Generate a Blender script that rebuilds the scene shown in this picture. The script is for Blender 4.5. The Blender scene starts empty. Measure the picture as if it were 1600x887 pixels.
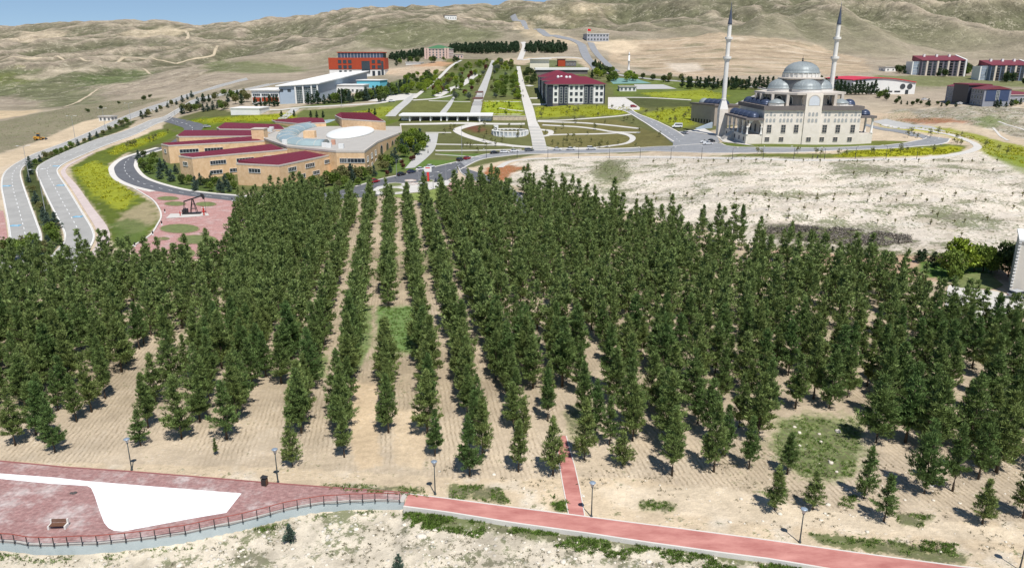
import bpy, bmesh, math, random
import numpy as np
from mathutils import Vector, Matrix
random.seed(7); rng = np.random.default_rng(7)
R = math.radians
# ------------------------------------------------------------------ camera, sky, sun
F, PITCH, CAM_H = 1150.0, R(17.0), 48.0
CP, SP = math.cos(PITCH), math.sin(PITCH)
scene = bpy.context.scene
col = scene.collection
cam_d = bpy.data.cameras.new('camera'); cam = bpy.data.objects.new('camera', cam_d); col.objects.link(cam)
cam_d.sensor_width = 36.0; cam_d.lens = 36.0 * F / 1600.0
cam_d.clip_start = 0.5; cam_d.clip_end = 30000
cam.location = (0, 0, CAM_H); cam.rotation_euler = (R(90) - PITCH, 0, 0)
scene.camera = cam
SUN_EL, SUN_AZ = R(60.0), R(158.0)            # azimuth clockwise from +Y (the view direction)
world = bpy.data.worlds.new('World'); scene.world = world; world.use_nodes = True
wn = world.node_tree
bg = wn.nodes['Background']
sky = wn.nodes.new('ShaderNodeTexSky'); sky.sky_type = 'NISHITA'; sky.sun_disc = False
sky.sun_elevation = SUN_EL; sky.sun_rotation = SUN_AZ
sky.altitude = 1200; sky.air_density = 1.0; sky.dust_density = 0.0; sky.ozone_density = 2.5
tc = wn.nodes.new('ShaderNodeTexCoord'); va = wn.nodes.new('ShaderNodeVectorMath'); va.operation = 'ADD'; va.inputs[1].default_value = (0, 0, .075)
vn = wn.nodes.new('ShaderNodeVectorMath'); vn.operation = 'NORMALIZE'; wn.links.new(tc.outputs['Generated'], va.inputs[0]); wn.links.new(va.outputs[0], vn.inputs[0]); wn.links.new(vn.outputs[0], sky.inputs[0])
wn.links.new(sky.outputs[0], bg.inputs[0]); bg.inputs[1].default_value = 0.085
sd = bpy.data.lights.new('sun', 'SUN'); sd.energy = 4.4; sd.angle = R(0.5); sd.color = (1.0, 0.97, 0.93)
sun = bpy.data.objects.new('sun', sd); col.objects.link(sun)
sv = Vector((math.sin(SUN_AZ) * math.cos(SUN_EL), math.cos(SUN_AZ) * math.cos(SUN_EL), math.sin(SUN_EL)))
sun.rotation_euler = sv.to_track_quat('Z', 'Y').to_euler(); sun.location = (60, -120, 200)
vs = scene.view_settings
vs.view_transform = 'Standard'; vs.look = 'None'; vs.exposure = 0.27; vs.gamma = 1.0; vs.use_curve_mapping = False
GAIN = 1.16
def lin(c):
    c = c / 255.0
    return c / 12.92 if c <= 0.04045 else ((c + 0.055) / 1.055) ** 2.4
def C(r, g, b, k=1.0):                          # albedo of a surface that shows this colour in full sun
    return tuple(min(0.9, k * lin(v) / GAIN) for v in (r, g, b))
# ------------------------------------------------------------------ noise
_P = np.random.default_rng(3).permutation(512)
_GA = np.random.default_rng(4).uniform(0, 2 * math.pi, 512)
def perlin(x, y):
    xi = np.floor(x).astype(int); yi = np.floor(y).astype(int); xf = x - xi; yf = y - yi
    def g(ix, iy, dx, dy):
        a = _GA[_P[(_P[ix & 511] + iy) & 511]]
        return np.cos(a) * dx + np.sin(a) * dy
    u = xf * xf * xf * (xf * (xf * 6 - 15) + 10); v = yf * yf * yf * (yf * (yf * 6 - 15) + 10)
    a = g(xi, yi, xf, yf); b = g(xi + 1, yi, xf - 1, yf); c = g(xi, yi + 1, xf, yf - 1); d = g(xi + 1, yi + 1, xf - 1, yf - 1)
    return ((a + u * (b - a)) + v * ((c + u * (d - c)) - (a + u * (b - a)))) * 1.5
def fbm(x, y, o=4):
    s = 0; a = 1.0; n = 0
    for k in range(o):
        s = s + a * perlin(x * 2 ** k + 17 * k, y * 2 ** k - 9 * k); n += a; a *= 0.5
    return s / n
def sstep(a, b, x):
    t = np.clip((x - a) / (b - a), 0, 1); return t * t * (3 - 2 * t)
# ------------------------------------------------------------------ terrain: heights known at surveyed points
def ray(px, py):
    u = (px - 800.0) / F; v = (443.5 - py) / F
    return u, CP + v * SP, -SP + v * CP
def proj(x, y, z):
    dz = z - CAM_H; d = y * CP - dz * SP
    return 800 + F * x / d, 443.5 - F * (y * SP + dz * CP) / d
AN = []
def an(px, py, z=None, Y=None):
    dx, dy, dz = ray(px, py)
    if Y is None: Y = (z - CAM_H) / dz * dy
    AN.append((dx / dy, Y, CAM_H + dz / dy * Y))
for px in (-400, 0, 400, 800, 1200, 1600, 2000):
    for py in (1300, 950, 800, 650, 500): an(px, py, 0)
for px, py, z in ((-300,420,0),(0,410,0),(250,410,0),(500,420,0),(800,400,0),(1050,420,0),(1350,420,0.3),(1600,430,0.3),(1900,430,0.3),
    (0,350,0),(300,350,0),(550,350,0),(750,340,0.3),(1000,355,1),(1300,395,1.2),(1600,400,1.2),(1850,400,1.2),
    (850,258,4.3),(1000,250,6),(1200,247,10),(1400,250,10.5),(1530,236,11),(1600,262,9.6),(1800,280,8),(1000,300,3),(1200,320,5),(1400,320,5.5),(1600,330,5),
    (1180,226,11),(1350,226,11),(1110,192,13.5),(1400,200,13),(1600,205,14),(1800,210,14),(1290,200,12),
    (585,285,1.5),(660,262,2.5),(800,240,4),(1000,234,6.5),(1060,228,9),(440,292,0.8),(200,270,1),(190,258,2),(250,212,6),(300,322,0.4),(380,240,4),(560,230,5),
    (20,330,0),(10,262,2.6),(100,250,3),(150,215,6.5),(230,183,12),(330,150,20),(400,130,28),(180,240,3.5),(-200,300,1),
    (0,200,4),(0,170,6),(0,140,10),(150,150,12),(-300,150,12),(-300,200,5),(620,228,6.5),(720,215,7),(850,226,5.5),(940,215,8)):
    an(px, py, z)
for px, py, Y in ((0,115,1100),(150,110,1150),(300,108,1000),(450,108,900),(0,88,1500),(-300,90,1500),
    (0,47,2300),(-300,50,2300),(100,43,2250),(225,37,2250),(300,45,2250),(385,41,2300),(500,33,2300),(590,27,2250),
    (0,70,1850),(200,78,1600),(300,68,1750),(450,78,1450),(480,97,1050),(560,88,980),(650,36,1550),(700,33,1550),(570,62,1250),(750,56,1200),(700,80,920),
    (682,92,800),(815,105,717),(760,93,800),(835,190,442),(720,192,438),(620,194,436),(850,130,600),(540,130,640),(430,165,500),(330,180,470),(620,150,520),(720,150,540),
    (900,170,470),(1000,166,470),(1080,150,520),(1050,130,600),(1200,132,600),(1250,150,520),(980,102,800),(1100,62,1000),(1300,108,760),(1000,66,1000),
    (1430,146,560),(1465,120,720),(1520,165,430),(1600,165,430),(1600,122,720),(1800,165,430),(1800,120,720),
    (1300,82,950),(1600,88,950),(1900,88,950),(1150,40,1250),(1500,50,1200),(1300,0,1600),(1600,0,1600),(1900,0,1600),(1000,0,1700),(900,2,1900),(860,7,1950),(750,20,2000),
    (800,32,1500),(930,110,690),(910,68,950),(870,52,1150),(815,42,1350),(400,100,950)):
    an(px, py, None, Y)
for u, z in ((-1.2,70),(-.7,70),(-.3,75),(0,110),(.3,200),(.7,220),(1.2,220)): AN.append((u, 2600 if u > .1 else 3000, z)); AN.append((u, 6000, z * .7)); AN.append((u, 9000, z * .5))
for u in (-1.2, -.5, 0, .5, 1.2): AN.append((u, 28, -1.0))
AN = np.array(AN)
def _co(u, y): return np.stack([u * 2.6, np.log(y) * 1.25], -1)
AC = _co(AN[:, 0], AN[:, 1])
def _phi(A, B): return np.sqrt(((A[:, None, :] - B[None, :, :]) ** 2).sum(-1) + 0.004)
_n = len(AC); _M = np.zeros((_n + 3, _n + 3)); _M[:_n, :_n] = _phi(AC, AC) - np.eye(_n) * 0.004
_M[:_n, _n] = 1; _M[:_n, _n + 1:] = AC; _M[_n, :_n] = 1; _M[_n + 1:, :_n] = AC.T
_W = np.linalg.solve(_M, np.concatenate([AN[:, 2], [0, 0, 0]]))
def base_height(u, y):
    A = _co(u.ravel(), y.ravel()); out = np.empty(len(A))
    for i in range(0, len(A), 40000):
        B = A[i:i + 40000]; out[i:i + 40000] = _phi(B, AC) @ _W[:_n] + _W[_n] + B @ _W[_n + 1:]
    return out.reshape(u.shape)
YS = np.concatenate([np.linspace(28, 60, 14)[:-1], np.arange(60, 100, .36), np.geomspace(100, 300, 130)[:-1], np.geomspace(300, 800, 150)[:-1], np.geomspace(800, 2700, 190)[:-1], np.geomspace(2700, 9000, 16)])
US = np.linspace(-1.04, 1.04, 521)
UG, YG = np.meshgrid(US, YS); XG = UG * YG
ZG = base_height(UG, YG)
# hills: drainage spurs and gullies grow beyond the campus
wx = XG + 70 * fbm(XG / 420, YG / 420, 2); wy = YG + 70 * fbm(XG / 420 + 40, YG / 420 + 9, 2)
spur = 1 - 2 * np.abs(fbm(wx / 330 + 5, wy / 520 + 3, 3))
gul = 1 - 2 * np.abs(fbm(wx / 105, wy / 190, 3))
hm = sstep(820, 1250, YG) * (1 - .55 * sstep(1900, 2300, YG))
left = sstep(-.30, -.42, UG) * sstep(560, 800, YG)
gul2 = 1 - 2 * np.abs(fbm((wx + 12 * fbm(XG / 60, YG / 60, 2)) / 52 + 3, wy / 110 + 8, 3))
ZG = ZG + hm * (1 + .45 * sstep(.1, .35, UG)) * (spur * 36 - 18 + gul * 9 - 3 + np.clip(gul2, -.6, 1) * 3.0 - 1) + np.maximum(left, hm) * (fbm(XG / 160, YG / 160, 4) * 7 + fbm(XG / 55, YG / 55, 3) * 2.0)
bare = sstep(.02, .1, UG) * sstep(188, 215, YG) * (1 - sstep(262, 285, YG - 0 * UG))
ZG = ZG + bare * (fbm(XG / 30, YG / 16, 4) * 2.2 - .9 * np.abs(fbm(XG / 7, YG / 20, 3)))
wild = sstep(.40, .5, UG) * sstep(300, 345, YG) * (1 - sstep(390, 420, YG))
ZG = ZG + wild * fbm(XG / 26, YG / 26, 4) * 1.3
def _interp(Z, x, y):
    x = np.asarray(x, float); y = np.asarray(y, float)
    yy = np.clip(y, YS[0], YS[-1] - 1e-6); u = np.clip(x / yy, US[0], US[-1] - 1e-9)
    i = np.clip(np.searchsorted(YS, yy) - 1, 0, len(YS) - 2); fu = (u - US[0]) / (US[1] - US[0]); j = np.clip(fu.astype(int), 0, len(US) - 2)
    a = (yy - YS[i]) / (YS[i + 1] - YS[i]); b = fu - j
    return (Z[i, j] * (1 - b) + Z[i, j + 1] * b) * (1 - a) + (Z[i + 1, j] * (1 - b) + Z[i + 1, j + 1] * b) * a
def T(x, y): return _interp(ZG, x, y)
_YQ = np.geomspace(29, 4000, 2400)
def G(px, py):                                  # where the line of sight meets the land
    dx, dy, dz = ray(px, py)
    X = dx / dy * _YQ; Z = CAM_H + dz / dy * _YQ; h = Z - T(X, _YQ)
    k = np.nonzero(h <= 0)[0]
    if len(k) == 0:
        k = int(np.argmin(np.where(_YQ > 300, h / _YQ, 9))); Y = _YQ[k]
    else:
        k = k[0]
        if k == 0: Y = _YQ[0]
        else:
            t = h[k - 1] / (h[k - 1] - h[k]); Y = _YQ[k - 1] + t * (_YQ[k] - _YQ[k - 1])
    x = dx / dy * Y
    return float(x), float(Y), float(T(x, Y))
def GV(px, py): return Vector(G(px, py))
def top_z(p, py):                               # height above p at which image row py lies
    dx, dy, dz = ray(800, py)
    return CAM_H + dz / dy * p[1]
# ------------------------------------------------------------------ materials
MATS = {}
def _nd(nt, t, **kw):
    n = nt.nodes.new(t)
    for k, v in kw.items(): setattr(n, k, v)
    return n
def mat(name, color, rough=0.8, metal=0.0, var=0.12, scale=0.6, bump=0.0, bscale=None, spec=0.3, color2=None, streak=None, trans=0.0):
    if name in MATS: return MATS[name]
    m = bpy.data.materials.new(name); m.use_nodes = True; nt = m.node_tree; b = nt.nodes['Principled BSDF']
    b.inputs['Roughness'].default_value = rough; b.inputs['Metallic'].default_value = metal; b.inputs['Specular IOR Level'].default_value = spec
    geo = _nd(nt, 'ShaderNodeNewGeometry')
    vec = geo.outputs['Position']
    if streak:
        mp = _nd(nt, 'ShaderNodeMapping'); mp.inputs['Scale'].default_value = streak; nt.links.new(vec, mp.inputs[0]); vec = mp.outputs[0]
    nz = _nd(nt, 'ShaderNodeTexNoise'); nz.inputs['Scale'].default_value = scale; nz.inputs['Detail'].default_value = 6; nz.inputs['Roughness'].default_value = 0.65
    nt.links.new(vec, nz.inputs['Vector'])
    mx = _nd(nt, 'ShaderNodeMix', data_type='RGBA')
    c1 = [min(.95, c * (1 - var)) for c in color[:3]]; c2 = [min(.95, c * (1 + var)) for c in (color2 or color)[:3]]
    mx.inputs[6].default_value = (*c1, 1); mx.inputs[7].default_value = (*c2, 1)
    rp = _nd(nt, 'ShaderNodeMapRange'); rp.inputs[1].default_value = .3; rp.inputs[2].default_value = .7
    nt.links.new(nz.outputs[0], rp.inputs[0]); nt.links.new(rp.outputs[0], mx.inputs[0]); nt.links.new(mx.outputs[2], b.inputs['Base Color'])
    if bump:
        n2 = _nd(nt, 'ShaderNodeTexNoise'); n2.inputs['Scale'].default_value = bscale or scale * 6; n2.inputs['Detail'].default_value = 4
        nt.links.new(geo.outputs['Position'], n2.inputs['Vector'])
        bp = _nd(nt, 'ShaderNodeBump'); bp.inputs['Strength'].default_value = bump; bp.inputs['Distance'].default_value = 0.1
        nt.links.new(n2.outputs[0], bp.inputs['Height']); nt.links.new(bp.outputs[0], b.inputs['Normal'])
    MATS[name] = m; return m
def leafmat(name, c1, c2, var=0.35):
    """foliage: colour shifts from plant to plant and leaf to leaf, some light passes through"""
    if name in MATS: return MATS[name]
    m = bpy.data.materials.new(name); m.use_nodes = True; nt = m.node_tree; b = nt.nodes['Principled BSDF']
    b.inputs['Roughness'].default_value = 0.6; b.inputs['Specular IOR Level'].default_value = 0.25
    oi = _nd(nt, 'ShaderNodeObjectInfo'); geo = _nd(nt, 'ShaderNodeNewGeometry')
    mx = _nd(nt, 'ShaderNodeMix', data_type='RGBA'); mx.inputs[6].default_value = (*c1, 1); mx.inputs[7].default_value = (*c2, 1)
    nz = _nd(nt, 'ShaderNodeTexNoise'); nz.inputs['Scale'].default_value = .33; nz.inputs['Detail'].default_value = 3; nt.links.new(geo.outputs['Position'], nz.inputs['Vector'])
    ad = _nd(nt, 'ShaderNodeMath', operation='ADD'); nt.links.new(oi.outputs['Random'], ad.inputs[0]); nt.links.new(nz.outputs[0], ad.inputs[1])
    sb = _nd(nt, 'ShaderNodeMath', operation='MULTIPLY_ADD'); nt.links.new(ad.outputs[0], sb.inputs[0]); sb.inputs[1].default_value = 1.0; sb.inputs[2].default_value = -0.5; sb.use_clamp = True
    nt.links.new(sb.outputs[0], mx.inputs[0])
    hs = _nd(nt, 'ShaderNodeHueSaturation')
    mr = _nd(nt, 'ShaderNodeMapRange'); mr.inputs[3].default_value = 1 - var; mr.inputs[4].default_value = 1 + var
    nt.links.new(geo.outputs['Random Per Island'], mr.inputs[0])
    nf = _nd(nt, 'ShaderNodeTexNoise'); nf.inputs['Scale'].default_value = 1.7; nf.inputs['Detail'].default_value = 2; nt.links.new(geo.outputs['Position'], nf.inputs['Vector'])
    mf = _nd(nt, 'ShaderNodeMapRange'); mf.inputs[1].default_value = .35; mf.inputs[2].default_value = .65; mf.inputs[3].default_value = .62; mf.inputs[4].default_value = 1.5; nt.links.new(nf.outputs[0], mf.inputs[0])
    mm = _nd(nt, 'ShaderNodeMath', operation='MULTIPLY'); nt.links.new(mr.outputs[0], mm.inputs[0]); nt.links.new(mf.outputs[0], mm.inputs[1]); nt.links.new(mm.outputs[0], hs.inputs['Value'])
    nt.links.new(mx.outputs[2], hs.inputs['Color']); nt.links.new(hs.outputs[0], b.inputs['Base Color'])
    tr = _nd(nt, 'ShaderNodeBsdfTranslucent'); nt.links.new(hs.outputs[0], tr.inputs[0])
    ms = _nd(nt, 'ShaderNodeMixShader'); ms.inputs[0].default_value = 0.22
    nt.links.new(b.outputs[0], ms.inputs[1]); nt.links.new(tr.outputs[0], ms.inputs[2]); nt.links.new(ms.outputs[0], nt.nodes['Material Output'].inputs[0])
    MATS[name] = m; return m
def glassmat(name, c, rough=0.12):
    m = mat(name, c, rough=rough, var=.25, scale=.35, spec=0.6); return m
# ------------------------------------------------------------------ mesh builder
class MB:
    def __init__(s): s.v = []; s.f = []; s.m = []; s.mi = 0
    def add(s, vs, fs):
        o = len(s.v); s.v.extend([tuple(map(float, p)) for p in vs]); s.f.extend([tuple(i + o for i in f) for f in fs]); s.m.extend([s.mi] * len(fs)); return s
    def quad(s, a, b, c, d): return s.add([a, b, c, d], [(0, 1, 2, 3)])
    def box(s, x0, x1, y0, y1, z0, z1, rz=0, c=None):
        P = [(x0,y0,z0),(x1,y0,z0),(x1,y1,z0),(x0,y1,z0),(x0,y0,z1),(x1,y0,z1),(x1,y1,z1),(x0,y1,z1)]
        if rz:
            cx, cy = c or ((x0+x1)/2, (y0+y1)/2); ca, sa = math.cos(rz), math.sin(rz)
            P = [(cx+(x-cx)*ca-(y-cy)*sa, cy+(x-cx)*sa+(y-cy)*ca, z) for x, y, z in P]
        return s.add(P, [(0,3,2,1),(4,5,6,7),(0,1,5,4),(1,2,6,5),(2,3,7,6),(3,0,4,7)])
    def prism(s, poly, z0, z1, zt=None):
        n = len(poly); zt = zt or [z1] * n; zb = z0 if hasattr(z0, '__len__') else [z0] * n
        V = [(p[0], p[1], zb[i]) for i, p in enumerate(poly)] + [(p[0], p[1], zt[i]) for i, p in enumerate(poly)]
        return s.add(V, [tuple(range(n - 1, -1, -1)), tuple(range(n, 2 * n))] + [(i, (i + 1) % n, n + (i + 1) % n, n + i) for i in range(n)])
    def frustum(s, p0, p1, z0, z1):
        n = len(p0); V = [(*p, z0) for p in p0] + [(*p, z1) for p in p1]
        return s.add(V, [tuple(range(n - 1, -1, -1)), tuple(range(n, 2 * n))] + [(i, (i + 1) % n, n + (i + 1) % n, n + i) for i in range(n)])
    def tube(s, pts, r, n=6, cap=True):
        pts = [Vector(p) for p in pts]; rs = r if hasattr(r, '__len__') else [r] * len(pts); V = []; Fc = []
        for i, p in enumerate(pts):
            d = (pts[min(i + 1, len(pts) - 1)] - pts[max(i - 1, 0)]); d = d.normalized() if d.length > 1e-9 else Vector((0, 0, 1))
            a = d.cross(Vector((0, 0, 1)))
            a = a.normalized() if a.length > 1e-3 else Vector((1, 0, 0)); b = d.cross(a)
            for k in range(n):
                t = 2 * math.pi * k / n; V.append(p + (a * math.cos(t) + b * math.sin(t)) * rs[i])
        for i in range(len(pts) - 1):
            for k in range(n): Fc.append((i*n+k, i*n+(k+1) % n, (i+1)*n+(k+1) % n, (i+1)*n+k))
        if cap: Fc.append(tuple(range(n - 1, -1, -1))); Fc.append(tuple(range((len(pts)-1)*n, len(pts)*n)))
        return s.add(V, Fc)
    def lathe(s, prof, n=16, cx=0, cy=0, a0=0.0, a1=2*math.pi, sx=1.0, sy=1.0):
        full = abs(a1 - a0 - 2 * math.pi) < 1e-6; m = n if full else n + 1; V = []; Fc = []
        for r, z in prof:
            for k in range(m):
                t = a0 + (a1 - a0) * k / n; V.append((cx + r * sx * math.cos(t), cy + r * sy * math.sin(t), z))
        for i in range(len(prof) - 1):
            for k in range(n): Fc.append((i*m+k, i*m+(k+1) % m, (i+1)*m+(k+1) % m, (i+1)*m+k))
        if full:
            if prof[0][0] > 1e-4: Fc.append(tuple(range(m - 1, -1, -1)))
            if prof[-1][0] > 1e-4: Fc.append(tuple(range((len(prof)-1)*m, len(prof)*m)))
        return s.add(V, Fc)
    def mesh(s, name, mats, smooth=False):
        me = bpy.data.meshes.new(name); me.from_pydata(s.v, [], s.f)
        for mm in (mats if isinstance(mats, (list, tuple)) else [mats]): me.materials.append(mm)
        if any(s.m): me.polygons.foreach_set('material_index', s.m)
        if smooth: me.polygons.foreach_set('use_smooth', [True] * len(me.polygons))
        me.update(); return me
    def build(s, name, mats, parent=None, smooth=False): return put(name, s.mesh(name, mats, smooth), parent)
def put(name, me, parent=None, loc=None, rz=0):
    o = bpy.data.objects.new(name, me); col.objects.link(o); o.parent = parent
    if loc is not None: o.location = loc
    if rz: o.rotation_euler = (0, 0, rz)
    return o
def tag(o, label, cat, group=None):
    o['label'] = label; o['category'] = cat
    if group: o['group'] = group
    return o
def thing(name, label, cat, loc=(0, 0, 0), rz=0, group=None):
    return tag(put(name, None, None, loc, rz), label, cat, group)
def struct(o): o['kind'] = 'structure'; return o
def stuff(o): o['kind'] = 'stuff'; return o
def copy_tree(o, parent=None):
    c = o.copy(); col.objects.link(c)
    if parent: c.parent = parent
    for ch in KIDS.get(o.name, []): copy_tree(ch, c)
    return c
KIDS = {}
def remember(o):
    KIDS[o.name] = list(o.children)
    for ch in o.children: remember(ch)
ORD = 'first second third fourth fifth sixth seventh eighth ninth tenth eleventh twelfth thirteenth fourteenth fifteenth sixteenth seventeenth eighteenth nineteenth twentieth'.split()
def nth(i):
    if i < 20: return ORD[i]
    t = (i + 1) // 10; u = (i + 1) % 10; tens = ['', '', 'twenty', 'thirty', 'forty', 'fifty', 'sixty', 'seventy', 'eighty', 'ninety']
    if t >= 10: return 'hundred-and-' + nth(i - 100)
    return (tens[t] + '-' + ORD[u - 1]) if u else tens[t][:-1] + 'ieth'
# ------------------------------------------------------------------ draped sheets
def resample(P, n):
    P = [Vector(p) for p in P]; L = [0]
    for a, b in zip(P, P[1:]): L.append(L[-1] + max(1e-6, (b - a).length))
    out = []; j = 0
    for k in range(n):
        d = L[-1] * k / (n - 1)
        while j < len(P) - 2 and L[j + 1] < d: j += 1
        out.append(P[j].lerp(P[j + 1], (d - L[j]) / (L[j + 1] - L[j])))
    return out
def spline(P, k=6):
    """Catmull-Rom through the points"""
    P = [Vector(p) for p in P]
    if len(P) < 3: return P
    Q = [P[0] * 2 - P[1]] + P + [P[-1] * 2 - P[-2]]; out = []
    for i in range(1, len(Q) - 2):
        a, b, c, d = Q[i - 1:i + 3]
        for s in range(k):
            t = s / k
            out.append(0.5 * ((2 * b) + (c - a) * t + (2 * a - 5 * b + 4 * c - d) * t * t + (3 * b - a - 3 * c + d) * t ** 3))
    return out + [P[-1]]
def W2(pts): return [Vector(G(*p)[:2]) for p in pts]     # photo survey points to ground plan
def lift(p, off): return (p[0], p[1], float(T(p[0], p[1])) + off)
def strip_mesh(A, B, off, nc=3, step=2.5, skirt=0.0):
    n = max(4, int(max(sum((b - a).length for a, b in zip(A, A[1:])), sum((b - a).length for a, b in zip(B, B[1:]))) / step))
    A = resample(A, n); B = resample(B, n); m = MB(); V = []; Fc = []
    for a, b in zip(A, B):
        for k in range(nc + 1):
            p = a.lerp(b, k / nc); V.append(lift(p, off))
    w = nc + 1
    for i in range(n - 1):
        for k in range(nc): Fc.append((i*w+k, i*w+k+1, (i+1)*w+k+1, (i+1)*w+k))
    if skirt:
        for side in (0, nc):
            o = len(V)
            for i in range(n): x, y, z = V[i*w+side]; V.append((x, y, z - skirt))
            for i in range(n - 1): Fc.append((i*w+side, (i+1)*w+side, o+i+1, o+i))
    m.add(V, Fc); return m
def offset_line(P, d):
    out = []
    for i, p in enumerate(P):
        t = P[min(i + 1, len(P) - 1)] - P[max(i - 1, 0)]; t = t.normalized() if t.length > 1e-9 else Vector((1, 0))
        out.append(p + Vector((-t.y, t.x)) * d)
    return out
def ribbon(name, pts, width, m, off=0.10, parent=None, skirt=0.25, world_pts=None, step=2.5):
    P = spline(world_pts or W2(pts)); o = strip_mesh(offset_line(P, width / 2), offset_line(P, -width / 2), off, 2, step, skirt).build(name, m, parent)
    if parent is None: struct(o)
    return o
def strip(name, ea, eb, m, off=0.10, parent=None, nc=4, skirt=0.2):
    o = strip_mesh(spline(W2(ea)), spline(W2(eb)), off, nc, 2.5, skirt).build(name, m, parent)
    if parent is None: struct(o)
    return o
def kerb(line, parent, m, w=0.35, h=0.24, side=1, name='kerb', base=0.0):
    """raised edging along a ground-plan line"""
    P = [Vector(p) for p in line]; Q = offset_line(P, w * side); n = max(4, int(sum((b - a).length for a, b in zip(P, P[1:])) / 2.5))
    A = resample(P, n); B = resample(Q, n); V = []; Fc = []
    for a, b in zip(A, B):
        za = float(T(a.x, a.y)); zb = float(T(b.x, b.y)); V += [(a.x, a.y, za - .3), (a.x, a.y, za + h + base), (b.x, b.y, zb + h + base), (b.x, b.y, zb - .3)]
    for i in range(n - 1):
        for k in range(3): Fc.append((i*4+k, i*4+k+1, (i+1)*4+k+1, (i+1)*4+k))
    o = MB().add(V, Fc).build(name, m, parent)
    if parent is None: struct(o)
    return o
def poly_mesh(poly, off, L=4.0, zf=None):
    bm = bmesh.new(); vs_ = [bm.verts.new((p[0], p[1], 0)) for p in poly]; bm.faces.new(vs_)
    bmesh.ops.triangulate(bm, faces=bm.faces[:], ngon_method='EAR_CLIP')
    for _ in range(7):
        e = [e for e in bm.edges if e.calc_length() > L]
        if not e: break
        bmesh.ops.subdivide_edges(bm, edges=e, cuts=1); bmesh.ops.triangulate(bm, faces=[f for f in bm.faces if len(f.verts) > 3])
    for v in bm.verts: v.co.z = (zf(v.co.x, v.co.y) if zf else float(T(v.co.x, v.co.y))) + off
    for f in bm.faces:
        f.normal_update()
        if f.normal.z < 0: f.normal_flip()
    me = bpy.data.meshes.new('sheet'); bm.to_mesh(me); bm.free(); return me
def sheet(name, pts, m, off=0.06, parent=None, L=4.0, world_pts=None, smooth_edge=False, zf=None):
    P = world_pts or W2(pts)
    if smooth_edge: P = spline(P + [P[0]], 5)[:-1]
    me = poly_mesh(P, off, L, zf); me.name = name; me.materials.append(m); o = put(name, me, parent)
    if parent is None: struct(o)
    return o
def ellipse_px(x0, x1, y0, y1, n=28):
    """ground-plan oval spanned by its four extreme survey points"""
    a, b, c, d = [Vector(G(*p)[:2]) for p in ((x0, (y0+y1)/2), (x1, (y0+y1)/2), ((x0+x1)/2, y0), ((x0+x1)/2, y1))]
    ctr = (a + b + c + d) / 4; ux = (b - a) / 2; uy = (c - d) / 2
    return [ctr + ux * math.cos(2*math.pi*k/n) + uy * math.sin(2*math.pi*k/n) for k in range(n)]
# ------------------------------------------------------------------ the ground
STEP_TOP = [(-60,844),(0,848),(22,849.5),(62,854),(105,853),(151,851.7),(196,847.5),(242,842),(289,835),(335,825),(379,816),(401.5,810.5),(422,805),(464.6,794.6),(506,788),(547,785.4),(586,784),(631,785.5)]
STEP_PATH = [(631,790),(700,799),(800,815.3),(920,832),(1023,847.5),(1134,863),(1200,871.5),(1270,883),(1400,905),(1600,940),(1900,990)]
Z0 = ZG.copy()
wall_line = W2(STEP_TOP); path_line = W2(STEP_PATH)
lx = np.array([p.x for p in [Vector((-95, wall_line[0].y + 4)), Vector((-70, wall_line[0].y + 1.5))] + wall_line + path_line[1:] + [Vector((95, path_line[-1].y - 4))]])
ly = np.array([p.y for p in [Vector((-95, wall_line[0].y + 4)), Vector((-70, wall_line[0].y + 1.5))] + wall_line + path_line[1:] + [Vector((95, path_line[-1].y - 4))]])
LY = np.interp(XG, lx, ly); drop = np.interp(XG, [-80, wall_line[-1].x - .5, wall_line[-1].x + 1, 95], [1.05, 1.0, .45, .35])
below = 1 - sstep(.05, .55, YG - LY)
nearz = sstep(100, 60, YG)
ZG = ZG - below * (drop + np.clip((LY - YG) * .11, 0, 4) + nearz * .35 * (fbm(XG / 3.0, YG / 3.0, 4) + .2) * sstep(0.3, 3, LY - YG))
def T_flat(x, y): return float(_interp(Z0, x, y))

def in_poly(x, y, P):
    r = np.zeros(x.shape, bool); n = len(P); j = n - 1
    for i in range(n):
        xi, yi = P[i]; xj, yj = P[j]
        c = ((yi > y) != (yj > y)) & (x < (xj - xi) * (y - yi) / ((yj - yi) if yj != yi else 1e-9) + xi)
        r ^= c; j = i
    return r
CO = np.zeros(XG.shape + (3,)); MK = np.zeros(XG.shape + (3,))     # colour; furrows, weeds, stones
def setc(mask, c, k=1.0): CO[mask] = CO[mask] * (1 - k) + np.array(c) * k
def blend(wt, c): CO[:] = CO * (1 - wt[..., None]) + np.array(c) * wt[..., None]
def patch(pts, c, jit=0.0, k=1.0, mk=None, world=None):
    P = world or [tuple(v) for v in W2(pts)]
    A = np.array(P); d = 0.02 * A[:, 1].mean() * jit
    sel = (YG > A[:, 1].min() - 30) & (YG < A[:, 1].max() + 30)
    rows = np.nonzero(sel.any(1))[0]
    if len(rows) == 0: return
    s = slice(rows[0], rows[-1] + 1); x = XG[s]; y = YG[s]; sc = max(d * 2.2, .5)
    x0, y0 = x, y
    M = np.zeros(x.shape)
    if jit:
        for q in range(4):
            f = (1.0, .45, .22, .8)[q]; a = (1.0, .7, .5, 1.3)[q]; s2 = sc * f
            M += in_poly(x0 + a * d * fbm(x0 / s2 + 13 * q, y0 / s2, 2), y0 + 2 * a * d * fbm(x0 / s2 + 31, y0 / s2 + 7 * q, 2), P) / 4.0
    else: M = in_poly(x, y, P).astype(float)
    CO[s] = CO[s] * (1 - k * M[..., None]) + np.array(c) * (k * M[..., None])
    if mk is not None: MK[s] = MK[s] * (1 - M[..., None]) + np.array(mk) * M[..., None]
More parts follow.
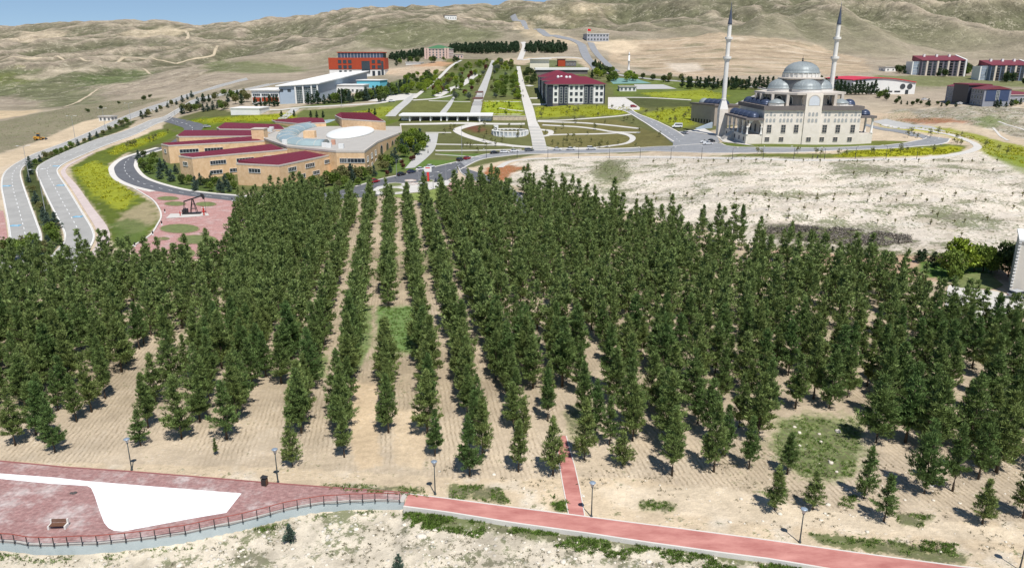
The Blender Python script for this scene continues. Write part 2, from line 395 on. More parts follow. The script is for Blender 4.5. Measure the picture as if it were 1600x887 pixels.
SAND = C(202,184,158); SAND2 = C(216,203,182); PALE = C(224,212,194); HILL = C(172,158,138); HILLG = C(132,126,102); GREEN = C(84,106,48); LAWN = C(104,106,66); YEL = C(160,164,52); SOIL = C(204,186,160); DKG = C(66,92,36)
CO[:] = SAND
n1 = fbm(XG / 6, YG / 6, 4); n2 = fbm(XG / 40, YG / 40, 4); n3 = fbm(XG / 190, YG / 190, 4); n4 = fbm(XG / 70, YG / 140, 5)
# the hills: dry grass with green flushes, pale scree where the slope breaks
slope = np.zeros_like(ZG); slope[1:-1] = (ZG[2:] - ZG[:-2]) / (YG[2:] - YG[:-2])
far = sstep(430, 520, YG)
def blur(A, k):
    for ax in (0, 1):
        P = np.cumsum(np.concatenate([np.repeat(np.take(A, [0], ax), k, ax), A, np.repeat(np.take(A, [-1], ax), k + 1, ax)], ax), ax)
        A = (np.take(P, range(2 * k + 1, P.shape[ax]), ax) - np.take(P, range(0, P.shape[ax] - 2 * k - 1), ax)) / (2 * k + 1); A = A[:XG.shape[0], :XG.shape[1]]
    return A
def _pad(A):
    return A if A.shape == XG.shape else np.pad(A, ((0, XG.shape[0] - A.shape[0]), (0, XG.shape[1] - A.shape[1])), 'edge')
cv1 = np.nan_to_num((ZG - _pad(blur(ZG, 2))) / (YG * .0009)); cv2 = np.nan_to_num((ZG - _pad(blur(ZG, 6))) / (YG * .0035))
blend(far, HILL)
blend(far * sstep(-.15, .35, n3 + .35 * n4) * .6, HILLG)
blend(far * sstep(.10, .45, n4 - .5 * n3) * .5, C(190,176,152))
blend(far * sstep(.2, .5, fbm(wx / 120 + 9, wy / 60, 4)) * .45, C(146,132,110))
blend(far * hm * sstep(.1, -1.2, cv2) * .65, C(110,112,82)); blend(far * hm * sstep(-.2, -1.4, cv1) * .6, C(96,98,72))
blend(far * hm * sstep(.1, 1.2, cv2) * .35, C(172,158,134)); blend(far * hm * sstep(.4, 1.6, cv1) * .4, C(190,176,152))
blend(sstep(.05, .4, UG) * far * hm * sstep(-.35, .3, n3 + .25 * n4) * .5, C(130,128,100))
# campus ground: park lawns and verges
patch([(560,215),(600,170),(700,92),(830,92),(900,110),(1060,120),(1200,140),(1180,190),(1110,205),(1060,232),(850,240),(700,268),(640,300),(380,330),(200,290),(170,262),(240,215),(260,190),(330,170),(420,185),(520,180)], LAWN, .4)
patch([(380,180),(520,165),(640,150),(680,120),(620,125),(560,150),(400,178)], C(96,106,62), .5)
# valley fields on the left
patch([(-200,118),(0,112),(40,115),(62,124),(40,132),(0,131),(-200,135)], C(146,148,66), 1.2, .85)
patch([(-200,112),(0,107),(100,112),(170,118),(230,122),(180,132),(120,128),(150,140),(160,160),(120,168),(60,160),(20,150),(-200,150)], C(104,112,74), 1.6, .75)
patch([(110,120),(170,110),(235,112),(215,128),(160,132)], C(98,112,68), 1.5, .75)
patch([(290,102),(360,100),(470,104),(480,112),(400,116),(330,112)], C(108,118,74), 1.2, .75)
patch([(-200,176),(0,173),(70,172),(40,180),(0,186),(-200,190)], C(206,184,150), .8)
patch([(20,118),(80,108),(120,105),(150,113),(90,118),(40,124)], C(212,196,170), 1.0, .7)
patch([(0,62),(30,52),(70,48),(105,50),(80,60),(30,66)], C(206,188,160), 1.0, .7)
patch([(190,52),(250,44),(300,46),(280,54),(230,60)], C(210,192,162), 1.0, .7)
patch([(560,48),(640,38),(720,36),(790,56),(760,62),(700,68),(600,76),(560,70)], C(116,118,86), 1.2, .75)
patch([(0,196),(60,178),(170,160),(260,152),(240,160),(160,182),(60,205),(0,222)], C(148,138,112), .8, .8, (0, .6, .5))
# scrub and sandy road shoulder, far left
patch([(-200,262),(0,240),(60,220),(130,190),(165,182),(200,172),(262,152),(170,158),(60,176),(0,190),(-200,200)], C(150,140,116), .5, .95, (0, .6, .5))
patch([(1120,223),(1165,225),(1360,224),(1398,223),(1392,227),(1260,231),(1180,231),(1137,229)], C(104,114,58), .05)
patch([(-60,262),(0,242),(60,222),(130,190),(165,183),(178,192),(120,214),(60,236),(36,248),(0,262),(-60,300)], C(206,186,156), .3)
# verge with yellow flowers between road and ring road
patch([(108,262),(150,238),(190,224),(240,203),(262,202),(280,208),(240,228),(196,240),(172,256),(172,270),(182,284),(206,297),(245,320),(250,345),(230,372),(200,392),(178,385),(165,350),(140,316),(120,290)], C(96,108,44), .3)
patch([(112,266),(150,250),(170,262),(176,278),(205,300),(215,306),(190,330),(165,318),(150,305),(130,285)], YEL, .9, .8)
patch([(165,238),(210,218),(255,206),(262,208),(220,228),(180,242)], C(158,164,40), .8, .6)
patch([(195,330),(235,312),(246,325),(244,345),(222,362),(200,365),(180,350)], C(176,160,128), .8, .8)
patch([(175,350),(200,340),(235,352),(225,372),(200,392),(180,386)], C(96,114,58), .8, .8)
# median
patch([(33,270),(40,258),(70,244),(130,221),(165,204),(200,190),(214,188),(200,200),(130,226),(90,244),(62,258),(57,270),(72,308),(90,342),(98,368),(92,384),(66,410),(50,420),(62,395),(66,370),(56,340),(44,306)], C(78,86,48), .1)
# lawns around the brown building
patch([(215,262),(225,240),(262,250),(290,285),(372,290),(372,304),(300,298),(255,288),(228,276)], C(92,108,58), .3)
patch([(460,305),(520,290),(560,280),(600,262),(628,240),(640,250),(600,275),(570,288),(520,302)], C(94,112,56), .3)
patch([(600,255),(640,238),(660,248),(650,262),(612,272)], C(98,116,60), .3)
patch([(265,200),(300,186),(350,182),(420,178),(500,182),(560,190),(640,185),(600,196),(470,196),(440,190),(420,200),(300,206)], C(98,112,44), .5)
patch([(455,187),(470,172),(560,166),(640,156),(622,166),(600,189),(520,193)], C(104,112,62), .3)
patch([(290,190),(345,184),(410,180),(460,176),(458,186),(400,190),(330,192)], C(166,170,40), .7, .75)
patch([(520,180),(560,174),(600,168),(622,164),(600,186),(560,192)], C(150,158,46), .8, .6)
patch([(605,260),(660,250),(715,250),(705,258),(650,268)], C(94,116,56), .2)
patch([(680,238),(770,240),(758,244),(712,246)], C(94,116,56), .2)
# park terraces
patch([(624,182),(652,158),(700,158),(690,182)], C(106,108,62), .15)
patch([(690,182),(704,160),(738,160),(734,182)], C(106,110,58), .15)
patch([(755,180),(752,158),(812,156),(820,182)], C(146,160,44), .6, .85)
patch([(838,168),(880,164),(960,166),(1010,170),(978,178),(940,182),(836,184)], C(154,160,44), .7, .8)
patch([(836,190),(960,186),(990,196),(1040,210),(1050,228),(860,232)], C(116,110,68), .3)
patch([(700,160),(640,150),(668,130),(720,112),(760,100),(740,140),(730,160)], C(100,112,62), .7)
patch([(765,150),(770,120),(790,98),(806,98),(812,150)], C(100,112,62), .7)
patch([(690,200),(730,196),(820,198),(825,215),(760,210)], C(110,104,64), .3)
patch([(722,196),(740,194),(765,204),(745,206),(728,202)], C(120,84,66), .4)
# bare construction plots behind
patch([(598,116),(600,108),(690,102),(700,108),(680,116),(640,120)], C(196,176,150), .6)
patch([(640,104),(690,96),(712,100),(690,104)], C(190,152,118), .5)
patch([(770,92),(830,90),(900,90),(950,96),(960,108),(900,104),(815,102),(780,98)], C(190,172,146), .6)
patch([(822,100),(850,94),(900,94),(925,112),(900,118),(850,112)], C(116,122,84), .4)
# east side
patch([(950,120),(1060,128),(1180,140),(1160,165),(1060,160),(960,150)], C(104,116,56), .6)
patch([(1000,146),(1100,140),(1140,150),(1100,156),(1030,154)], C(160,166,50), .7, .7)
patch([(960,152),(1080,154),(1090,168),(1000,168)], C(80,86,52), .6, .8)
patch([(1000,178),(1080,166),(1085,196),(1060,200),(1030,190)], C(150,158,44), .8, .8)
patch([(1000,105),(950,95),(960,66),(1000,62),(1100,54),(1180,58),(1280,72),(1350,92),(1362,112),(1320,116),(1180,118),(1080,120),(1020,114)], C(190,168,140), .6, .8)
ft = in_poly(XG, YG, [tuple(v) for v in W2([(1000,108),(960,92),(1000,64),(1100,56),(1280,74),(1345,92),(1355,110),(1180,116),(1060,116)])]); n5 = fbm(XG / 130 + 4, YG / 16, 5); n6 = fbm(XG / 60, YG / 9 + 40, 4)
blend(np.where(ft, sstep(.0, .35, n5) * .6, 0), C(150,134,110)); blend(np.where(ft, sstep(.05, .35, n6) * .6, 0), C(212,196,172)); blend(np.where(ft, sstep(.18, .4, fbm(XG / 50 + 9, YG / 22, 4)) * .6, 0), C(116,116,86))
wq = in_poly(XG, YG, [tuple(v) for v in W2([(1362,190),(1400,168),(1480,166),(1620,170),(1620,218),(1560,207),(1480,192),(1420,197)])])
patch([(925,66),(960,62),(1000,66),(998,80),(960,84),(930,76)], C(214,194,164), .6, .8)
patch([(1040,100),(1090,98),(1100,110),(1060,114)], C(218,204,184), .8, .8)
patch([(900,44),(820,28),(860,14),(930,6),(960,14),(940,30)], C(152,142,112), .8, .5)
patch([(806,30),(830,34),(860,48),(900,62),(905,72),(860,66),(820,54),(800,44)], C(208,188,156), .9, .7)
patch([(830,28),(860,24),(890,36),(870,40)], C(212,194,166), .8, .7)
patch([(890,6),(935,8),(925,20),(900,16)], C(206,188,158), .8, .8)
# rough ground right of the mosque
patch([(1362,188),(1400,170),(1480,168),(1620,172),(1620,218),(1560,205),(1480,190),(1420,196)], C(178,166,146), .7, 1, (0, .55, .9))
blend(np.where(wq, sstep(-.05, .3, fbm(XG / 9, YG / 7, 4)) * .75, 0), C(120,114,98)); blend(np.where(wq, sstep(.05, .3, fbm(XG / 6 + 9, YG / 5, 4)) * .6, 0), C(214,206,192))
patch([(1360,178),(1420,174),(1440,186),(1420,192),(1370,190)], C(208,186,158), .5)
patch([(1402,186),(1450,184),(1500,188),(1520,194),(1450,194),(1410,190)], C(172,112,78), .8, .8)
patch([(1520,184),(1560,180),(1570,196),(1530,200)], C(110,124,72), .9, .8, (0, .5, .3))
patch([(1366,118),(1600,118),(1620,136),(1500,134),(1440,136),(1366,128)], C(126,128,88), .8)
patch([(1500,142),(1620,140),(1620,160),(1560,160)], C(128,124,84), .8)
# bare planted slope below the mosque
patch([(770,268),(830,247),(1000,243),(1100,246),(1300,249),(1440,246),(1500,238),(1540,236),(1620,268),(1900,300),(1900,400),(1620,400),(1480,398),(1340,402),(1180,386),(1100,352),(1000,334),(900,300),(800,290)], PALE, .35, 1, (0, .46, 1.0))
bz = in_poly(XG, YG, [tuple(v) for v in W2([(770,268),(830,247),(1000,243),(1300,249),(1500,238),(1620,268),(1900,300),(1900,400),(1480,398),(1180,386),(1000,334),(800,290)])])
blend(np.where(bz, sstep(.0, .4, fbm(XG / 14 + 3, YG / 6, 4)) * .45, 0), C(188,172,148)); blend(np.where(bz, sstep(.1, .4, fbm(XG / 9 + 13, YG / 5 + 4, 4)) * .6, 0), C(224,216,202)); blend(np.where(bz, sstep(.15, .4, fbm(XG / 5, YG / 4 + 9, 4)) * .4, 0), C(152,142,122)); MK[..., 1] += np.where(bz, sstep(.0, .4, fbm(XG / 18 + 30, YG / 10, 3)) * .35, 0)
patch([(1180,352),(1260,352),(1330,358),(1420,368),(1440,380),(1380,384),(1290,380),(1200,374)], C(116,107,99), 1.6, .85, (0, .9, .4))
patch([(1200,380),(1330,386),(1480,396),(1560,390),(1480,412),(1340,400),(1220,392)], C(160,150,122), 1.0, .8, (0, .8, .4))
patch([(925,262),(955,250),(985,258),(985,280),(960,290),(930,278)], C(140,144,84), 2.2, .55, (0, .9, .2))
patch([(760,262),(800,258),(830,262),(800,270),(790,282),(745,285)], C(168,112,76), .5, 1)
patch([(1410,322),(1500,330),(1560,340),(1500,352),(1440,342)], C(150,146,122), 2.4, .45, (0, .85, .6))
patch([(1300,256),(1400,260),(1440,268),(1380,274),(1310,270)], C(158,152,130), 2.4, .45, (0, .85, .6))
patch([(1310,240),(1360,220),(1440,222),(1490,226),(1512,228),(1500,238),(1430,244),(1360,246),(1200,246),(1100,244),(1200,240)], C(112,118,58), .2)
patch([(1300,244),(1340,236),(1430,232),(1490,228),(1508,232),(1480,241),(1400,245)], C(174,174,40), .5, .85)
patch([(1365,193),(1420,198),(1500,204),(1600,228),(1640,240),(1640,280),(1560,250),(1534,238),(1530,222),(1490,208),(1430,200)], C(148,154,54), .6, .9)
patch([(1540,238),(1620,244),(1640,285),(1590,268)], C(120,136,50), .7, .7)
patch([(1370,196),(1430,202),(1500,215),(1516,226),(1480,212),(1400,204)], C(180,178,40), .5, .85)
patch([(1125,222),(1180,226),(1160,231),(1135,228)], C(100,112,52), .2)
# pinkish strip beyond the pines, right
patch([(1180,388),(1250,392),(1400,398),(1480,400),(1560,402),(1900,410),(1900,435),(1560,440),(1400,440),(1250,425)], C(190,160,134), .4, 1, (0, .3, .6))
patch([(1440,405),(1500,412),(1560,415),(1550,440),(1480,440),(1430,425)], C(90,120,52), .5)
# plantation floor
fz = [(0,420),(100,412),(200,400),(380,300),(560,310),(720,280),(860,300),(1000,345),(1150,385),(1400,440),(1620,470),(1900,480),(1900,790),(1600,815),(1400,815),(1210,795),(1000,745),(740,748),(450,730),(0,720),(-300,720),(-300,430)]
fr = [tuple(v) for v in W2(fz)]; FM = in_poly(XG, YG, fr)
setc(FM, SOIL); MK[FM] = (1, .24, .25)
blend(np.where(FM, sstep(.0, .5, n2) * .7, 0), C(176,160,132)); MK[..., 1] += np.where(FM, sstep(.05, .5, n2) * .45, 0)
blend(np.where(FM, sstep(.1, .5, n1) * .35, 0), C(222,206,182))
blend(np.where(FM, sstep(86, 100, YG) * (.35 + .3 * sstep(-.2, .3, n1)), 0), C(164,148,122))
MK[..., 0] *= np.where(FM, .15 + .85 * sstep(-.25, .1, fbm(XG / 17 + 3, YG / 17, 3)), 0)
patch([(588,478),(668,478),(664,520),(640,552),(592,552)], C(98,138,66), .6, .85, (.3, .5, 0))
patch([(555,480),(582,478),(580,540),(560,582),(540,575)], C(112,140,74), .6, .85, (.4, .6, 0))
patch([(490,555),(512,555),(508,590),(486,590)], C(110,142,66), .6, .8, (.5, .6, 0))
patch([(1215,652),(1300,648),(1345,655),(1350,700),(1335,745),(1295,752),(1250,745),(1205,705)], C(116,138,72), 1.3, .85, (.8, .7, .3))
patch([(545,595),(590,600),(590,690),(600,725),(560,735),(548,690)], C(214,190,156), .4, .9, (0, .1, .3))
patch([(615,640),(660,640),(672,700),(655,735),(615,720)], C(212,190,158), .5, .9, (0, .1, .3))
patch([(880,640),(930,620),(935,660),(890,690)], C(150,148,108), .9, .7, (0, .7, .2))
# strip in front of the pines
FS = (YG < 90) & ~FM & (YG > LY + .2)
setc(FS, C(212,192,162)); MK[FS] = (0, .36, .5)
blend(np.where(FS, sstep(.1, .5, n1 + .4 * n2) * .6, 0), C(224,214,196))
patch([(930,760),(1130,760),(1250,790),(1600,828),(1900,850),(1900,880),(1600,850),(1250,822),(1120,810),(960,790)], C(222,204,176), .4, .9, (0, .1, .3))
FB = YG < LY + .1
setc(FB, C(218,206,184)); MK[FB] = (0, .42, 1.0)
blend(np.where(FB, sstep(-.05, .4, fbm(XG / 4 + 7, YG / 4, 4)) * .65, 0), C(168,158,138)); MK[..., 1] += np.where(FB, sstep(.0, .4, fbm(XG / 5, YG / 5, 3)) * .35, 0)
for q in ([(631,792),(700,800),(800,817),(900,832),(1000,848),(1000,856),(880,848),(760,830),(690,822),(640,812)], [(1000,848),(1200,874),(1300,892),(1300,900),(1100,872)], [(700,757),(780,760),(800,786),(700,776)], [(500,757),(660,762),(660,770),(520,764)], [(1260,832),(1400,846),(1520,868),(1500,884),(1280,848)], [(866,778),(886,782),(886,800),(862,796)], [(1000,782),(1060,786),(1050,800),(1000,796)], [(1400,802),(1460,806),(1440,824),(1404,818)]):
    patch(q, C(122,128,74), .5, .6, (0, .85, .1))

def ground_material():
    m = bpy.data.materials.new('ground'); m.use_nodes = True; nt = m.node_tree; L = nt.links.new; b = nt.nodes['Principled BSDF']
    b.inputs['Roughness'].default_value = .95; b.inputs['Specular IOR Level'].default_value = .1
    a = _nd(nt, 'ShaderNodeVertexColor', layer_name='Col'); k = _nd(nt, 'ShaderNodeVertexColor', layer_name='Msk'); sp = _nd(nt, 'ShaderNodeSeparateColor'); L(k.outputs[0], sp.inputs[0])
    geo = _nd(nt, 'ShaderNodeNewGeometry'); pos = geo.outputs['Position']
    def noise(s, d=5, r=.6, v=pos):
        n = _nd(nt, 'ShaderNodeTexNoise'); n.inputs['Scale'].default_value = s; n.inputs['Detail'].default_value = d; n.inputs['Roughness'].default_value = r; L(v, n.inputs['Vector']); return n.outputs[0]
    def mth(op, x, y=None, z=None, clamp=False):
        n = _nd(nt, 'ShaderNodeMath', operation=op); n.use_clamp = clamp
        for i, q in enumerate((x, y, z)):
            if q is None: continue
            if isinstance(q, (int, float)): n.inputs[i].default_value = q
            else: L(q, n.inputs[i])
        return n.outputs[0]
    def rng_(x, a0, a1, b0=0, b1=1):
        n = _nd(nt, 'ShaderNodeMapRange'); n.interpolation_type = 'SMOOTHSTEP'
        for i, q in enumerate((a0, a1, b0, b1)):
            if isinstance(q, (int, float)): n.inputs[i + 1].default_value = q
            else: L(q, n.inputs[i + 1])
        L(x, n.inputs[0]); return n.outputs[0]
    def mixc(f, c1, c2):
        n = _nd(nt, 'ShaderNodeMix', data_type='RGBA')
        if isinstance(f, (int, float)): n.inputs[0].default_value = f
        else: L(f, n.inputs[0])
        for i, c in ((6, c1), (7, c2)):
            if isinstance(c, tuple): n.inputs[i].default_value = (*c, 1)
            else: L(c, n.inputs[i])
        return n.outputs[2]
    def scalec(c, f):
        n = _nd(nt, 'ShaderNodeVectorMath', operation='SCALE'); L(c, n.inputs[0]); L(f, n.inputs['Scale']); return n.outputs[0]
    nA = noise(.02, 6); nB = noise(.19, 6, .72); nC = noise(1.1, 6, .7); nD = noise(5.0, 4, .7)
    v = mth('ADD', mth('MULTIPLY', nA, .5), mth('ADD', mth('MULTIPLY', nB, .6), mth('ADD', mth('MULTIPLY', nC, .45), mth('MULTIPLY', nD, .3))))
    c = scalec(a.outputs[0], rng_(v, .68, 1.18, .70, 1.22))
    # weeds: small grey-green tussocks, denser where the mask says
    th = mth('MULTIPLY_ADD', sp.outputs[1], -.28, .655)
    wd = rng_(mth('ADD', mth('MULTIPLY', noise(1.0, 6, .8), .72), mth('MULTIPLY', nB, .3)), th, mth('ADD', th, .07))
    wd = mth('MULTIPLY', wd, rng_(sp.outputs[1], .01, .12))
    c = mixc(mth('MULTIPLY', wd, .8), c, mixc(rng_(nB, .4, .6), C(104,102,80), C(96,106,62)))
    # stones: pale and dark specks
    vo = _nd(nt, 'ShaderNodeTexVoronoi'); vo.inputs['Scale'].default_value = 1.3; L(pos, vo.inputs['Vector'])
    st = mth('MULTIPLY', rng_(vo.outputs[0], .30, .18), mth('MULTIPLY', sp.outputs[2], rng_(nB, .42, .6)))
    c = mixc(mth('MULTIPLY', st, .55), c, C(232,226,216))
    # furrows along the planting rows
    sx = _nd(nt, 'ShaderNodeSeparateXYZ'); L(pos, sx.inputs[0])
    d = mth('ADD', mth('ADD', mth('MULTIPLY', sx.outputs[0], math.cos(R(9))), mth('MULTIPLY', sx.outputs[1], math.sin(R(9)))), mth('MULTIPLY', noise(.3, 4, .7), 1.1))
    w = mth('MULTIPLY_ADD', mth('SINE', mth('MULTIPLY', d, 2 * math.pi / .62)), .5, .5)
    w = mth('POWER', w, 2.2)
    fz_ = mth('MULTIPLY', mth('MULTIPLY', w, sp.outputs[0]), rng_(nC, .38, .62))
    c = mixc(mth('MULTIPLY', fz_, .62), c, C(136,120,96))
    # distant slopes: scrub specks, scratched rills and pale screes
    fa = k.outputs['Alpha']; hN = noise(.045, 9, .78); sN = noise(.32, 4, .75); rN = noise(.028, 6, .65)
    c = mixc(fa, c, scalec(c, rng_(hN, .34, .66, .72, 1.36)))
    c = mixc(mth('MULTIPLY', fa, mth('MULTIPLY', rng_(sN, .57, .64), .5)), c, C(96,94,70))
    rl = mth('ABSOLUTE', mth('SUBTRACT', rN, .5)); c = mixc(mth('MULTIPLY', fa, mth('MULTIPLY', rng_(rl, .016, .004), rng_(hN, .4, .6, 0, .7))), c, C(208,196,172))
    L(c, b.inputs['Base Color'])
    h = mth('ADD', mth('MULTIPLY', nC, .25), mth('ADD', mth('MULTIPLY', nD, .10), mth('ADD', mth('MULTIPLY', st, .25), mth('MULTIPLY', fz_, -.18))))
    h = mth('ADD', h, mth('MULTIPLY', mth('ADD', nB, mth('MULTIPLY', nA, 5)), .8))
    h = mth('ADD', h, mth('MULTIPLY', fa, mth('ADD', mth('MULTIPLY', hN, 13.0), mth('MULTIPLY', rng_(rl, 0, .07), 3.0))))
    bp = _nd(nt, 'ShaderNodeBump'); bp.inputs['Strength'].default_value = .7; bp.inputs['Distance'].default_value = .6; L(h, bp.inputs['Height']); L(bp.outputs[0], b.inputs['Normal'])
    return m
def build_ground():
    nr, nc = XG.shape; V = np.stack([XG, YG, ZG], -1).reshape(-1, 3)
    i = np.arange((nr - 1) * nc).reshape(nr - 1, nc)[:, :-1].ravel(); Q = np.stack([i, i + 1, i + nc + 1, i + nc], -1)
    me = bpy.data.meshes.new('ground'); me.vertices.add(len(V)); me.vertices.foreach_set('co', V.ravel().astype(np.float32))
    me.loops.add(Q.size); me.loops.foreach_set('vertex_index', Q.ravel().astype(np.int32)); me.polygons.add(len(Q))
    me.polygons.foreach_set('loop_start', np.arange(0, Q.size, 4, dtype=np.int32)); me.polygons.foreach_set('use_smooth', np.ones(len(Q), bool)); me.update(); me.validate()
    for nm, A in (('Col', CO), ('Msk', np.clip(MK, 0, 1))):
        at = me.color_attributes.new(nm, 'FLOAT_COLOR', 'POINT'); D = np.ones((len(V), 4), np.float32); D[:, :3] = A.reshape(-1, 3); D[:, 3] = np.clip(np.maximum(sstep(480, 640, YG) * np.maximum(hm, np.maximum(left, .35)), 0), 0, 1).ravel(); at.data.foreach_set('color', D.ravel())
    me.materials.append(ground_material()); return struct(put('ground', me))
build_ground()
# ------------------------------------------------------------------ vegetation builders
M_BARK = mat('bark', (.09, .065, .045), var=.3, scale=3, bump=.4)
M_PINE = leafmat('pine_needles', (.105, .172, .050), (.185, .232, .070), .45)
M_PINE2 = leafmat('pine_needles_far', (.105, .175, .056), (.175, .230, .072), .4)
M_SPRUCE = leafmat('spruce_needles', (.07, .11, .08), (.10, .145, .105), .4)
M_DARKP = leafmat('dark_conifer', (.04, .075, .036), (.062, .10, .044), .4)
M_LEAF = leafmat('leaf_green', (.11, .17, .03), (.17, .23, .045), .4)
M_LEAFB = leafmat('leaf_bright', (.20, .28, .035), (.28, .34, .04), .35)
M_LEAFD = leafmat('leaf_dark', (.065, .10, .03), (.095, .125, .04), .4)
M_LEAFO = leafmat('leaf_olive', (.16, .17, .065), (.20, .195, .07), .4)
M_LEAFR = leafmat('leaf_red', (.13, .05, .04), (.17, .07, .045), .4)
M_LEAFS = leafmat('leaf_silver', (.14, .17, .12), (.17, .20, .14), .35)
def tuft(V, p, ax, n, ln, wd, rs, spread=1.0):
    """a spray of needle blades around an axis"""
    d = np.asarray(ax) + rs.normal(0, .55 * spread, (n, 3)); d /= np.linalg.norm(d, axis=1, keepdims=True) + 1e-9
    s = np.cross(d, rs.normal(0, 1, (n, 3))); s /= np.linalg.norm(s, axis=1, keepdims=True) + 1e-9
    q = np.asarray(p) + rs.normal(0, ln * .22, (n, 3)); l = ln * rs.uniform(.7, 1.25, (n, 1)); w = wd * rs.uniform(.7, 1.3, (n, 1))
    V.append(np.stack([q - s * w * .5, q + d * l * .45 + s * w, q + d * l, q + d * l * .35 - s * w], 1).reshape(-1, 3))
def blades_out(V):
    A = np.concatenate(V).astype(np.float32); return A, np.arange(len(A), dtype=np.int32).reshape(-1, 4)
def pine_crown(seed, h, rmax, n_tuft, blades, ln, wd, start=.13, droop=0.0, gaps=.12, power=.8):
    rs = np.random.default_rng(seed); V = []; lean = rs.normal(0, .015, 2); lobes = rs.uniform(.86, 1.12, 9)
    zc = start * h; nb = max(10, n_tuft // 6)
    br = [(rs.uniform(0, 1) ** 1.1, rs.uniform(0, 2 * math.pi)) for _ in range(nb)]
    br = [(min(.98, (round(t * 18) + rs.normal(0, .25)) / 18) if t < .85 else t, a) for t, a in br if rs.uniform() > gaps]
    for t, a in br:
        t = max(0, t); z = zc + (h - zc) * t * .97
        prof = min(1.0, .62 + t * 3.0) * (1 - t) ** power + .03
        L = rmax * prof * rs.uniform(.8, 1.14) * lobes[int((a / 6.2832 * 9 + t * 4)) % 9]
        k = max(2, int(6 * (L / rmax) + 1.5))
        for i in range(k):
            f = ((i + rs.uniform(.3, 1)) / k) ** .75
            p = np.array([math.cos(a) * L * f + lean[0] * z, math.sin(a) * L * f + lean[1] * z, z + L * (.42 - droop) * f + rs.normal(0, .07)])
            p[:2] += rs.normal(0, .055 * rmax, 2)
            tuft(V, p, (math.cos(a) * .5, math.sin(a) * .5, 1.0 - droop), blades, ln, wd, rs, .85)
    for _ in range(7): tuft(V, (lean[0] * h, lean[1] * h, h * rs.uniform(.90, .985)), (0, 0, 1.4), blades, ln * .9, wd, rs, .6)
    return blades_out(V)
def np_mesh(name, V, Q, m, smooth=False):
    me = bpy.data.meshes.new(name); me.vertices.add(len(V)); me.vertices.foreach_set('co', np.asarray(V, np.float32).ravel())
    k = Q.shape[1]; me.loops.add(Q.size); me.loops.foreach_set('vertex_index', np.asarray(Q, np.int32).ravel()); me.polygons.add(len(Q))
    me.polygons.foreach_set('loop_start', np.arange(0, Q.size, k, dtype=np.int32))
    if smooth: me.polygons.foreach_set('use_smooth', np.ones(len(Q), bool))
    me.update(); me.validate(); me.materials.append(m); return me
def trunk_mesh(name, h, r, seed, limbs=6, hl=.7, lr=.16, lo=.15):
    rs = random.Random(seed); b = MB(); k = 6
    b.tube([(rs.gauss(0, .02) * h * i / k, rs.gauss(0, .02) * h * i / k, h * hl * i / k - .3 * (i == 0)) for i in range(k + 1)], [r * (1.25 if i == 0 else 1 - .8 * i / k) for i in range(k + 1)], 7)
    for i in range(limbs):
        a = rs.uniform(0, 6.28); z = h * rs.uniform(lo, hl * .85); L = h * lr * rs.uniform(.6, 1.1)
        b.tube([(0, 0, z), (math.cos(a) * L * .5, math.sin(a) * L * .5, z + L * .3), (math.cos(a) * L, math.sin(a) * L, z + L * .55)], [r * .35, r * .25, r * .08], 4, False)
    return b.mesh(name, M_BARK, True)
PINES = []
for i in range(9):
    h = 9.0; rm = [1.7, 1.95, 1.6, 2.05, 1.75, 1.85, 2.1, 1.5, 1.8][i]
    V, Q = pine_crown(40 + i, h, rm, 680, 15, .42, .042, start=[.16, .12, .2, .14, .1, .18, .13, .22, .15][i], gaps=.05 + .02 * i, power=[1.0, 1.1, .95, 1.05, .85, 1.15, .95, 1.05, .9][i])
    PINES.append((np_mesh('crown', V, Q, M_PINE), trunk_mesh('trunk', h, .13, i)))
LOWP = [pine_crown(70 + i, 9.0, [1.75, 1.95, 1.6, 2.05, 1.7][i], 270, 11, .50, .065, start=.12, gaps=.06, power=[1.0, 1.1, .95, 1.05, .9][i]) for i in range(5)]
TR_L = MB(); TR_L.tube([(0, 0, -.3), (0, 0, 4)], [.14, .07], 5, False); TRV = np.array(TR_L.v, np.float32); TRQ = np.array(TR_L.f, np.int32)
def pine_tree(p, h, var, label, group, rz=None, wide=1.0, parts=None, name='pine_tree', cat='pine tree'):
    s = h / 9.0; t = thing(name, label, cat, p, rz if rz is not None else random.uniform(0, 6.28), group)
    t.scale = (s * wide, s * wide, s); cr, tk = (parts or PINES)[var % len(parts or PINES)]
    put('trunk', tk, t); put('crown', cr, t); return t
def height_to(p, py):
    """tree height so that its tip reaches the surveyed row"""
    return float(np.clip(top_z(p, py) - p[2], .5, 40))
